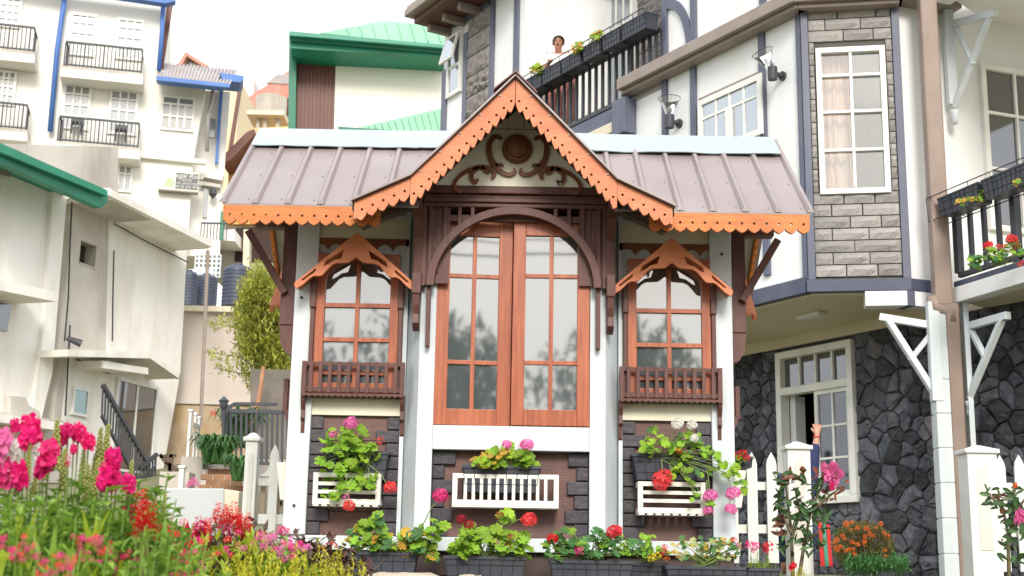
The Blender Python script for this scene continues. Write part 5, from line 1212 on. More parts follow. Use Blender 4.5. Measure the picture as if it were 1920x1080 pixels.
SB = thing('wooden_saw_horse', 'broken wooden trestle beside the white building corner', 'trestle', at(312, 885, 16)); 
for p, q in (((300, 852), (322, 884)), ((322, 852), (318, 884)), ((300, 856), (330, 854)), ((312, 866), (332, 882))): mk('leg', MB().bar(at(*p, 16), at(*q, 16), .04, .04), bark, SB)
# white concrete slab wall
SL = thing('low_concrete_wall', 'low smooth white concrete wall between the flowers and the fence post', 'wall', at(375, 985, 11.8)); PSl = PL(xy(375, 950, 11.8), (1, .02))
mk('wall', MB().ppoly(PSl, [PSl.pix(306, 915), PSl.pix(420, 916), PSl.pix(420, 1045), PSl.pix(297, 1045)], -.2, 0), M('smooth_white_concrete', (.50, .52, .53), (.45, .47, .48), 1.5, .7, .2, dirt=(.66, .50, .30), dirt_amt=.35, dirt_scale=2.4), SL, bev=.01)
mk('wall_end', MB().ppoly(PSl, [PSl.pix(420.5, 917), PSl.pix(449, 921), PSl.pix(438, 1045), PSl.pix(420.5, 1045)], -.2, .004), cons, SL, bev=.01)
# ---------------------------------------------------------------- fences
def picket_post(par, u0, u1, vt, vb, Y):
    a, b = at(u0, vb, Y), at(u1, vt, Y); w = b.x - a.x; zt = b.z; cx = (a.x + b.x) / 2; z0 = gz(cx, Y) - .1
    mk('fence_post', MB().box(a.x, b.x, Y - w / 2, Y + w / 2, z0, zt - .07), fencew, par, bev=.006)
    mk('post_cap', MB().hexa([(a.x - .02, Y - w / 2 - .02, zt - .07), (b.x + .02, Y - w / 2 - .02, zt - .07), (b.x + .02, Y + w / 2 + .02, zt - .07), (a.x - .02, Y + w / 2 + .02, zt - .07), (a.x - .02, Y - w / 2 - .02, zt - .035), (b.x + .02, Y - w / 2 - .02, zt - .035), (b.x + .02, Y + w / 2 + .02, zt - .035), (a.x - .02, Y + w / 2 + .02, zt - .035)]), fencew, par, bev=.008)
    mk('cap_top', MB().hexa([(a.x - .005, Y - w / 2 - .005, zt - .035), (b.x + .005, Y - w / 2 - .005, zt - .035), (b.x + .005, Y + w / 2 + .005, zt - .035), (a.x - .005, Y + w / 2 + .005, zt - .035), (cx - .02, Y - .02, zt), (cx + .02, Y - .02, zt), (cx + .02, Y + .02, zt), (cx - .02, Y + .02, zt)]), fencew, par, bev=.01)
    q = w * .22; yy = Y - w / 2
    loop = [(cx - q, z0 + .35), (cx + q, z0 + .35), (cx + q, zt - .22), (cx + q * .6, zt - .17), (cx, zt - .155), (cx - q * .6, zt - .17), (cx - q, zt - .22)]
    mk('post_inset', MB().plate([loop], yy - .006, yy + .001), fencep, par, bev=.003)
def picket(par, u, w_, vt, vb, Y):
    a = at(u, vb, Y); t = at(u, vt, Y); k = w_ * Y / 2500 / 2; x = (a.x + t.x) / 2; z = t.z
    mk('picket', MB().plate([[(x - k, a.z), (x + k, a.z), (x + k, z - .10), (x + k * .8, z - .06), (x, z), (x - k * .8, z - .06), (x - k, z - .10)]], Y - .012, Y + .012), fencew, par, bev=.003)
def prail(par, u0, v0, u1, v1, h, Y): A, B = at(u0, v0, Y), at(u1, v1, Y); mk('fence_rail', MB().bar(A, B, .03, h * Y / 2500), fencew, par, bev=.003)
FR = thing('picket_fence', 'white picket fence section between the kiosk and the post hiding the crouching person', 'fence', at(1430, 1055, 10.8), 'white picket fence sections')
picket_post(FR, 1478, 1514, 829, 1055, 10.8)
for u in (1374, 1411, 1448): picket(FR, u, 19, 848, 1056, 10.78)
prail(FR, 1360, 911, 1480, 912, 15, 10.83); prail(FR, 1360, 992, 1480, 992, 16, 10.83)
FR2 = thing('picket_fence', 'white picket fence section at the right edge, right of the brown downpipe', 'fence', at(1860, 1070, 10.4), 'white picket fence sections')
picket_post(FR2, 1816, 1858, 836, 1068, 10.4)
for u in (1880, 1916, 1952): picket(FR2, u, 19, 853, 1072, 10.38)
prail(FR2, 1855, 913, 1975, 914, 15, 10.43); prail(FR2, 1855, 998, 1975, 1000, 16, 10.43)
FL = thing('picket_fence', 'weathered white picket fence section left of the kiosk, with a post and one picket', 'fence', at(500, 985, 10.6), 'white picket fence sections')
picket_post(FL, 453, 487, 812, 1000, 10.6)
picket(FL, 512, 17, 833, 1000, 10.58)
prail(FL, 484, 903, 560, 905, 15, 10.62); prail(FL, 484, 973, 560, 975, 18, 10.6)
a = at(486, 893, 10.6); b = at(508, 893, 10.6)
mk('curved_infill', MB().plate([[(a.x, a.z), (b.x, b.z), (b.x, b.z + .10), (b.x - .03, b.z + .04), (a.x + .03, a.z + .015)]], 10.58, 10.6), fencew, FL)
for i in range(5): a = at(486 + i * 14, 968, 10.68); b = at(498 + i * 14, 912, 10.68); mk('weathered_board', MB().box(a.x, b.x, 10.68, 10.70, a.z, b.z), woodpale, FL)

# ---------------------------------------------------------------- planters
PC_ = {}; ribm = M('dark_planter_groove', (.012, .013, .018), None, 10, .6, 0)
def planter(label, c, w, rz=0, h=.155, d=.17, group='black plastic planters', name='planter'):
    key = (round(w, 2), h)
    if key not in PC_:
        w2 = key[0] / 2; k = .90; b = MB()
        b.hexa([(-w2 * k, -d / 2 * k, 0), (w2 * k, -d / 2 * k, 0), (w2 * k, d / 2 * k, 0), (-w2 * k, d / 2 * k, 0), (-w2, -d / 2, h - .012), (w2, -d / 2, h - .012), (w2, d / 2, h - .012), (-w2, d / 2, h - .012)])
        rm = MB(); e = .008
        for q in ((-w2 - e, w2 + e, -d / 2 - e, -d / 2 + e), (-w2 - e, w2 + e, d / 2 - e, d / 2 + e), (-w2 - e, -w2 + e, -d / 2 + e, d / 2 - e), (w2 - e, w2 + e, -d / 2 + e, d / 2 - e)): rm.box(*q, h - .014, h + .004)
        rb = MB(); n = max(3, round(key[0] / .075)) + 1
        for i in range(n + 1):
            t = -1 + 2 * i / n; rb.bar((t * w2 * k, -d / 2 * k - .001, .0), (t * w2, -d / 2 - .001, h - .012), .004, .006, (0, 1, 0))
        rb.bar((-w2 * .965, -d / 2 * .965 - .002, h * .70), (w2 * .965, -d / 2 * .965 - .002, h * .70), .006, .004)
        rb.bar((-w2 * .93, -d / 2 * .93 - .002, h * .30), (w2 * .93, -d / 2 * .93 - .002, h * .30), .006, .004)
        PC_[key] = [mesh_of('box', b, black), mesh_of('rim', rm, black), mesh_of('grid_ribs', rb, ribm), mesh_of('soil', MB().box(-w2 * .97, w2 * .97, -d / 2 * .95, d / 2 * .95, h - .03, h - .008), soil)]
    t = thing(name, label, 'planter', c, group); t.rotation_euler = (0, 0, rz)
    for nm, me in zip(('box', 'rim', 'grid_ribs', 'soil'), PC_[key]):
        o = link(bpy.data.objects.new(nm, me)); o.parent = t
        if nm == 'grid_ribs': o['kind'] = 'stuff'
    return t
def planter_px(label, u0, u1, vt, Y, **k):
    a, b = at(u0, vt, Y - .085), at(u1, vt, Y - .085); planter(label, Vector(((a.x + b.x) / 2, Y, (a.z + b.z) / 2 - k.get('h', .155))), b.x - a.x, **k)
planter_px('black grid-ribbed planter on the ground, leftmost of the row before the kiosk', 650, 782, 1036, 7.85)
planter_px('black grid-ribbed planter on the ground below the white slatted centre rack', 835, 985, 1044, 7.85)
planter_px('black grid-ribbed planter on the ground holding blue-green leaved scarlet geraniums', 1033, 1186, 1052, 7.85)
planter_px('short black planter on the ground with yellow blooms, third from the right', 1184, 1250, 1056, 8.02)
planter_px('wide black planter on the ground under the pale variegated plant', 1250, 1402, 1063, 7.85)
planter_px('short black planter at the right end of the row with lime foliage', 1402, 1460, 1066, 7.85)
planter_px('black planter hung behind the left white rack of the kiosk', 610, 727, 846, 8.235, d=.12)
planter_px('black planter hung above the white slatted centre rack', 868, 1012, 874, 8.105, d=.115)
planter_px('black planter hung behind the right white rack of the kiosk', 1187, 1330, 852, 8.235, d=.12)
planter_px('small black planter with red blooms on the white box at the kiosk right side', 1380, 1412, 856, 8.92, h=.07, d=.12)
def planter_wall(label, pl, u0, u1, z, o, h=.2):
    s0, s1 = pl.sh(o).pix(u0, 100)[0], pl.sh(o).pix(u1, 100)[0]; planter(label, pl.w((s0 + s1) / 2, z, o), abs(s1 - s0) * .86, pl.ang() , h=h, d=.19, group='balcony rail planters')
ordn = ('leftmost black planter on the loggia rail, by the gable tip', 'second black planter from the left on the loggia rail, without yellow leaves', 'third black planter from the left on the loggia rail, just right of the woman', 'fourth black planter from the left on the loggia rail, with a yellow-green tuft', 'fifth black planter from the left on the loggia rail, empty looking', 'rightmost black planter on the loggia rail, against the stone panel')
for (u0, u1), lb in zip(((987, 1029), (1024, 1065), (1060, 1102), (1101, 1138), (1137, 1176), (1171, 1228)), ordn): planter_wall(lb, PW, u0, u1, zr1 - .35, .19)
a = PQ.sh(.12)
for (s0, lb) in ((.42, 'black planter on the right balcony rail with yellowing leaves, nearest the brown pipe'), (1.10, 'black planter on the right balcony rail cut by the right frame edge')):
    planter(lb, PQ.w(s0, zq0 + .63, .12), .62, PQ.ang(), h=.19, d=.19, group='balcony rail planters')

# ---------------------------------------------------------------- plant building blocks
RN = random.Random(77)
def leaf_geo(r, lobes=7, seed=0):
    q = random.Random(seed); mb = MB(); n = lobes * 2; c = mb.a((0, 0, -r * .15)); ring = []
    for k in range(n + 1):
        t = -math.pi / 2 + .25 + (2 * math.pi - .5) * k / n; rr_ = r * (1.0 if k % 2 else .80) * q.uniform(.93, 1.05)
        ring.append(mb.a((rr_ * math.cos(t), rr_ * math.sin(t) + r * .1, r * q.uniform(.05, .22))))
    mid = [mb.a((r * .5 * math.cos(-math.pi / 2 + .25 + (2 * math.pi - .5) * k / n), r * .5 * math.sin(-math.pi / 2 + .25 + (2 * math.pi - .5) * k / n) + r * .05, r * (.02 if k % 2 else -.05))) for k in range(n + 1)]
    for k in range(n): mb.f.append([c, mid[k], mid[k + 1]]); mb.f.append([mid[k], ring[k], ring[k + 1], mid[k + 1]])
    return mb
def lance(mb, p, d, n, L, w, fold=.25):      # a narrow leaf from p in direction d
    d = Vector(d).normalized(); s = d.cross(Vector(n)).normalized() * w / 2; up = s.cross(d).normalized(); p = Vector(p)
    a = mb.a(p); b = mb.a(p + d * L * .4 + s + up * L * .06); c = mb.a(p + d * L * .4 - s + up * L * .06); m = mb.a(p + d * L * .45 - up * w * fold + up * L * .06); e = mb.a(p + d * L - up * L * .10)
    mb.f += [[a, b, m], [a, m, c], [m, b, e], [m, e, c]]
def rdir(q, zb=0): 
    while 1:
        v = Vector((q.uniform(-1, 1), q.uniform(-1, 1), q.uniform(-1, 1)))
        if .1 < v.length < 1: v.normalize(); v.z += zb; return v.normalized()
def umbel(r, n=34, seed=0, flat=.85, pet=5):
    q = random.Random(seed); mb = MB()
    for i in range(n):
        z = 1 - 1.75 * (i + .5) / n; t = i * 2.39996; rad = math.sqrt(max(0, 1 - z * z)); d = Vector((rad * math.cos(t), rad * math.sin(t), z * flat)) ; p = d * r * q.uniform(.82, 1.0)
        d = (d + rdir(q) * .35).normalized(); u = d.orthogonal().normalized(); v = d.cross(u); fs = r * .36
        a0 = q.uniform(0, 6); fs *= q.uniform(.8, 1.15)
        for k in range(pet):
            a = a0 + 2 * math.pi * k / pet; e = (u * math.cos(a) + v * math.sin(a)); f = (u * math.cos(a + .5) + v * math.sin(a + .5)); g_ = (u * math.cos(a - .5) + v * math.sin(a - .5))
            i0 = mb.a(p); i1 = mb.a(p + f * fs * .75 + d * fs * .22); i2 = mb.a(p + e * fs * 1.1 + d * fs * q.uniform(.05, .35)); i3 = mb.a(p + g_ * fs * .75 + d * fs * .22); mb.f.append([i0, i1, i2, i3])
    return mb
LG = {}
def leafmesh(mat, lobes=7):
    k = (mat.name, lobes)
    if k not in LG: LG[k] = [mesh_of('leaf', leaf_geo(1, lobes, s), mat, smooth=False) for s in range(3)]
    return LG[k]
UM = {}
def umesh(mat, kind=0):
    if (mat.name, kind) not in UM: UM[(mat.name, kind)] = mesh_of('flower_head', umbel(1, (34, 14)[kind], kind + 3), mat, recalc=False)
    return UM[(mat.name, kind)]
def geranium(label, Y, base, clusters, flowers, mats=(gleaf,), name='geranium_plant', group='geraniums', r=.040, cat='plant', lobes=7, dj=.09, smt=None, toward=None):
    B = at(*base, Y); t = thing(name, label, cat, B, group); st = MB()
    Yw = Y
    for (u, v, ru, rv, n) in clusters:
        for i in range(int(n * 1.55)):
            a = RN.uniform(0, 6.28); q = math.sqrt(RN.random()); Yq = Y + RN.uniform(-dj, dj * .6) - .02
            p = at(u + ru * q * math.cos(a), v + rv * q * math.sin(a), Yq)
            d = Vector((RN.uniform(-.7, .7), -RN.uniform(.25, 1.1), RN.uniform(.2, 1.1))).normalized()
            quat = d.to_track_quat('Z', 'Y'); e = (quat.to_matrix() @ Matrix.Rotation(RN.uniform(-2.6, 2.6), 3, 'Z')).to_euler()
            m = RN.choice(mats); inst('leaf', RN.choice(leafmesh(m, lobes)), t, p, e, r * RN.uniform(.6, 1.15) * (1 if m is not gleafy else .8))
            if i % 3 == 0: st.tube([B + Vector((RN.uniform(-.08, .08), 0, -.01)), (B + p) / 2 + Vector((0, -.01, .015)), p], [.0035, .0028, .002], 4, cap=False)
    for f in flowers:
        u, v, rp_, m = f[:4]; p = at(u, v, Y - .08); rr_ = rp_ * Y / 2500
        fo = f[4] if len(f) > 4 else None; src = at(*fo, Y - .03) if fo else B
        inst('flower_head', umesh(m, 0 if rp_ > 8 else 1), t, p, (RN.uniform(-.6, .2), RN.uniform(-.4, .4), RN.uniform(0, 6)), rr_)
        st.tube([src, src.lerp(p, .6) + Vector((0, 0, .02)), p - Vector((0, 0, rr_ * .5))], [.004, .003, .0025], 5, cap=False)
    if st.v: mk('stems', st, smt or stemm, t, kind='stuff')
    return t
geranium('leafy geranium spilling over the left kiosk rack with pink and scarlet heads', 8.16, (680, 848), [(650, 828, 50, 26, 26), (628, 868, 36, 34, 17), (690, 846, 24, 20, 8), (662, 895, 38, 30, 13), (622, 912, 26, 16, 5), (702, 905, 12, 16, 4), (625, 935, 12, 8, 2)], [(658, 793, 13, pinkp), (624, 815, 9, pinkp), (712, 826, 8, coral, (670, 850)), (732, 914, 12, coral, (690, 870)), (655, 948, 11, coral, (645, 900)), (648, 932, 7, pinkp, (645, 900))], (gleaf, gleaf, gleaf))
geranium('compact geranium with two pink heads above the white slatted centre rack', 8.05, (945, 876), [(905, 862, 20, 13, 9), (950, 858, 42, 17, 26), (988, 868, 20, 10, 8), (900, 870, 14, 6, 4)], [(950, 833, 9, pinkp), (988, 834, 12, pinkp), (978, 836, 7, pinkp)], (gleaf, gleaf, gleaf, gleafy))
geranium('trailing geranium on the right kiosk rack with white, red and pink heads', 8.16, (1250, 856), [(1230, 835, 30, 20, 14), (1290, 835, 40, 28, 24), (1325, 868, 25, 26, 13), (1282, 893, 28, 32, 12), (1368, 890, 22, 22, 9), (1300, 925, 14, 20, 4), (1222, 812, 14, 10, 3), (1330, 955, 10, 14, 3), (1388, 915, 10, 14, 3)], [(1270, 795, 11, whitep), (1297, 797, 10, whitep), (1303, 822, 9, whitep), (1243, 899, 20, coral, (1240, 862)), (1332, 930, 13, pinkp, (1325, 880)), (1375, 925, 13, pinkp, (1360, 890)), (1370, 955, 11, pinkp, (1365, 920)), (1328, 958, 9, pinkp, (1325, 900)), (1272, 845, 7, redp)], (gleaf, gleaf, gleaf, gleafd), r=.030)
geranium('large-leaved geranium in the leftmost ground planter with one tall magenta head', 7.82, (715, 1034), [(690, 1005, 40, 24, 24), (720, 1018, 40, 14, 12), (785, 1012, 36, 28, 26), (760, 1030, 30, 12, 8), (665, 990, 14, 12, 3), (820, 985, 20, 14, 5), (712, 980, 10, 14, 3), (800, 1040, 18, 12, 4)], [(826, 929, 14, hotp, (785, 1000))], (gleaf, gleaf, gleaf, gleafd, gleafy))
geranium('geranium with small crimson heads and one coral head below the centre rack', 7.82, (910, 1044), [(905, 1012, 50, 24, 30), (870, 1030, 26, 16, 8), (950, 1018, 40, 22, 18), (945, 972, 14, 14, 5), (985, 1030, 16, 20, 5), (880, 990, 14, 10, 3)], [(865, 973, 9, crimson), (880, 984, 10, crimson), (937, 966, 8, crimson), (957, 1008, 8, crimson), (950, 1025, 8, crimson), (992, 974, 14, coral, (945, 990)), (932, 1018, 6, pinkp)], (gleaf, gleaf, gleaf))
geranium('blue-green geranium with two scarlet heads and one hot pink head in the ground row', 7.82, (1110, 1052), [(1058, 1024, 38, 14, 20), (1110, 1026, 42, 20, 28), (1160, 1024, 34, 18, 20), (1060, 1002, 18, 8, 4), (1122, 1004, 12, 12, 5), (1040, 1042, 20, 8, 5)], [(1036, 1010, 10, redp), (1152, 997, 14, redp, (1140, 1030)), (1086, 1033, 10, hotp), (1065, 992, 4, gleaf)], (gleafd, gleafd, gleafd, gleaf), r=.03)
geranium('small-leaved plant with yellow and orange blooms between two ground planters', 7.95, (1215, 1056), [(1195, 1030, 26, 14, 12), (1225, 1035, 26, 14, 12), (1212, 1012, 18, 10, 5)], [(1222, 1047, 8, yellowp), (1232, 1042, 8, yellowp), (1244, 1036, 8, coral), (1246, 1026, 6, coral), (1250, 1048, 6, orangep)], (gleaf, gleaf, gleafd), r=.026, group=None, name='flowering_plant')
geranium('pale variegated creamy-leaved plant in the wide right planter', 7.82, (1325, 1062), [(1330, 1022, 46, 14, 30), (1300, 1035, 40, 16, 16), (1362, 1035, 26, 18, 14), (1275, 1020, 14, 14, 5), (1375, 1020, 14, 12, 5)], [(1375, 1012, 6, coral), (1384, 1024, 7, pinkp), (1268, 1035, 6, yellowp)], (M('variegated_cream_leaf', (.55, .56, .26), (.22, .34, .08), 30, .5, .1, rnd=.2, trans=.25), gleafd, gleafy), r=.022, group=None, name='variegated_plant', lobes=5)
geranium('red geranium heads in the small pot on the kiosk right side box', 8.86, (1392, 858), [(1390, 862, 12, 6, 5)], [(1384, 853, 8, redp), (1393, 850, 8, redp), (1400, 858, 7, redp)], (gleaf,), r=.02)
YB = PQ.w(.9, 0, -.3).y
geranium('geranium with a single red head behind the right balcony bars, near the pipe', 12.3, (1830, 503), [(1832, 490, 18, 12, 12)], [(1853, 460, 9, redp), (1872, 462, 6, coral)], (gleaf, gleafd), r=.045)
geranium('geranium with a pair of red heads behind the right balcony bars', 12.0, (1870, 497), [(1870, 478, 16, 18, 14), (1903, 468, 16, 20, 14)], [(1897, 449, 11, redp), (1905, 458, 8, redp), (1884, 462, 6, redp), (1916, 495, 8, redp)], (gleaf, gleafd), r=.045)
for u, v, lb in ((1005, 132, 'yellow-leaved tuft in the leftmost loggia planter'), (1118, 68, 'yellow-green tuft in the loggia planter right of the woman'), (1082, 92, 'small orange-tinged tuft beside the woman on the loggia rail')):
    Yt = PW.sh(.3).w(PW.sh(.3).pix(u, v)[0], 0, 0).y; geranium(lb, Yt, (u, v + 10), [(u, v, 14, 7, 16), (u + 5, v - 6, 7, 5, 5)], [(u + 6, v - 8, 4, orangep)], (gleafy, gleafy, gleaf), r=.05, group=None, name='trailing_plant')
Yt = PQ.sh(.26).w(PQ.sh(.26).pix(1820, 374)[0], 0, 0).y; geranium('yellowing trailing plant in the right balcony planter by the brown pipe', Yt, (1830, 372), [(1820, 374, 26, 6, 16), (1855, 357, 18, 7, 20), (1800, 382, 12, 4, 5)], [], (gleafy, gleafy, gleaf), r=.03, group=None, name='trailing_plant')
Yt = PQ.sh(.26).w(PQ.sh(.26).pix(1905, 342)[0], 0, 0).y; geranium('sparse yellow-green sprig in the balcony planter at the right frame edge', Yt, (1910, 345), [(1905, 342, 10, 8, 6)], [], (gleafy, gleaf), r=.03, group=None, name='trailing_plant')

# ---- bedding plants: shared foliage meshes
def foliage(kind, seed):
    q = random.Random(seed); mb = MB()
    if kind == 'snap':                        # upright stems with whorls of lance leaves, height 1
        for s in range(24):
            bx, by = q.uniform(-.42, .42), q.uniform(-.30, .30); tx, ty = bx * 1.5 + q.uniform(-.08, .08), by * 1.4; h = q.uniform(.72, 1.0)
            mb.tube([(bx, by, 0), ((bx + tx) / 2, (by + ty) / 2, h * .5), (tx, ty, h)], [.010, .008, .005], 4, cap=False)
            for i in range(58):
                f = .06 + .94 * i / 58; p = Vector((bx + (tx - bx) * f, by + (ty - by) * f, h * f)); a = q.uniform(0, 6.28)
                d = Vector((math.cos(a), math.sin(a), q.uniform(-.15, .38))); lance(mb, p, d, (0, 0, 1), q.uniform(.10, .17) * (1.1 - .5 * f), q.uniform(.030, .046))
    elif kind == 'needle':
        for s in range(150):
            bx, by = q.gauss(0, .30), q.gauss(0, .24); h = (1 - min(1, math.hypot(bx, by) * 1.0)) * q.uniform(.55, 1.0) + .12
            for i in range(15):
                p = Vector((bx, by, h - .012 * i)); lance(mb, p, rdir(q, .45), (0, 0, 1), q.uniform(.035, .065), .014)
    elif kind == 'broad':
        for s in range(120):
            a = q.uniform(0, 6.28); r_ = math.sqrt(q.random()) * .50; z = (1 - r_ * 1.5) * q.uniform(.5, 1.0) + .1
            lance(mb, (r_ * math.cos(a) * .7, r_ * math.sin(a) * .7, z), (math.cos(a), math.sin(a), q.uniform(-.7, .3)), (0, 0, 1), q.uniform(.20, .32), q.uniform(.12, .17), .2)
        mb.tube([(0, 0, 0), (0, 0, .8)], [.02, .01], 5, cap=False)
    elif kind == 'small':
        for s in range(420):
            a = q.uniform(0, 6.28); r_ = math.sqrt(q.random()) * .48; z = (1 - r_ * r_ * 2.6) * q.uniform(.35, 1.0) + .05
            lance(mb, (r_ * math.cos(a), r_ * math.sin(a), z), rdir(q, .5), (0, 0, 1), q.uniform(.10, .18), q.uniform(.05, .08), .2)
    return mb
FM = {}
def fol(kind, mat, v):
    k = (kind, mat.name, v)
    if k not in FM: FM[k] = mesh_of('foliage', foliage(kind, 100 + v), mat, recalc=False)
    return FM[k]
def snapflower(seed):
    q = random.Random(seed); mb = MB()
    for i in range(20):
        z = -1 + 2 * (i + .5) / 20; t = i * 2.4; R_ = math.sqrt(max(0, 1 - z * z)) * .62 * q.uniform(.5, 1.5); p = Vector((R_ * math.cos(t), R_ * math.sin(t), z)); d = Vector((math.cos(t), math.sin(t), .15)).normalized(); u = Vector((0, 0, 1)); v = d.cross(u)
        for k in range(6):
            a = k * 1.047 + q.uniform(-.2, .2); e = u * math.cos(a) + v * math.sin(a); f = u * math.cos(a + .55) + v * math.sin(a + .55); g_ = u * math.cos(a - .55) + v * math.sin(a - .55); s = q.uniform(.30, .78)
            i0, i1, i2, i3 = mb.a(p - d * .1), mb.a(p + f * s * .8 + d * .12), mb.a(p + e * s + d * q.uniform(-.05, .25)), mb.a(p + g_ * s * .8 + d * .12); mb.f.append([i0, i1, i2, i3])
    return mb
def budspike(seed):
    q = random.Random(seed); mb = MB(); mb.tube([(0, 0, 0), (0, 0, 1)], [.02, .01], 5, cap=False)
    for i in range(46):
        z = i / 46; t = i * 2.4; r_ = .07 * (1.1 - z * .7); p = Vector((r_ * math.cos(t), r_ * math.sin(t), z)); s = .055 * (1.15 - .6 * z)
        i0, i1, i2, i3, i4, i5 = (mb.a(p + Vector(o) * s) for o in ((1, 0, 0), (-1, 0, 0), (0, 1, 0), (0, -1, 0), (0, 0, 1.4), (0, 0, -1)))
        mb.f += [[i0, i2, i4], [i2, i1, i4], [i1, i3, i4], [i3, i0, i4], [i2, i0, i5], [i1, i2, i5], [i3, i1, i5], [i0, i3, i5]]
    return mb
def spikeflower(seed):
    q = random.Random(seed); mb = MB()
    for i in range(46):
        z = i / 46; t = i * 2.4 + q.uniform(-.3, .3); r_ = .05; p = Vector((r_ * math.cos(t), r_ * math.sin(t), z)); d = Vector((math.cos(t), math.sin(t), q.uniform(-.1, 1.0))); lance(mb, p, d, (0, 0, 1), q.uniform(.22, .40) * (1.15 - .75 * z), q.uniform(.08, .14), .3)
    return mb
SPM = {}
def spm(m, v):
    if (m.name, v) not in SPM: SPM[(m.name, v)] = mesh_of('flower_head', spikeflower(v), m, recalc=False)
    return SPM[(m.name, v)]
SFM = {}
def sfm(m, v):
    if (m.name, v) not in SFM: SFM[(m.name, v)] = mesh_of('flower_head', snapflower(v), m, recalc=False)
    return SFM[(m.name, v)]
budm = mesh_of('seed_spike', budspike(1), M('olive_bud', (.34, .33, .09), (.22, .26, .06), 20, .6, 0), recalc=False)
def bed(name, label, kind, mat, u, vt, Y, wid=1.0, flowers=(), buds=(), group=None, var=None, cat='plant'):
    vt -= 22 if kind == 'snap' else 0; T = at(u, vt, Y); z0 = gz(T.x, Y) + .0; h = T.z - z0; t = thing(name, label, cat, Vector((T.x, Y, z0)), group)
    if name == 'salvia_plant' and group: flowers = list(flowers) + [(f[0] + RN.uniform(-16, 16), f[1] + RN.uniform(0, 26), f[2] * RN.uniform(.7, 1), f[3], f[4]) for f in flowers for _ in range(3)]
    v = RN.randrange(3) if var is None else var
    o = inst('foliage', fol(kind, mat, v), t, (T.x, Y, z0), (0, 0, RN.uniform(0, 6.28)), (wid, wid, h)); o['kind'] = 'stuff'
    for f in flowers:
        fu, fv, rp_, m, tp = f; p = at(fu, fv, Y - .05 - RN.uniform(0, .08)); rr_ = rp_ * p.y / 2500
        if tp == 's': inst('flower_head', sfm(m, RN.randrange(3)), t, p, (RN.uniform(-.3, .3), RN.uniform(-.3, .3), RN.uniform(0, 6)), (rr_ * 1.0, rr_ * .9, rr_ * .95))
        elif tp == 'l': inst('flower_head', spm(m, RN.randrange(3)), t, p - Vector((0, 0, rr_)), (RN.uniform(-.15, .15), RN.uniform(-.15, .15), RN.uniform(0, 6)), rr_ * 3.0)
        else: inst('flower_head', umesh(m, 1), t, p, (RN.uniform(-1.2, 0), RN.uniform(-.4, .4), RN.uniform(0, 6)), rr_)
    if flowers:
        st = MB()
        for f in flowers:
            if f[4] == 'u' and f[2] < 9: continue
            p = at(f[0], f[1], Y - .05); st.tube([Vector((p.x * .9 + T.x * .1, Y, z0 + h * .3)), p], [.0026, .0022], 4, cap=False)
        if st.v: mk('stems', st, stemm, t, kind='stuff')
    for (bu, bt, bb) in buds:
        a, b = at(bu, bb, Y - .02), at(bu, bt, Y - .02); inst('seed_spike', budm, t, a, (RN.uniform(-.05, .05), RN.uniform(-.08, .08), 0), (b.z - a.z) * Vector((.9, .9, 1)) if False else (b.z - a.z,) * 3)
    return t
S_ = 's'
sn = 'snapdragons in the foreground bed'
bed('snapdragon', 'pale pink and white snapdragon cut by the left frame edge', 'snap', snapl, 5, 905, 3.2, .62, [(0, 835, 24, pinkp, S_), (22, 848, 18, whitep, S_), (12, 890, 22, hotp, S_), (38, 892, 22, magenta, S_)], [(50, 830, 900), (30, 870, 930)], sn)
bed('snapdragon', 'tallest magenta snapdragon at the far left with a big double head', 'snap', snapl, 62, 890, 3.3, .6, [(28, 798, 11, magenta, S_), (58, 812, 26, magenta, S_), (48, 822, 18, magenta, S_), (72, 848, 13, whitep, S_)], [(104, 785, 880), (84, 830, 900)], sn)
bed('snapdragon', 'magenta snapdragon with a slanting head, second clump from the left', 'snap', snapl, 100, 900, 3.15, .6, [(92, 852, 22, magenta, S_), (82, 872, 20, magenta, S_), (76, 884, 13, magenta, S_), (128, 868, 9, magenta, 'l')], [(118, 840, 920), (62, 870, 930)], sn)
bed('snapdragon', 'magenta snapdragon with three loose heads below the green window', 'snap', snapl, 145, 885, 3.4, .46, [(117, 817, 17, magenta, S_), (128, 806, 11, magenta, S_), (147, 812, 15, magenta, S_), (166, 828, 14, magenta, S_), (138, 842, 8, hotp, S_)], [(183, 800, 880), (196, 795, 880), (152, 840, 910), (172, 850, 920)], sn)
bed('snapdragon', 'magenta snapdragon with two stacked heads below the stair railing', 'snap', snapl, 192, 935, 3.3, .40, [(213, 862, 19, magenta, S_), (203, 895, 22, magenta, S_), (218, 902, 15, magenta, S_), (190, 905, 12, magenta, S_), (241, 908, 15, magenta, S_)], [(243, 862, 940), (176, 860, 930), (160, 870, 940)], sn)
bed('snapdragon', 'low magenta snapdragon beside the red salvia spike', 'snap', snapl, 228, 1010, 3.5, .30, [(240, 962, 13, magenta, S_)], [(305, 925, 985), (228, 930, 985)], sn)
for i, (u, vt, Y, lb) in enumerate(((30, 945, 2.9, 'flowerless snapdragon foliage clump in the lower left corner'), (120, 950, 2.85, 'dense green snapdragon clump below the slanting magenta head'), (195, 960, 2.95, 'green snapdragon clump below the two stacked magenta heads'), (-40, 930, 3.1, 'snapdragon foliage running out of the left edge'))):
    bed('snapdragon', lb, 'snap', snapl, u, vt, Y, .42, [], [], sn)
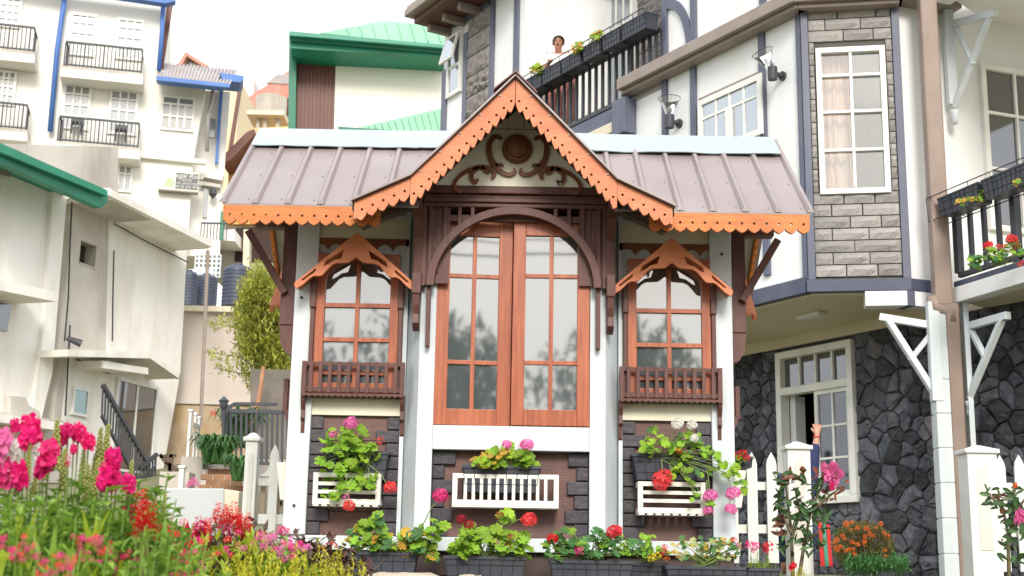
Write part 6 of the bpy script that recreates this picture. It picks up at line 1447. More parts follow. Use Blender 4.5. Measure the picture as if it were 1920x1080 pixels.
for i, (u, vt, Y, lb) in enumerate(((70, 925, 3.0, 'leafy snapdragon clump under the tallest magenta head'), (160, 925, 3.1, 'leafy snapdragon clump under the three loose magenta heads'), (10, 985, 2.6, 'nearest leafy clump in the lower left corner'), (110, 990, 2.6, 'nearest leafy clump left of the dusty pink tufts'), (205, 995, 2.7, 'nearest leafy clump below the stacked magenta heads'))):
    bed('snapdragon', lb, 'snap', snapl if i % 2 else snapl2, u, vt, Y, .36, [], [], sn)
rc = M('red_calyx', (.35, .05, .06), None, 20, .5, 0)
bed('salvia_plant', 'scarlet salvia with one tall dense spike left of the low concrete wall', 'small', snapl, 275, 1000, 2.95, .26, [(272, 972, 27, redp, 'l'), (266, 978, 20, coral, 'l'), (280, 980, 20, redp, 'l'), (256, 1000, 10, coral, 'l'), (292, 1004, 10, redp, 'l')], [], None)
sg = 'salvias in the middle bed'
bed('salvia_plant', 'red salvia heads just right of the tall scarlet spike', 'small', darkl, 312, 1000, 4.6, .34, [(305, 985, 12, redp, 'l'), (315, 992, 12, redp, 'l'), (322, 1000, 10, redp, 'l')], [], sg)
bed('salvia_plant', 'coral salvia below the left end of the low concrete wall', 'small', darkl, 345, 1000, 4.9, .36, [(338, 998, 13, coral, 'l'), (348, 1003, 13, coral, 'l'), (332, 1008, 10, coral, 'l')], [], sg)
bed('salvia_plant', 'deep pink salvia below the middle of the low concrete wall', 'small', darkl, 383, 995, 5.0, .36, [(376, 998, 15, hotp, 'l'), (388, 1000, 14, coral, 'l'), (378, 1010, 12, hotp, 'l')], [], sg)
bed('salvia_plant', 'pale coral feathery salvia in front of the left fence post', 'small', darkl, 435, 985, 5.2, .34, [(405, 968, 13, coral, 'l'), (420, 972, 13, coral, 'l'), (436, 968, 14, coral, 'l'), (448, 975, 11, coral, 'l'), (428, 985, 10, pinkp, 'l')], [], sg)
bed('salvia_plant', 'faded coral salvia left of the kiosk corner', 'small', darkl, 462, 1000, 5.3, .34, [(456, 990, 11, coral, 'l'), (466, 995, 11, coral, 'l')], [], sg)
lime = M('lime_broad_leaf', (.38, .46, .03), (.26, .38, .03), 12, .45, .1, trans=.35)
bed('coleus_plant', 'lime green broad-leaved plant below the pale coral salvia', 'broad', lime, 425, 992, 4.9, .42, [], [])
bed('coleus_plant', 'lime broad-leaved plant low in the bed right of the tall scarlet spike', 'broad', lime, 330, 1030, 4.0, .40, [], [])
bed('coleus_plant', 'yellow-green broad-leaved plant below the scarlet salvia spike', 'broad', lime, 288, 1015, 3.6, .34, [], [])
bed('impatiens_plant', 'impatiens with pink and magenta blooms left of the kiosk corner post', 'broad', snapl, 520, 1012, 5.4, .36, [(535, 997, 9, magenta, 'u'), (527, 993, 9, hotp, 'u'), (512, 1005, 9, pinkp, 'u'), (478, 1008, 8, hotp, 'u'), (500, 1015, 7, pinkp, 'u')], [])
bed('impatiens_plant', 'impatiens with a single pale pink bloom below the kiosk corner post', 'small', darkl, 575, 1012, 5.6, .40, [(575, 1027, 9, pinkp, 'u'), (545, 1010, 5, pinkp, 'u')], [])
for u, vt, Y, m1, m2, lb in ((478, 1002, 5.0, pinkp, hotp, 'pink impatiens left of the magenta-topped one, in front of the fence post'), (300, 990, 4.2, redp, coral, 'red-flowered leafy plant just behind the tall scarlet salvia'), (545, 1022, 4.9, hotp, pinkp, 'hot pink impatiens in front of the kiosk corner post'), (400, 1015, 4.6, coral, hotp, 'coral impatiens beneath the pale coral salvia'), (345, 1020, 4.3, hotp, redp, 'crimson and pink impatiens right of the scarlet salvia spike')):
    bed('impatiens_plant', lb, 'small', RN.choice((snapl, lime)), u, vt, Y, .34, [(u + RN.uniform(-34, 34), vt + RN.uniform(-4, 30), RN.uniform(4, 8.5), RN.choice((m1, m1, m2)), 'u') for _ in range(16)], [], 'impatiens in the middle bed')
for i, (u, vt, Y, w, lb) in enumerate(((365, 1000, 5.4, .42, 'bronze-leaved begonia at the foot of the low concrete wall'), (470, 985, 5.8, .40, 'bronze-leaved begonia in front of the left fence gate'), (620, 1005, 6.0, .46, 'bronze-leaved begonia left of the leftmost ground planter'), (550, 1005, 6.1, .4, 'bronze-leaved begonia at the kiosk corner post foot'), (400, 1020, 4.7, .4, 'low bronze begonia below the lime broad-leaved plant'))):
    bed('begonia_plant', lb, 'small', darkl, u, vt, Y, w, [(u + RN.uniform(-25, 25), vt + RN.uniform(10, 30), 3.5, coral, 'u') for _ in range(5)], [], 'bronze begonias')
for i, (u, vt, Y, w, lb) in enumerate(((640, 1024, 5.0, 0.41, 'lime-yellow needle-leaved mound touching the leftmost ground planter'), (598, 1018, 4.8, 0.43, 'lime-yellow needle-leaved mound, tallest of the right-hand ones'), (555, 1031, 4.5, 0.41, 'lime-yellow needle-leaved mound below the pale pink impatiens'), (500, 1031, 4.3, 0.43, 'lime-yellow needle-leaved mound below the magenta impatiens'), (450, 1036, 4.1, 0.41, 'lime-yellow needle-leaved mound below the coral salvia'), (395, 1044, 3.9, 0.38, 'lime-yellow needle-leaved mound right of the pink ground flowers'), (480, 1008, 4.9, 0.38, 'olive needle-leaved mound behind the front row of mounds'))):
    bed('needle_leaved_mound', lb, 'needle', sedl, u, vt, Y, w, [], [], 'lime-yellow mounds along the bed edge')
pinks = M('dusty_rose_flower', (.62, .12, .16), (.45, .10, .10), 20, .6, 0, trans=.2)
for i, (u, vt, Y, lb) in enumerate(((30, 1010, 2.6, 'dusty red flowering tuft in the bottom left corner'), (170, 1010, 2.8, 'dusty pink flowering tuft below the green snapdragon clump'), (240, 1035, 3.1, 'dusty pink flowering tuft below the scarlet salvia'), (310, 1025, 3.5, 'dusty rose flowering tuft left of the lime mounds'), (345, 1055, 3.4, 'low dusty rose tuft at the bottom edge'), (105, 1045, 2.5, 'low dusty tuft with orange leaf at the bottom edge'))):
    bed('flowering_tuft', lb, 'small', RN.choice((snapl, lime)), u, vt, Y, .26, [(u + RN.uniform(-38, 38), vt + RN.uniform(-5, 45), RN.uniform(4, 7), RN.choice((pinks, pinks, coral, hotp)), 'u') for _ in range(36)], [], 'dusty pink tufts at the front edge')
bed('lime_flowering_plant', 'lime fine-leaved plant with pink and red heads at the right end of the planter row', 'needle', M('bright_lime_needle', (.38, .50, .04), (.22, .36, .03), 9, .5, 0, trans=.3), 1425, 1030, 7.9, .24, [(1408, 1025, 12, hotp, 'u'), (1440, 1026, 11, redp, 'u'), (1418, 1022, 7, hotp, 'u')])
bed('lime_flowering_plant', 'lime fine-leaved plant at the foot of the rose beside the planter row', 'needle', sedl, 1500, 1062, 8.2, .22, [])
# ground cover under and between the plants
gc = MB(); q = random.Random(9)
for i in range(9000):
    x = q.uniform(-3.2, 1.2) if q.random() < .8 else q.uniform(1.0, 3.4); y = q.uniform(2.3, 7.2); lance(gc, (x, y, gz(x, y) + .03), rdir(q, .8), (0, 0, 1), q.uniform(.03, .09), q.uniform(.01, .02))
tag(mk('ground_cover', gc, snapl, recalc=False), 'low green leafy cover over the soil of the flower bed', 'ground cover', kind='stuff')

# ---- rocks at the bed edge
def rock(label, u0, u1, vt, Y, seed):
    q = random.Random(seed); a, b = at(u0, vt, Y), at(u1, vt, Y); r_ = (b.x - a.x) / 2; c = Vector(((a.x + b.x) / 2, Y, a.z)); mb = MB(); n = 14; prof = [(.99, -.45), (1, -.25), (.92, -.08), (.6, -.01), (.02, 0)]
    rings = [[mb.a((c.x + r_ * k * math.cos(6.283 * j / n) * q.uniform(.93, 1.05), Y + r_ * .6 * k * math.sin(6.283 * j / n), c.z + r_ * z * .8 + q.uniform(-.008, .008))) for j in range(n)] for k, z in prof]
    for A, B in zip(rings, rings[1:]):
        for j in range(n): mb.f.append([A[j], A[(j + 1) % n], B[(j + 1) % n], B[j]])
    mb.f.append(rings[-1]); mb.f.append(rings[0][::-1]); tag(mk('garden_rock', mb, rockm, smooth=True), label, 'rock', 'rocks edging the bed')
rock('flat pale rock at the bottom edge below the leftmost ground planter', 672, 842, 1073, 7.2, 1)
rock('small pale rock at the bottom edge left of the blue-green geranium planter', 860, 905, 1078, 7.25, 2)
tag(mk('dry_twig', MB().tube([at(672, 1068, 7.3), at(695, 1072, 7.3), at(710, 1060, 7.3), at(722, 1046, 7.3)], [.004, .004, .003, .002], 5), bark), 'thin dry curved twig in front of the leftmost ground planter', 'twig')

# ---------------------------------------------------------------- roses and the marigold bush
def rose(label, Y, stems, leaves, flowers, nl=14, group='rose bushes'):
    B = at(*stems[0][0], Y); B.z = gz(B.x, Y); t = thing('rose_bush', label, 'rose bush', B, group); st = MB()
    for s in stems: st.tube([at(u, v, Y + RN.uniform(-.05, .05)) for u, v in s], [.013 - .009 * k / (len(s) - 1) for k in range(len(s))], 6, cap=False)
    mk('woody_stems', st, stemb, t, kind='stuff')
    for (u, v, ru, rv, n, m) in leaves:
        for i in range(n):
            p = at(u + RN.uniform(-ru, ru), v + RN.uniform(-rv, rv), Y + RN.uniform(-.12, .12)); d = rdir(RN, .4); d.y -= .5
            e = (d.normalized().to_track_quat('Z', 'Y').to_matrix() @ Matrix.Rotation(RN.uniform(-3, 3), 3, 'Z')).to_euler(); inst('leaf', rl_mesh[m.name], t, p, e, RN.uniform(.7, 1.2))
    for (u, v, r_, m) in flowers: inst('flower_head', sfm(m, RN.randrange(3)), t, at(u, v, Y - .1), (RN.uniform(-.6, .2), 0, RN.uniform(0, 6)), r_ * Y / 2500 * .8)
def roseleaf(mat):
    mb = MB(); n = 8; L, w = .040, .016; c = [mb.a((0, L * (k / 4 - 1), -.002)) for k in (0, 2, 4, 6, 8)]
    for s in (-1, 1):
        e = [mb.a((s * w * x, L * y, .006)) for x, y in ((.75, -.6), (1, -.1), (.8, .45))]
        mb.f += [[c[0], e[0], c[1]], [c[1], e[0], e[1], c[2]], [c[2], e[1], e[2], c[3]], [c[3], e[2], c[4]]]
    return mesh_of('leaf', mb, mat, recalc=False)
rl_mesh = {m.name: roseleaf(m) for m in (rosel, rosel2)}
rose('rose bush with a cluster of pink blooms in front of the stone wall window', 8.7, [[(1487, 1085), (1484, 1000), (1476, 930), (1470, 890)], [(1498, 1085), (1508, 1020), (1520, 960), (1545, 900), (1560, 885)], [(1484, 1010), (1500, 960), (1490, 915)], [(1508, 1020), (1530, 1000), (1545, 985)], [(1520, 960), (1555, 930), (1575, 915)], [(1484, 1000), (1465, 960)]],
     [(1480, 930, 28, 45, 48, rosel), (1525, 940, 32, 40, 48, rosel), (1505, 1000, 42, 40, 52, rosel), (1545, 975, 25, 25, 16, rosel), (1485, 895, 25, 15, 12, rosel2), (1565, 915, 25, 25, 18, rosel2), (1465, 985, 12, 25, 10, rosel2), (1540, 890, 15, 15, 6, rosel2)],
     [(1562, 878, 13, pinkp), (1575, 890, 10, pinkp), (1552, 893, 12, pinkp), (1545, 876, 8, pinkp), (1566, 900, 10, pinkp), (1560, 912, 9, hotp), (1486, 1062, 8, redp)])
rose('rose bush with one pale pink bloom at the right edge before the picket fence', 8.6, [[(1892, 1085), (1890, 1000), (1880, 950), (1862, 925)], [(1890, 1010), (1905, 960), (1900, 905)], [(1885, 960), (1868, 940), (1850, 928)], [(1905, 960), (1925, 930)]],
     [(1880, 935, 35, 20, 26, rosel), (1900, 1010, 24, 50, 40, rosel), (1905, 960, 20, 25, 16, rosel), (1862, 930, 20, 10, 6, rosel2)], [(1913, 969, 15, pinkp), (1904, 910, 5, orangep), (1878, 958, 5, rosel2)])
MBu = thing('marigold_bush', 'rusty orange-flowered fine-leaved bush against the dark stone wall', 'bush', at(1615, 1065, 9.9)); c0 = at(1615, 1030, 9.9)
mb = MB(); q = random.Random(4)
for i in range(3600):
    a = q.uniform(0, 6.28); r_ = math.sqrt(q.random()); u = 1618 + 58 * r_ * math.cos(a); v = 1035 + 46 * r_ * math.sin(a) - 8
    lance(mb, at(u, v, 9.9 + q.uniform(-.2, .2)), rdir(q, .6), (0, 0, 1), q.uniform(.03, .07), .008)
mk('foliage', mb, M('olive_fine_leaf', (.20, .20, .05), (.13, .09, .035), 7, .6, 0, trans=.25), MBu, recalc=False, kind='stuff')
mb = MB()
for i in range(900): lance(mb, at(1640 + q.uniform(-55, 60), 1062 + q.gauss(0, 9), 9.7 + q.uniform(-.2, .2)), rdir(q, .8), (0, 0, 1), q.uniform(.04, .09), .016)
mk('low_leaves', mb, gleafd, MBu, recalc=False, kind='stuff')
for i in range(34):
    u, v = 1615 + q.uniform(-52, 52), 1000 + q.uniform(-22, 45); inst('flower_head', umesh(orangep, 1), MBu, at(u, v, 9.68), (q.uniform(-1, 0), 0, q.uniform(0, 6)), q.uniform(.012, .022))
# ---------------------------------------------------------------- shrub, strap-leaved plants, canna
BSH = thing('bamboo_shrub', 'tall feathery yellow-green shrub rising against the pinkish retaining wall', 'shrub', at(510, 740, 21.5)); mb = MB(); st = MB(); q = random.Random(14)
for s in range(26):
    ub = 505 + q.uniform(-25, 30); ut = 480 + q.uniform(-40, 75); vt = 505 + q.uniform(-12, 90) + abs(ut - 500) * .5
    P = [at(ub, 760, 21.5 + q.uniform(-.3, .3)), at(ub * .5 + ut * .5, (760 + vt) / 2, 21.4), at(ut, vt, 21.3)]; st.tube(P, [.02, .014, .006], 4, cap=False)
for s, (u, v, v2) in enumerate(((398, 605, 640), (392, 660, 690), (400, 690, 700), (430, 640, 650))): st.tube([at(500, 700, 21.5), at(450, v + 10, 21.4), at(u, v, 21.3)], [.015, .01, .005], 4, cap=False)
def lv(u, v, n, ru, rv):
    for i in range(n):
        p = at(u + q.gauss(0, ru), v + q.gauss(0, rv), 21.4 + q.uniform(-.5, .5)); d = rdir(q, .35); lance(mb, p, d, (0, 0, 1), q.uniform(.08, .16), q.uniform(.022, .04))
for i in range(135): a = q.uniform(0, 6.28); r_ = math.sqrt(q.random()); lv(500 + 55 * r_ * math.cos(a), 632 + 118 * r_ * math.sin(a) - (20 if q.random() < .4 else 0), 80, 8, 9)
for u, v in ((400, 610), (412, 606), (425, 608), (440, 612), (398, 665), (412, 672), (428, 678), (442, 668), (455, 700), (430, 700), (410, 690), (450, 640), (462, 620), (470, 720), (478, 510), (490, 500), (512, 505), (535, 520), (466, 560), (458, 590)): lv(u, v, 26, 6, 5)
mk('foliage', mb, bamboo, BSH, recalc=False, kind='stuff'); mk('stems', st, stemb, BSH, kind='stuff')
def strap(label, u, v, ru, h, n, Y, mat, name='strap_leaved_plant'):
    t = thing(name, label, 'plant', at(u, v, Y), 'plants on the terrace left of the kiosk'); mb = MB(); q = random.Random(u)
    for i in range(n):
        b = at(u + q.uniform(-ru, ru) * .7, v + q.uniform(-3, 3), Y + q.uniform(-.3, .3)); a = q.uniform(0, 6.28); L = h * q.uniform(.6, 1.1); d = Vector((math.cos(a) * .6, math.sin(a) * .6, 0)); w = Vector((-math.sin(a), math.cos(a), 0)) * .018
        P = [b, b + d * L * .35 + Vector((0, 0, L * .7)), b + d * L * .8 + Vector((0, 0, L * .85)), b + d * L * 1.15 + Vector((0, 0, L * .55))]
        I = [(mb.a(p - w * k), mb.a(p + w * k)) for p, k in zip(P, (1, 1.1, .8, .1))]
        for A, B in zip(I, I[1:]): mb.f.append([A[0], A[1], B[1], B[0]])
    o = mk('leaves', mb, mat, t, recalc=False, kind='stuff'); return t
stm = M('deep_green_strap_leaf', (.07, .17, .05), (.04, .11, .03), 4, .45, 0, trans=.2)
strap('dense dark green strap-leaved clump above the brick steps', 405, 868, 34, .36, 260, 15.8, stm); strap('strap-leaved clump between the brick steps and the left fence post', 446, 900, 14, .3, 70, 14.6, stm)
strap('broad-leaved green clump behind the steel fence', 440, 830, 22, .5, 60, 17.9, stm)
t = strap('canna with orange-red blooms behind the steel fence bars', 460, 838, 16, .55, 40, 18.2, stm, 'canna_plant')
for u, v in ((446, 792), (455, 790), (464, 795), (458, 800), (400, 775)): inst('flower_head', umesh(coral, 1), t, at(u, v, 17.9), (0, 0, u), .045)
t = thing('flowering_plant', 'small pink-flowered plant behind the low concrete wall', 'plant', at(361, 915, 12.4)); mk('stems', MB().tube([at(361, 925, 12.4), at(361, 905, 12.4)], .006, 5), stemm, t)
for u, v in ((358, 905), (364, 900), (355, 910), (367, 908)): inst('flower_head', umesh(pinkp, 1), t, at(u, v, 12.3), (0, 0, u), .03)
# ---------------------------------------------------------------- people
def skinned(name, V, Ed, mat, parent, sub=2, xf=None):
    names = list(V); me = bpy.data.meshes.new(name); g = ORG[parent.name]
    me.from_pydata([Vector(V[k][0]) - g for k in names], [(names.index(a), names.index(b)) for a, b in Ed], [])
    o = link(bpy.data.objects.new(name, me)); m = o.modifiers.new('skin', 'SKIN'); m.use_smooth_shade = True
    for i, k in enumerate(names):
        r = V[k][1]; me.skin_vertices[0].data[i].radius = (r, r) if not isinstance(r, tuple) else r
        me.skin_vertices[0].data[i].use_root = (i == 0)
    s = o.modifiers.new('sub', 'SUBSURF'); s.levels = sub; s.render_levels = sub
    bpy.context.view_layer.update(); dg = bpy.context.evaluated_depsgraph_get()
    m2 = bpy.data.meshes.new_from_object(o.evaluated_get(dg)); bpy.data.objects.remove(o)
    m2.materials.clear(); m2.materials.append(mat)
    for p in m2.polygons: p.use_smooth = True
    o = link(bpy.data.objects.new(name, m2)); o.parent = parent; ORG[o.name] = g; return o
def ell(c, rx, ry, rz, n=12, m=8):
    mb = MB(); c = Vector(c)
    rings = [[mb.a(c + Vector((rx * math.sin(math.pi * (i + .5) / m) * math.cos(2 * math.pi * j / n), ry * math.sin(math.pi * (i + .5) / m) * math.sin(2 * math.pi * j / n), rz * math.cos(math.pi * (i + .5) / m)))) for j in range(n)] for i in range(m)]
    for A, B in zip(rings, rings[1:]):
        for j in range(n): mb.f.append([A[j], A[(j + 1) % n], B[(j + 1) % n], B[j]])
    mb.f.append(rings[0]); mb.f.append(rings[-1][::-1]); return mb
# --- woman on the loggia, looking down at the viewer, one hand on the rail
PP = PW.sh(-.30); sH, zH = PP.pix(1047, 80); hp_ = PP.w(sH, zH); dx = Vector((PW.d.x, PW.d.y, 0)); nn = PW.n.to_3d()
fz = zup; H = hp_
WMN = thing('person', 'woman with pulled-back dark hair and white top looking down from the loggia rail', 'person', Vector((hp_.x, hp_.y, fz)))
right = Vector((1, -.15, 0)).normalized(); fwd = Vector((-.12, -1, 0)).normalized()
P = lambda r_, f_, z: H + right * r_ + fwd * f_ + Vector((0, 0, z))
zf = fz - H.z
V = {'pelvis': (P(0, -.05, -.62), .145), 'spine': (P(0, -.06, -.46), .125), 'chest': (P(0, -.05, -.25), (.15, .11)), 'neck': (P(0, -.02, -.155), .055), 'neck2': (P(0, .0, -.115), .05), 'jaw': (P(0, .015, -.075), (.056, .062)), 'face': (P(0, .005, .0), (.072, .082)), 'crown': (P(0, -.01, .072), (.058, .068)),
     'shl': (P(-.15, -.04, -.195), .056), 'ell': (P(-.21, .02, -.45), .042), 'wrl': (P(-.12, .20, -.40), .026), 'hal': (P(-.09, .27, -.385), .03),
     'shr': (P(.15, -.04, -.195), .056), 'elr': (P(.24, .0, -.46), .042), 'wrr': (P(.20, .18, -.42), .026), 'har': (P(.19, .25, -.40), .03),
     'hil': (P(-.09, -.05, -.70), .10), 'knl': (P(-.09, -.03, (zf - .62) / 2 - .1), .065), 'anl': (P(-.09, -.06, zf + .07), .04), 'tol': (P(-.09, .08, zf + .03), .035),
     'hir': (P(.09, -.05, -.70), .10), 'knr': (P(.09, -.03, (zf - .62) / 2 - .1), .065), 'anr': (P(.09, -.06, zf + .07), .04), 'tor': (P(.09, .08, zf + .03), .035)}
for s, h_ in (('l', -.09), ('r', .19)):
    w0 = V['ha' + s][0]
    for k in range(4): V[f'f{s}{k}'] = (w0 + right * (-.03 + .02 * k) + fwd * .045 + Vector((0, 0, -.005)), .009); V[f'g{s}{k}'] = (w0 + right * (-.033 + .022 * k) + fwd * .065 + Vector((0, 0, -.035)), .008)
    V[f't{s}'] = (w0 + right * (.045 if s == 'l' else -.045) + fwd * .02, .010)
Ed = [('pelvis', 'spine'), ('spine', 'chest'), ('chest', 'neck'), ('neck', 'neck2'), ('neck2', 'jaw'), ('jaw', 'face'), ('face', 'crown')]
for s in 'lr':
    Ed += [('chest', 'sh' + s), ('sh' + s, 'el' + s), ('el' + s, 'wr' + s), ('wr' + s, 'ha' + s), ('pelvis', 'hi' + s), ('hi' + s, 'kn' + s), ('kn' + s, 'an' + s), ('an' + s, 'to' + s), ('ha' + s, 't' + s)]
    for k in range(4): Ed += [('ha' + s, f'f{s}{k}'), (f'f{s}{k}', f'g{s}{k}')]
BD = skinned('body', V, Ed, skin, WMN)
for sx in (-1, 1):
    mk('eye', ell(P(sx * .030, .082, .008), .013, .008, .007), hairm, WMN, smooth=True); mk('eyebrow', ell(P(sx * .031, .083, .030), .020, .006, .004), hairm, WMN, smooth=True)
    mk('ear', ell(P(sx * .082, -.01, -.005), .010, .018, .028), skin, WMN, smooth=True)
mk('nose', ell(P(0, .092, -.022), .012, .016, .024), skin, WMN, smooth=True); mk('mouth', ell(P(0, .082, -.058), .024, .008, .007), M('lip_colour', (.22, .06, .05), None, 5, .5, 0), WMN, smooth=True)
hr = ell(P(0, -.028, .030), .092, .098, .088, 16, 10); hc = P(0, 0, 0)
hr.f = [f for f in hr.f if not (sum((Vector(hr.v[i]) - hc).dot(fwd) for i in f) / len(f) > .035 and sum(Vector(hr.v[i]).z - hc.z for i in f) / len(f) < .068)]
mk('hair', hr, hairm, WMN, smooth=True); mk('hair_bun', ell(P(0, -.12, .0), .04, .035, .04), hairm, WMN, smooth=True)
TV = {k: (V[k][0], (V[k][1][0] + .012, V[k][1][1] + .012) if isinstance(V[k][1], tuple) else V[k][1] + .014) for k in ('pelvis', 'spine', 'chest', 'shl', 'shr')}
TV['ul'] = (V['shl'][0].lerp(V['ell'][0], .75), .056); TV['ur'] = (V['shr'][0].lerp(V['elr'][0], .75), .056)
skinned('white_top', TV, [('pelvis', 'spine'), ('spine', 'chest'), ('chest', 'shl'), ('chest', 'shr'), ('shl', 'ul'), ('shr', 'ur')], clothw, WMN)
sk_ = MB(); n = 28; R0 = [(.15, -.55), (.19, -.70), (.22, zf * .5 - .35), (.26, zf + .12)]; rings = []
for r_, z in R0: rings.append([sk_.a(P((r_ + .012 * math.sin(j * 2.1)) * math.cos(2 * math.pi * j / n), -.05 + (r_ * .8 + .01 * math.sin(j * 1.7)) * math.sin(2 * math.pi * j / n), z)) for j in range(n)])
for A, B in zip(rings, rings[1:]):
    for j in range(n): sk_.f.append([A[j], A[(j + 1) % n], B[(j + 1) % n], B[j]])
mk('skirt', sk_, skirtm, WMN, smooth=True)
# patterned cloths hung over the inside of the rail
hs = 'cloths drying behind the loggia rail'
for (u, w_, m, lb) in ((1020, .22, curtg, 'beige patterned cloth hanging behind the left end of the loggia rail'), (1048, .18, skirtm, 'dark red floral cloth hanging behind the loggia rail below the woman'), (1072, .20, M('pink_brown_cloth', (.42, .16, .16), (.30, .20, .14), 9, .85, .2), 'pinkish brown cloth hanging behind the loggia rail right of the red one')):
    s = PW.sh(-.08).pix(u, 190)[0]; mb = MB(); n = 12
    for i in range(n + 1):
        for z in (zr1 - .22, zr1 - .55, zr0 + .08): mb.a(PW.w(s - w_ / 2 + w_ * i / n, z, -.07 + .015 * math.sin(i * 1.9)))
    for i in range(n):
        for k in range(2): q_ = 3 * i + k; mb.f.append([q_, q_ + 3, q_ + 4, q_ + 1])
    o = mk('hanging_cloth', mb, m, smooth=True, recalc=False); so_ = o.modifiers.new('solid', 'SOLIDIFY'); so_.thickness = .004; tag(o, lb, 'cloth', hs)
# --- crouching person behind the fence post, arm raised
Y2 = 11.45; A2 = lambda u, v, dy=0: at(u, v, Y2 + dy)
gy = gz(A2(1495, 1050).x, Y2); PB2 = A2(1493, 1000); PB2.z = gy
PR_ = thing('person', 'person in navy behind the fence post reaching up an arm with red wrist thread', 'person', PB2)
V = {'pelvis': (A2(1493, 985, .0), .14), 'spine': (A2(1493, 955, .08), .125), 'chest': (A2(1493, 925, .14), (.15, .115)), 'neck': (A2(1493, 902, .18), .055), 'jaw': (A2(1494, 888, .20), .062), 'face': (A2(1495, 876, .21), .075), 'crown': (A2(1495, 864, .20), .062),
     'shr': (A2(1519, 910, .14), .058), 'elr': (A2(1524, 868, .14), .045), 'wrr': (A2(1531, 822, .20), .026), 'har': (A2(1533, 808, .21), (.034, .022)),
     'shl': (A2(1466, 900, .12), .062), 'ell': (A2(1458, 940, .20), .045), 'wrl': (A2(1468, 960, .42), .028), 'hal': (A2(1472, 962, .50), .03),
     'hir': (A2(1508, 995), .10), 'knr': (A2(1518, 990, .42), .068), 'anr': (A2(1512, 1045, .30), .045), 'tor': (A2(1514, 1052, .44), .04),
     'hil': (A2(1478, 995), .10), 'knl': (A2(1470, 990, .42), .068), 'anl': (A2(1474, 1045, .30), .045), 'tol': (A2(1472, 1052, .44), .04)}
for k in ('anr', 'anl', 'tor', 'tol'): V[k] = (Vector((V[k][0].x, V[k][0].y, gy + (.09 if k[0] == 'a' else .045))), V[k][1])
Hn = V['har'][0]
for k, (dx_, h_) in enumerate(((-.026, .045), (-.009, .052), (.008, .048), (.024, .038))):
    V[f'a{k}'] = (Hn + Vector((dx_ * 1.1, .0, .030)), .0105); V[f'b{k}'] = (Hn + Vector((dx_ * 1.2, .012, .030 + h_ * .55)), .0095); V[f'c{k}'] = (Hn + Vector((dx_ * 1.1, .042, .030 + h_ * .6)), .0085)
V['th'] = (Hn + Vector((-.038, .005, .0)), .012); V['ti'] = (Hn + Vector((-.050, .022, .028)), .0095)
Ed = [('pelvis', 'spine'), ('spine', 'chest'), ('chest', 'neck'), ('neck', 'jaw'), ('jaw', 'face'), ('face', 'crown'), ('har', 'th'), ('th', 'ti')]
for s in 'lr': Ed += [('chest', 'sh' + s), ('sh' + s, 'el' + s), ('el' + s, 'wr' + s), ('wr' + s, 'ha' + s), ('pelvis', 'hi' + s), ('hi' + s, 'kn' + s), ('kn' + s, 'an' + s), ('an' + s, 'to' + s)]
for k in range(4): Ed += [('har', f'a{k}'), (f'a{k}', f'b{k}'), (f'b{k}', f'c{k}')]
skinned('body', V, Ed, skinl, PR_)
JV = {k: (V[k][0], (V[k][1][0] + .015, V[k][1][1] + .015) if isinstance(V[k][1], tuple) else V[k][1] + .016) for k in ('pelvis', 'spine', 'chest', 'shl', 'shr', 'ell', 'elr')}
JV['cr'] = (V['elr'][0].lerp(V['wrr'][0], .82), .040); JV['cl'] = (V['ell'][0].lerp(V['wrl'][0], .85), .040)
skinned('navy_jacket', JV, [('pelvis', 'spine'), ('spine', 'chest'), ('chest', 'shl'), ('chest', 'shr'), ('shl', 'ell'), ('shr', 'elr'), ('elr', 'cr'), ('ell', 'cl')], clothn, PR_)
TV = {k: (V[k][0], V[k][1] + .016) for k in ('pelvis', 'hil', 'hir', 'knl', 'knr', 'anl', 'anr')}
skinned('trousers', TV, [('pelvis', 'hil'), ('pelvis', 'hir'), ('hil', 'knl'), ('hir', 'knr'), ('knl', 'anl'), ('knr', 'anr')], clothn, PR_)
mk('hair', ell(V['face'][0] + Vector((0, -.015, .02)), .088, .085, .092, 14, 10), hairm, PR_, smooth=True)
w = V['wrr'][0]; mk('wrist_thread', MB().tube([w + Vector((.029 * math.cos(k * .628), .029 * math.sin(k * .628), .012)) for k in range(11)], .005, 5), redc, PR_)
# a bag strip leaning at the rose foot
t = thing('striped_cloth', 'green and red striped cloth hanging at the foot of the fence post by the roses', 'cloth', at(1543, 1060, 10.55))
for i, (u0, u1, m) in enumerate(((1533, 1540, redc), (1541, 1548, greenm), (1549, 1555, redc))):
    a, b = at(u0, 975 + i * 4, 10.55), at(u1 + 6, 1062, 10.5); mk('stripe', MB().hexa([(b.x - .03, 10.49, b.z), (b.x, 10.49, b.z), (b.x, 10.51, b.z), (b.x - .03, 10.51, b.z), (a.x, 10.54, a.z), (a.x + .025, 10.54, a.z), (a.x + .025, 10.56, a.z), (a.x, 10.56, a.z)]), m, t)
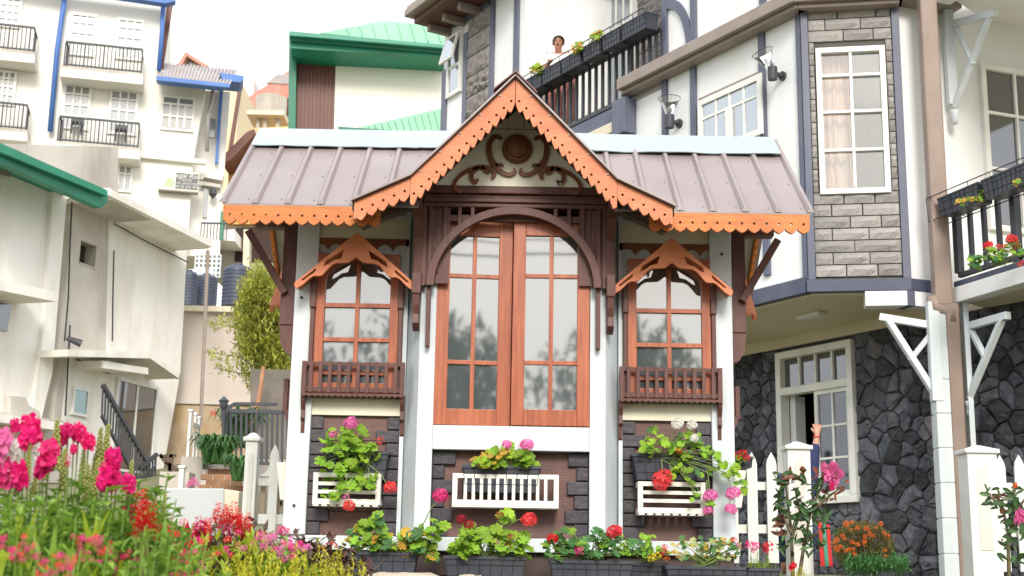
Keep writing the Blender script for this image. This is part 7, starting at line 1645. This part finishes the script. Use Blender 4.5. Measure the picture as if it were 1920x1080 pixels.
# ---------------------------------------------------------------- the street side behind the viewer, seen only in window glass
def crownmesh(seed, n=5200):
    q = random.Random(seed); mb = MB(); bl = [(q.gauss(0, .42), q.gauss(0, .42), q.uniform(.35, 1.0), q.uniform(.16, .34)) for _ in range(16)]
    for i in range(n):
        b = q.choice(bl); d = rdir(q); p = Vector(b[:3]) + d * b[3] * q.uniform(.6, 1.05); lance(mb, p, rdir(q, .2), (0, 0, 1), q.uniform(.05, .09), .035)
    return mesh_of('crown', mb, treel, recalc=False)
CR = [crownmesh(s) for s in (1, 2, 3)]
tr = MB().tube([(0, 0, 0), (.03, 0, .35), (0, .02, .8)], [.05, .035, .015], 8)
for a in range(5): tr.tube([(0, 0, .3 + .08 * a), (.25 * math.cos(a * 1.3), .25 * math.sin(a * 1.3), .55 + .08 * a)], [.018, .006], 5)
TRM = mesh_of('trunk', tr, bark)
tl = ('tall dark tree behind the viewer, mirrored in the right half of the kiosk window', 'dark tree mirrored in the kiosk right side window', 'lower tree mirrored at the left edge of the kiosk window', 'tree behind the white roadside house mirrored in the kiosk window', 'tree mirrored in the kiosk left side window', 'distant tree on the far right of the street side', 'distant tree on the far left of the street side', 'slender tree mirrored beside the utility pole', 'broad tree at the right of the roadside, mirrored in the guest house panes')
for i, (x, y, h, w_) in enumerate(((3.2, -30, 12.5, 4.2), (6.6, -31, 12, 4.5), (-2.5, -40, 10.5, 4.5), (-4.5, -42, 12, 5), (-5.9, -27, 12.5, 4.2), (13, -36, 11, 6), (-15, -38, 12, 7), (.6, -33, 8.5, 3), (22, -30, 11, 7))):
    z0 = gz(x, y); t = thing('roadside_tree', tl[i], 'tree', (x, y, z0), 'trees across the road')
    o = inst('crown', CR[i % 3], t, (x, y, z0), (0, 0, i), (w_, w_, h * .74)); o['kind'] = 'stuff'; inst('trunk', TRM, t, (x, y, z0), (0, 0, i), (4, 4, h * .8))
t = thing('roadside_house', 'white roadside house with small windows, mirrored low in the kiosk window', 'house', (-2.3, -30, -1)); mk('wall', MB().box(-3.7, -1.0, -33, -28, -1.3, 6.4), hotelw, t)
mk('roof', MB().hexa([(-3.9, -33.3, 6.4), (-.7, -33.3, 6.4), (-.7, -27.7, 6.4), (-3.9, -27.7, 6.4), (-3.9, -31, 7.2), (-.7, -31, 7.2), (-.7, -30, 7.2), (-3.9, -30, 7.2)]), greyroof, t)
for x in (-3.4, -2.2):
    for z in (2.8, 5.2): mk('window', MB().box(x, x + .7, -28, -27.94, z, z + 1.1), dglass, t)
t = thing('utility_pole', 'concrete utility pole with cable coils beside the road, mirrored in the kiosk window', 'pole', (-1.25, -8, -.3)); mk('shaft', MB().tube([(-1.25, -8, -.4), (-1.25, -8, 10.5)], [.15, .10], 10), conc, t)
mk('cross_arm', MB().box(-2.0, -.5, -8.06, -7.94, 9.4, 9.5), conc, t)
mk('cable_coil', MB().tube([(-1.0 + .28 * math.cos(k * .5), -7.8, 8.1 + .34 * math.sin(k * .5) + .01 * k) for k in range(30)], .018, 5), wire, t)
for i in range(7):
    z = 7.6 + i * .33; sag = .5 + .12 * (i % 3); pts = [(-14 + 28 * k / 16, -8 + .05 * i, z - sag * (1 - ((k - 8) / 8) ** 2) * .6 + (.5 if k == 0 else 0)) for k in range(17)]
    tag(mk('power_cable', MB().tube(pts, .016 if i % 2 else .024, 4), wire), ('lowest', 'second lowest', 'third lowest', 'middle', 'third highest', 'second highest', 'topmost')[i] + ' overhead cable mirrored in the kiosk windows', 'cable', 'overhead cables')

# ---- beyond the 300 largest stones in view, the rest of the volcanic wall becomes one part
st_ = [o for o in bpy.data.objects if o.parent == HB and o.name.split('.')[0] == 'stone']
def seen(o):
    w = [v.co + ORG[HB.name] for v in o.data.vertices]; c = sum(w, Vector()) / len(w)
    sz = max((a - w[0]).length for a in w) / c.y
    return sz * (.05 if c.x < at(1372, 800, c.y).x or c.x > at(1925, 800, c.y).x or c.z < at(1600, 1068, c.y).z else 1)
st_.sort(key=seen, reverse=True); rest = st_[300:]
if rest:
    mb = MB(); g_ = ORG[HB.name]
    for o in rest:
        k = len(mb.v); mb.v += [tuple(v.co + g_) for v in o.data.vertices]; mb.f += [[i + k for i in p.vertices] for p in o.data.polygons]
        bpy.data.objects.remove(o)
    mk('small_stones', mb, lava, HB, recalc=False, kind='stuff')
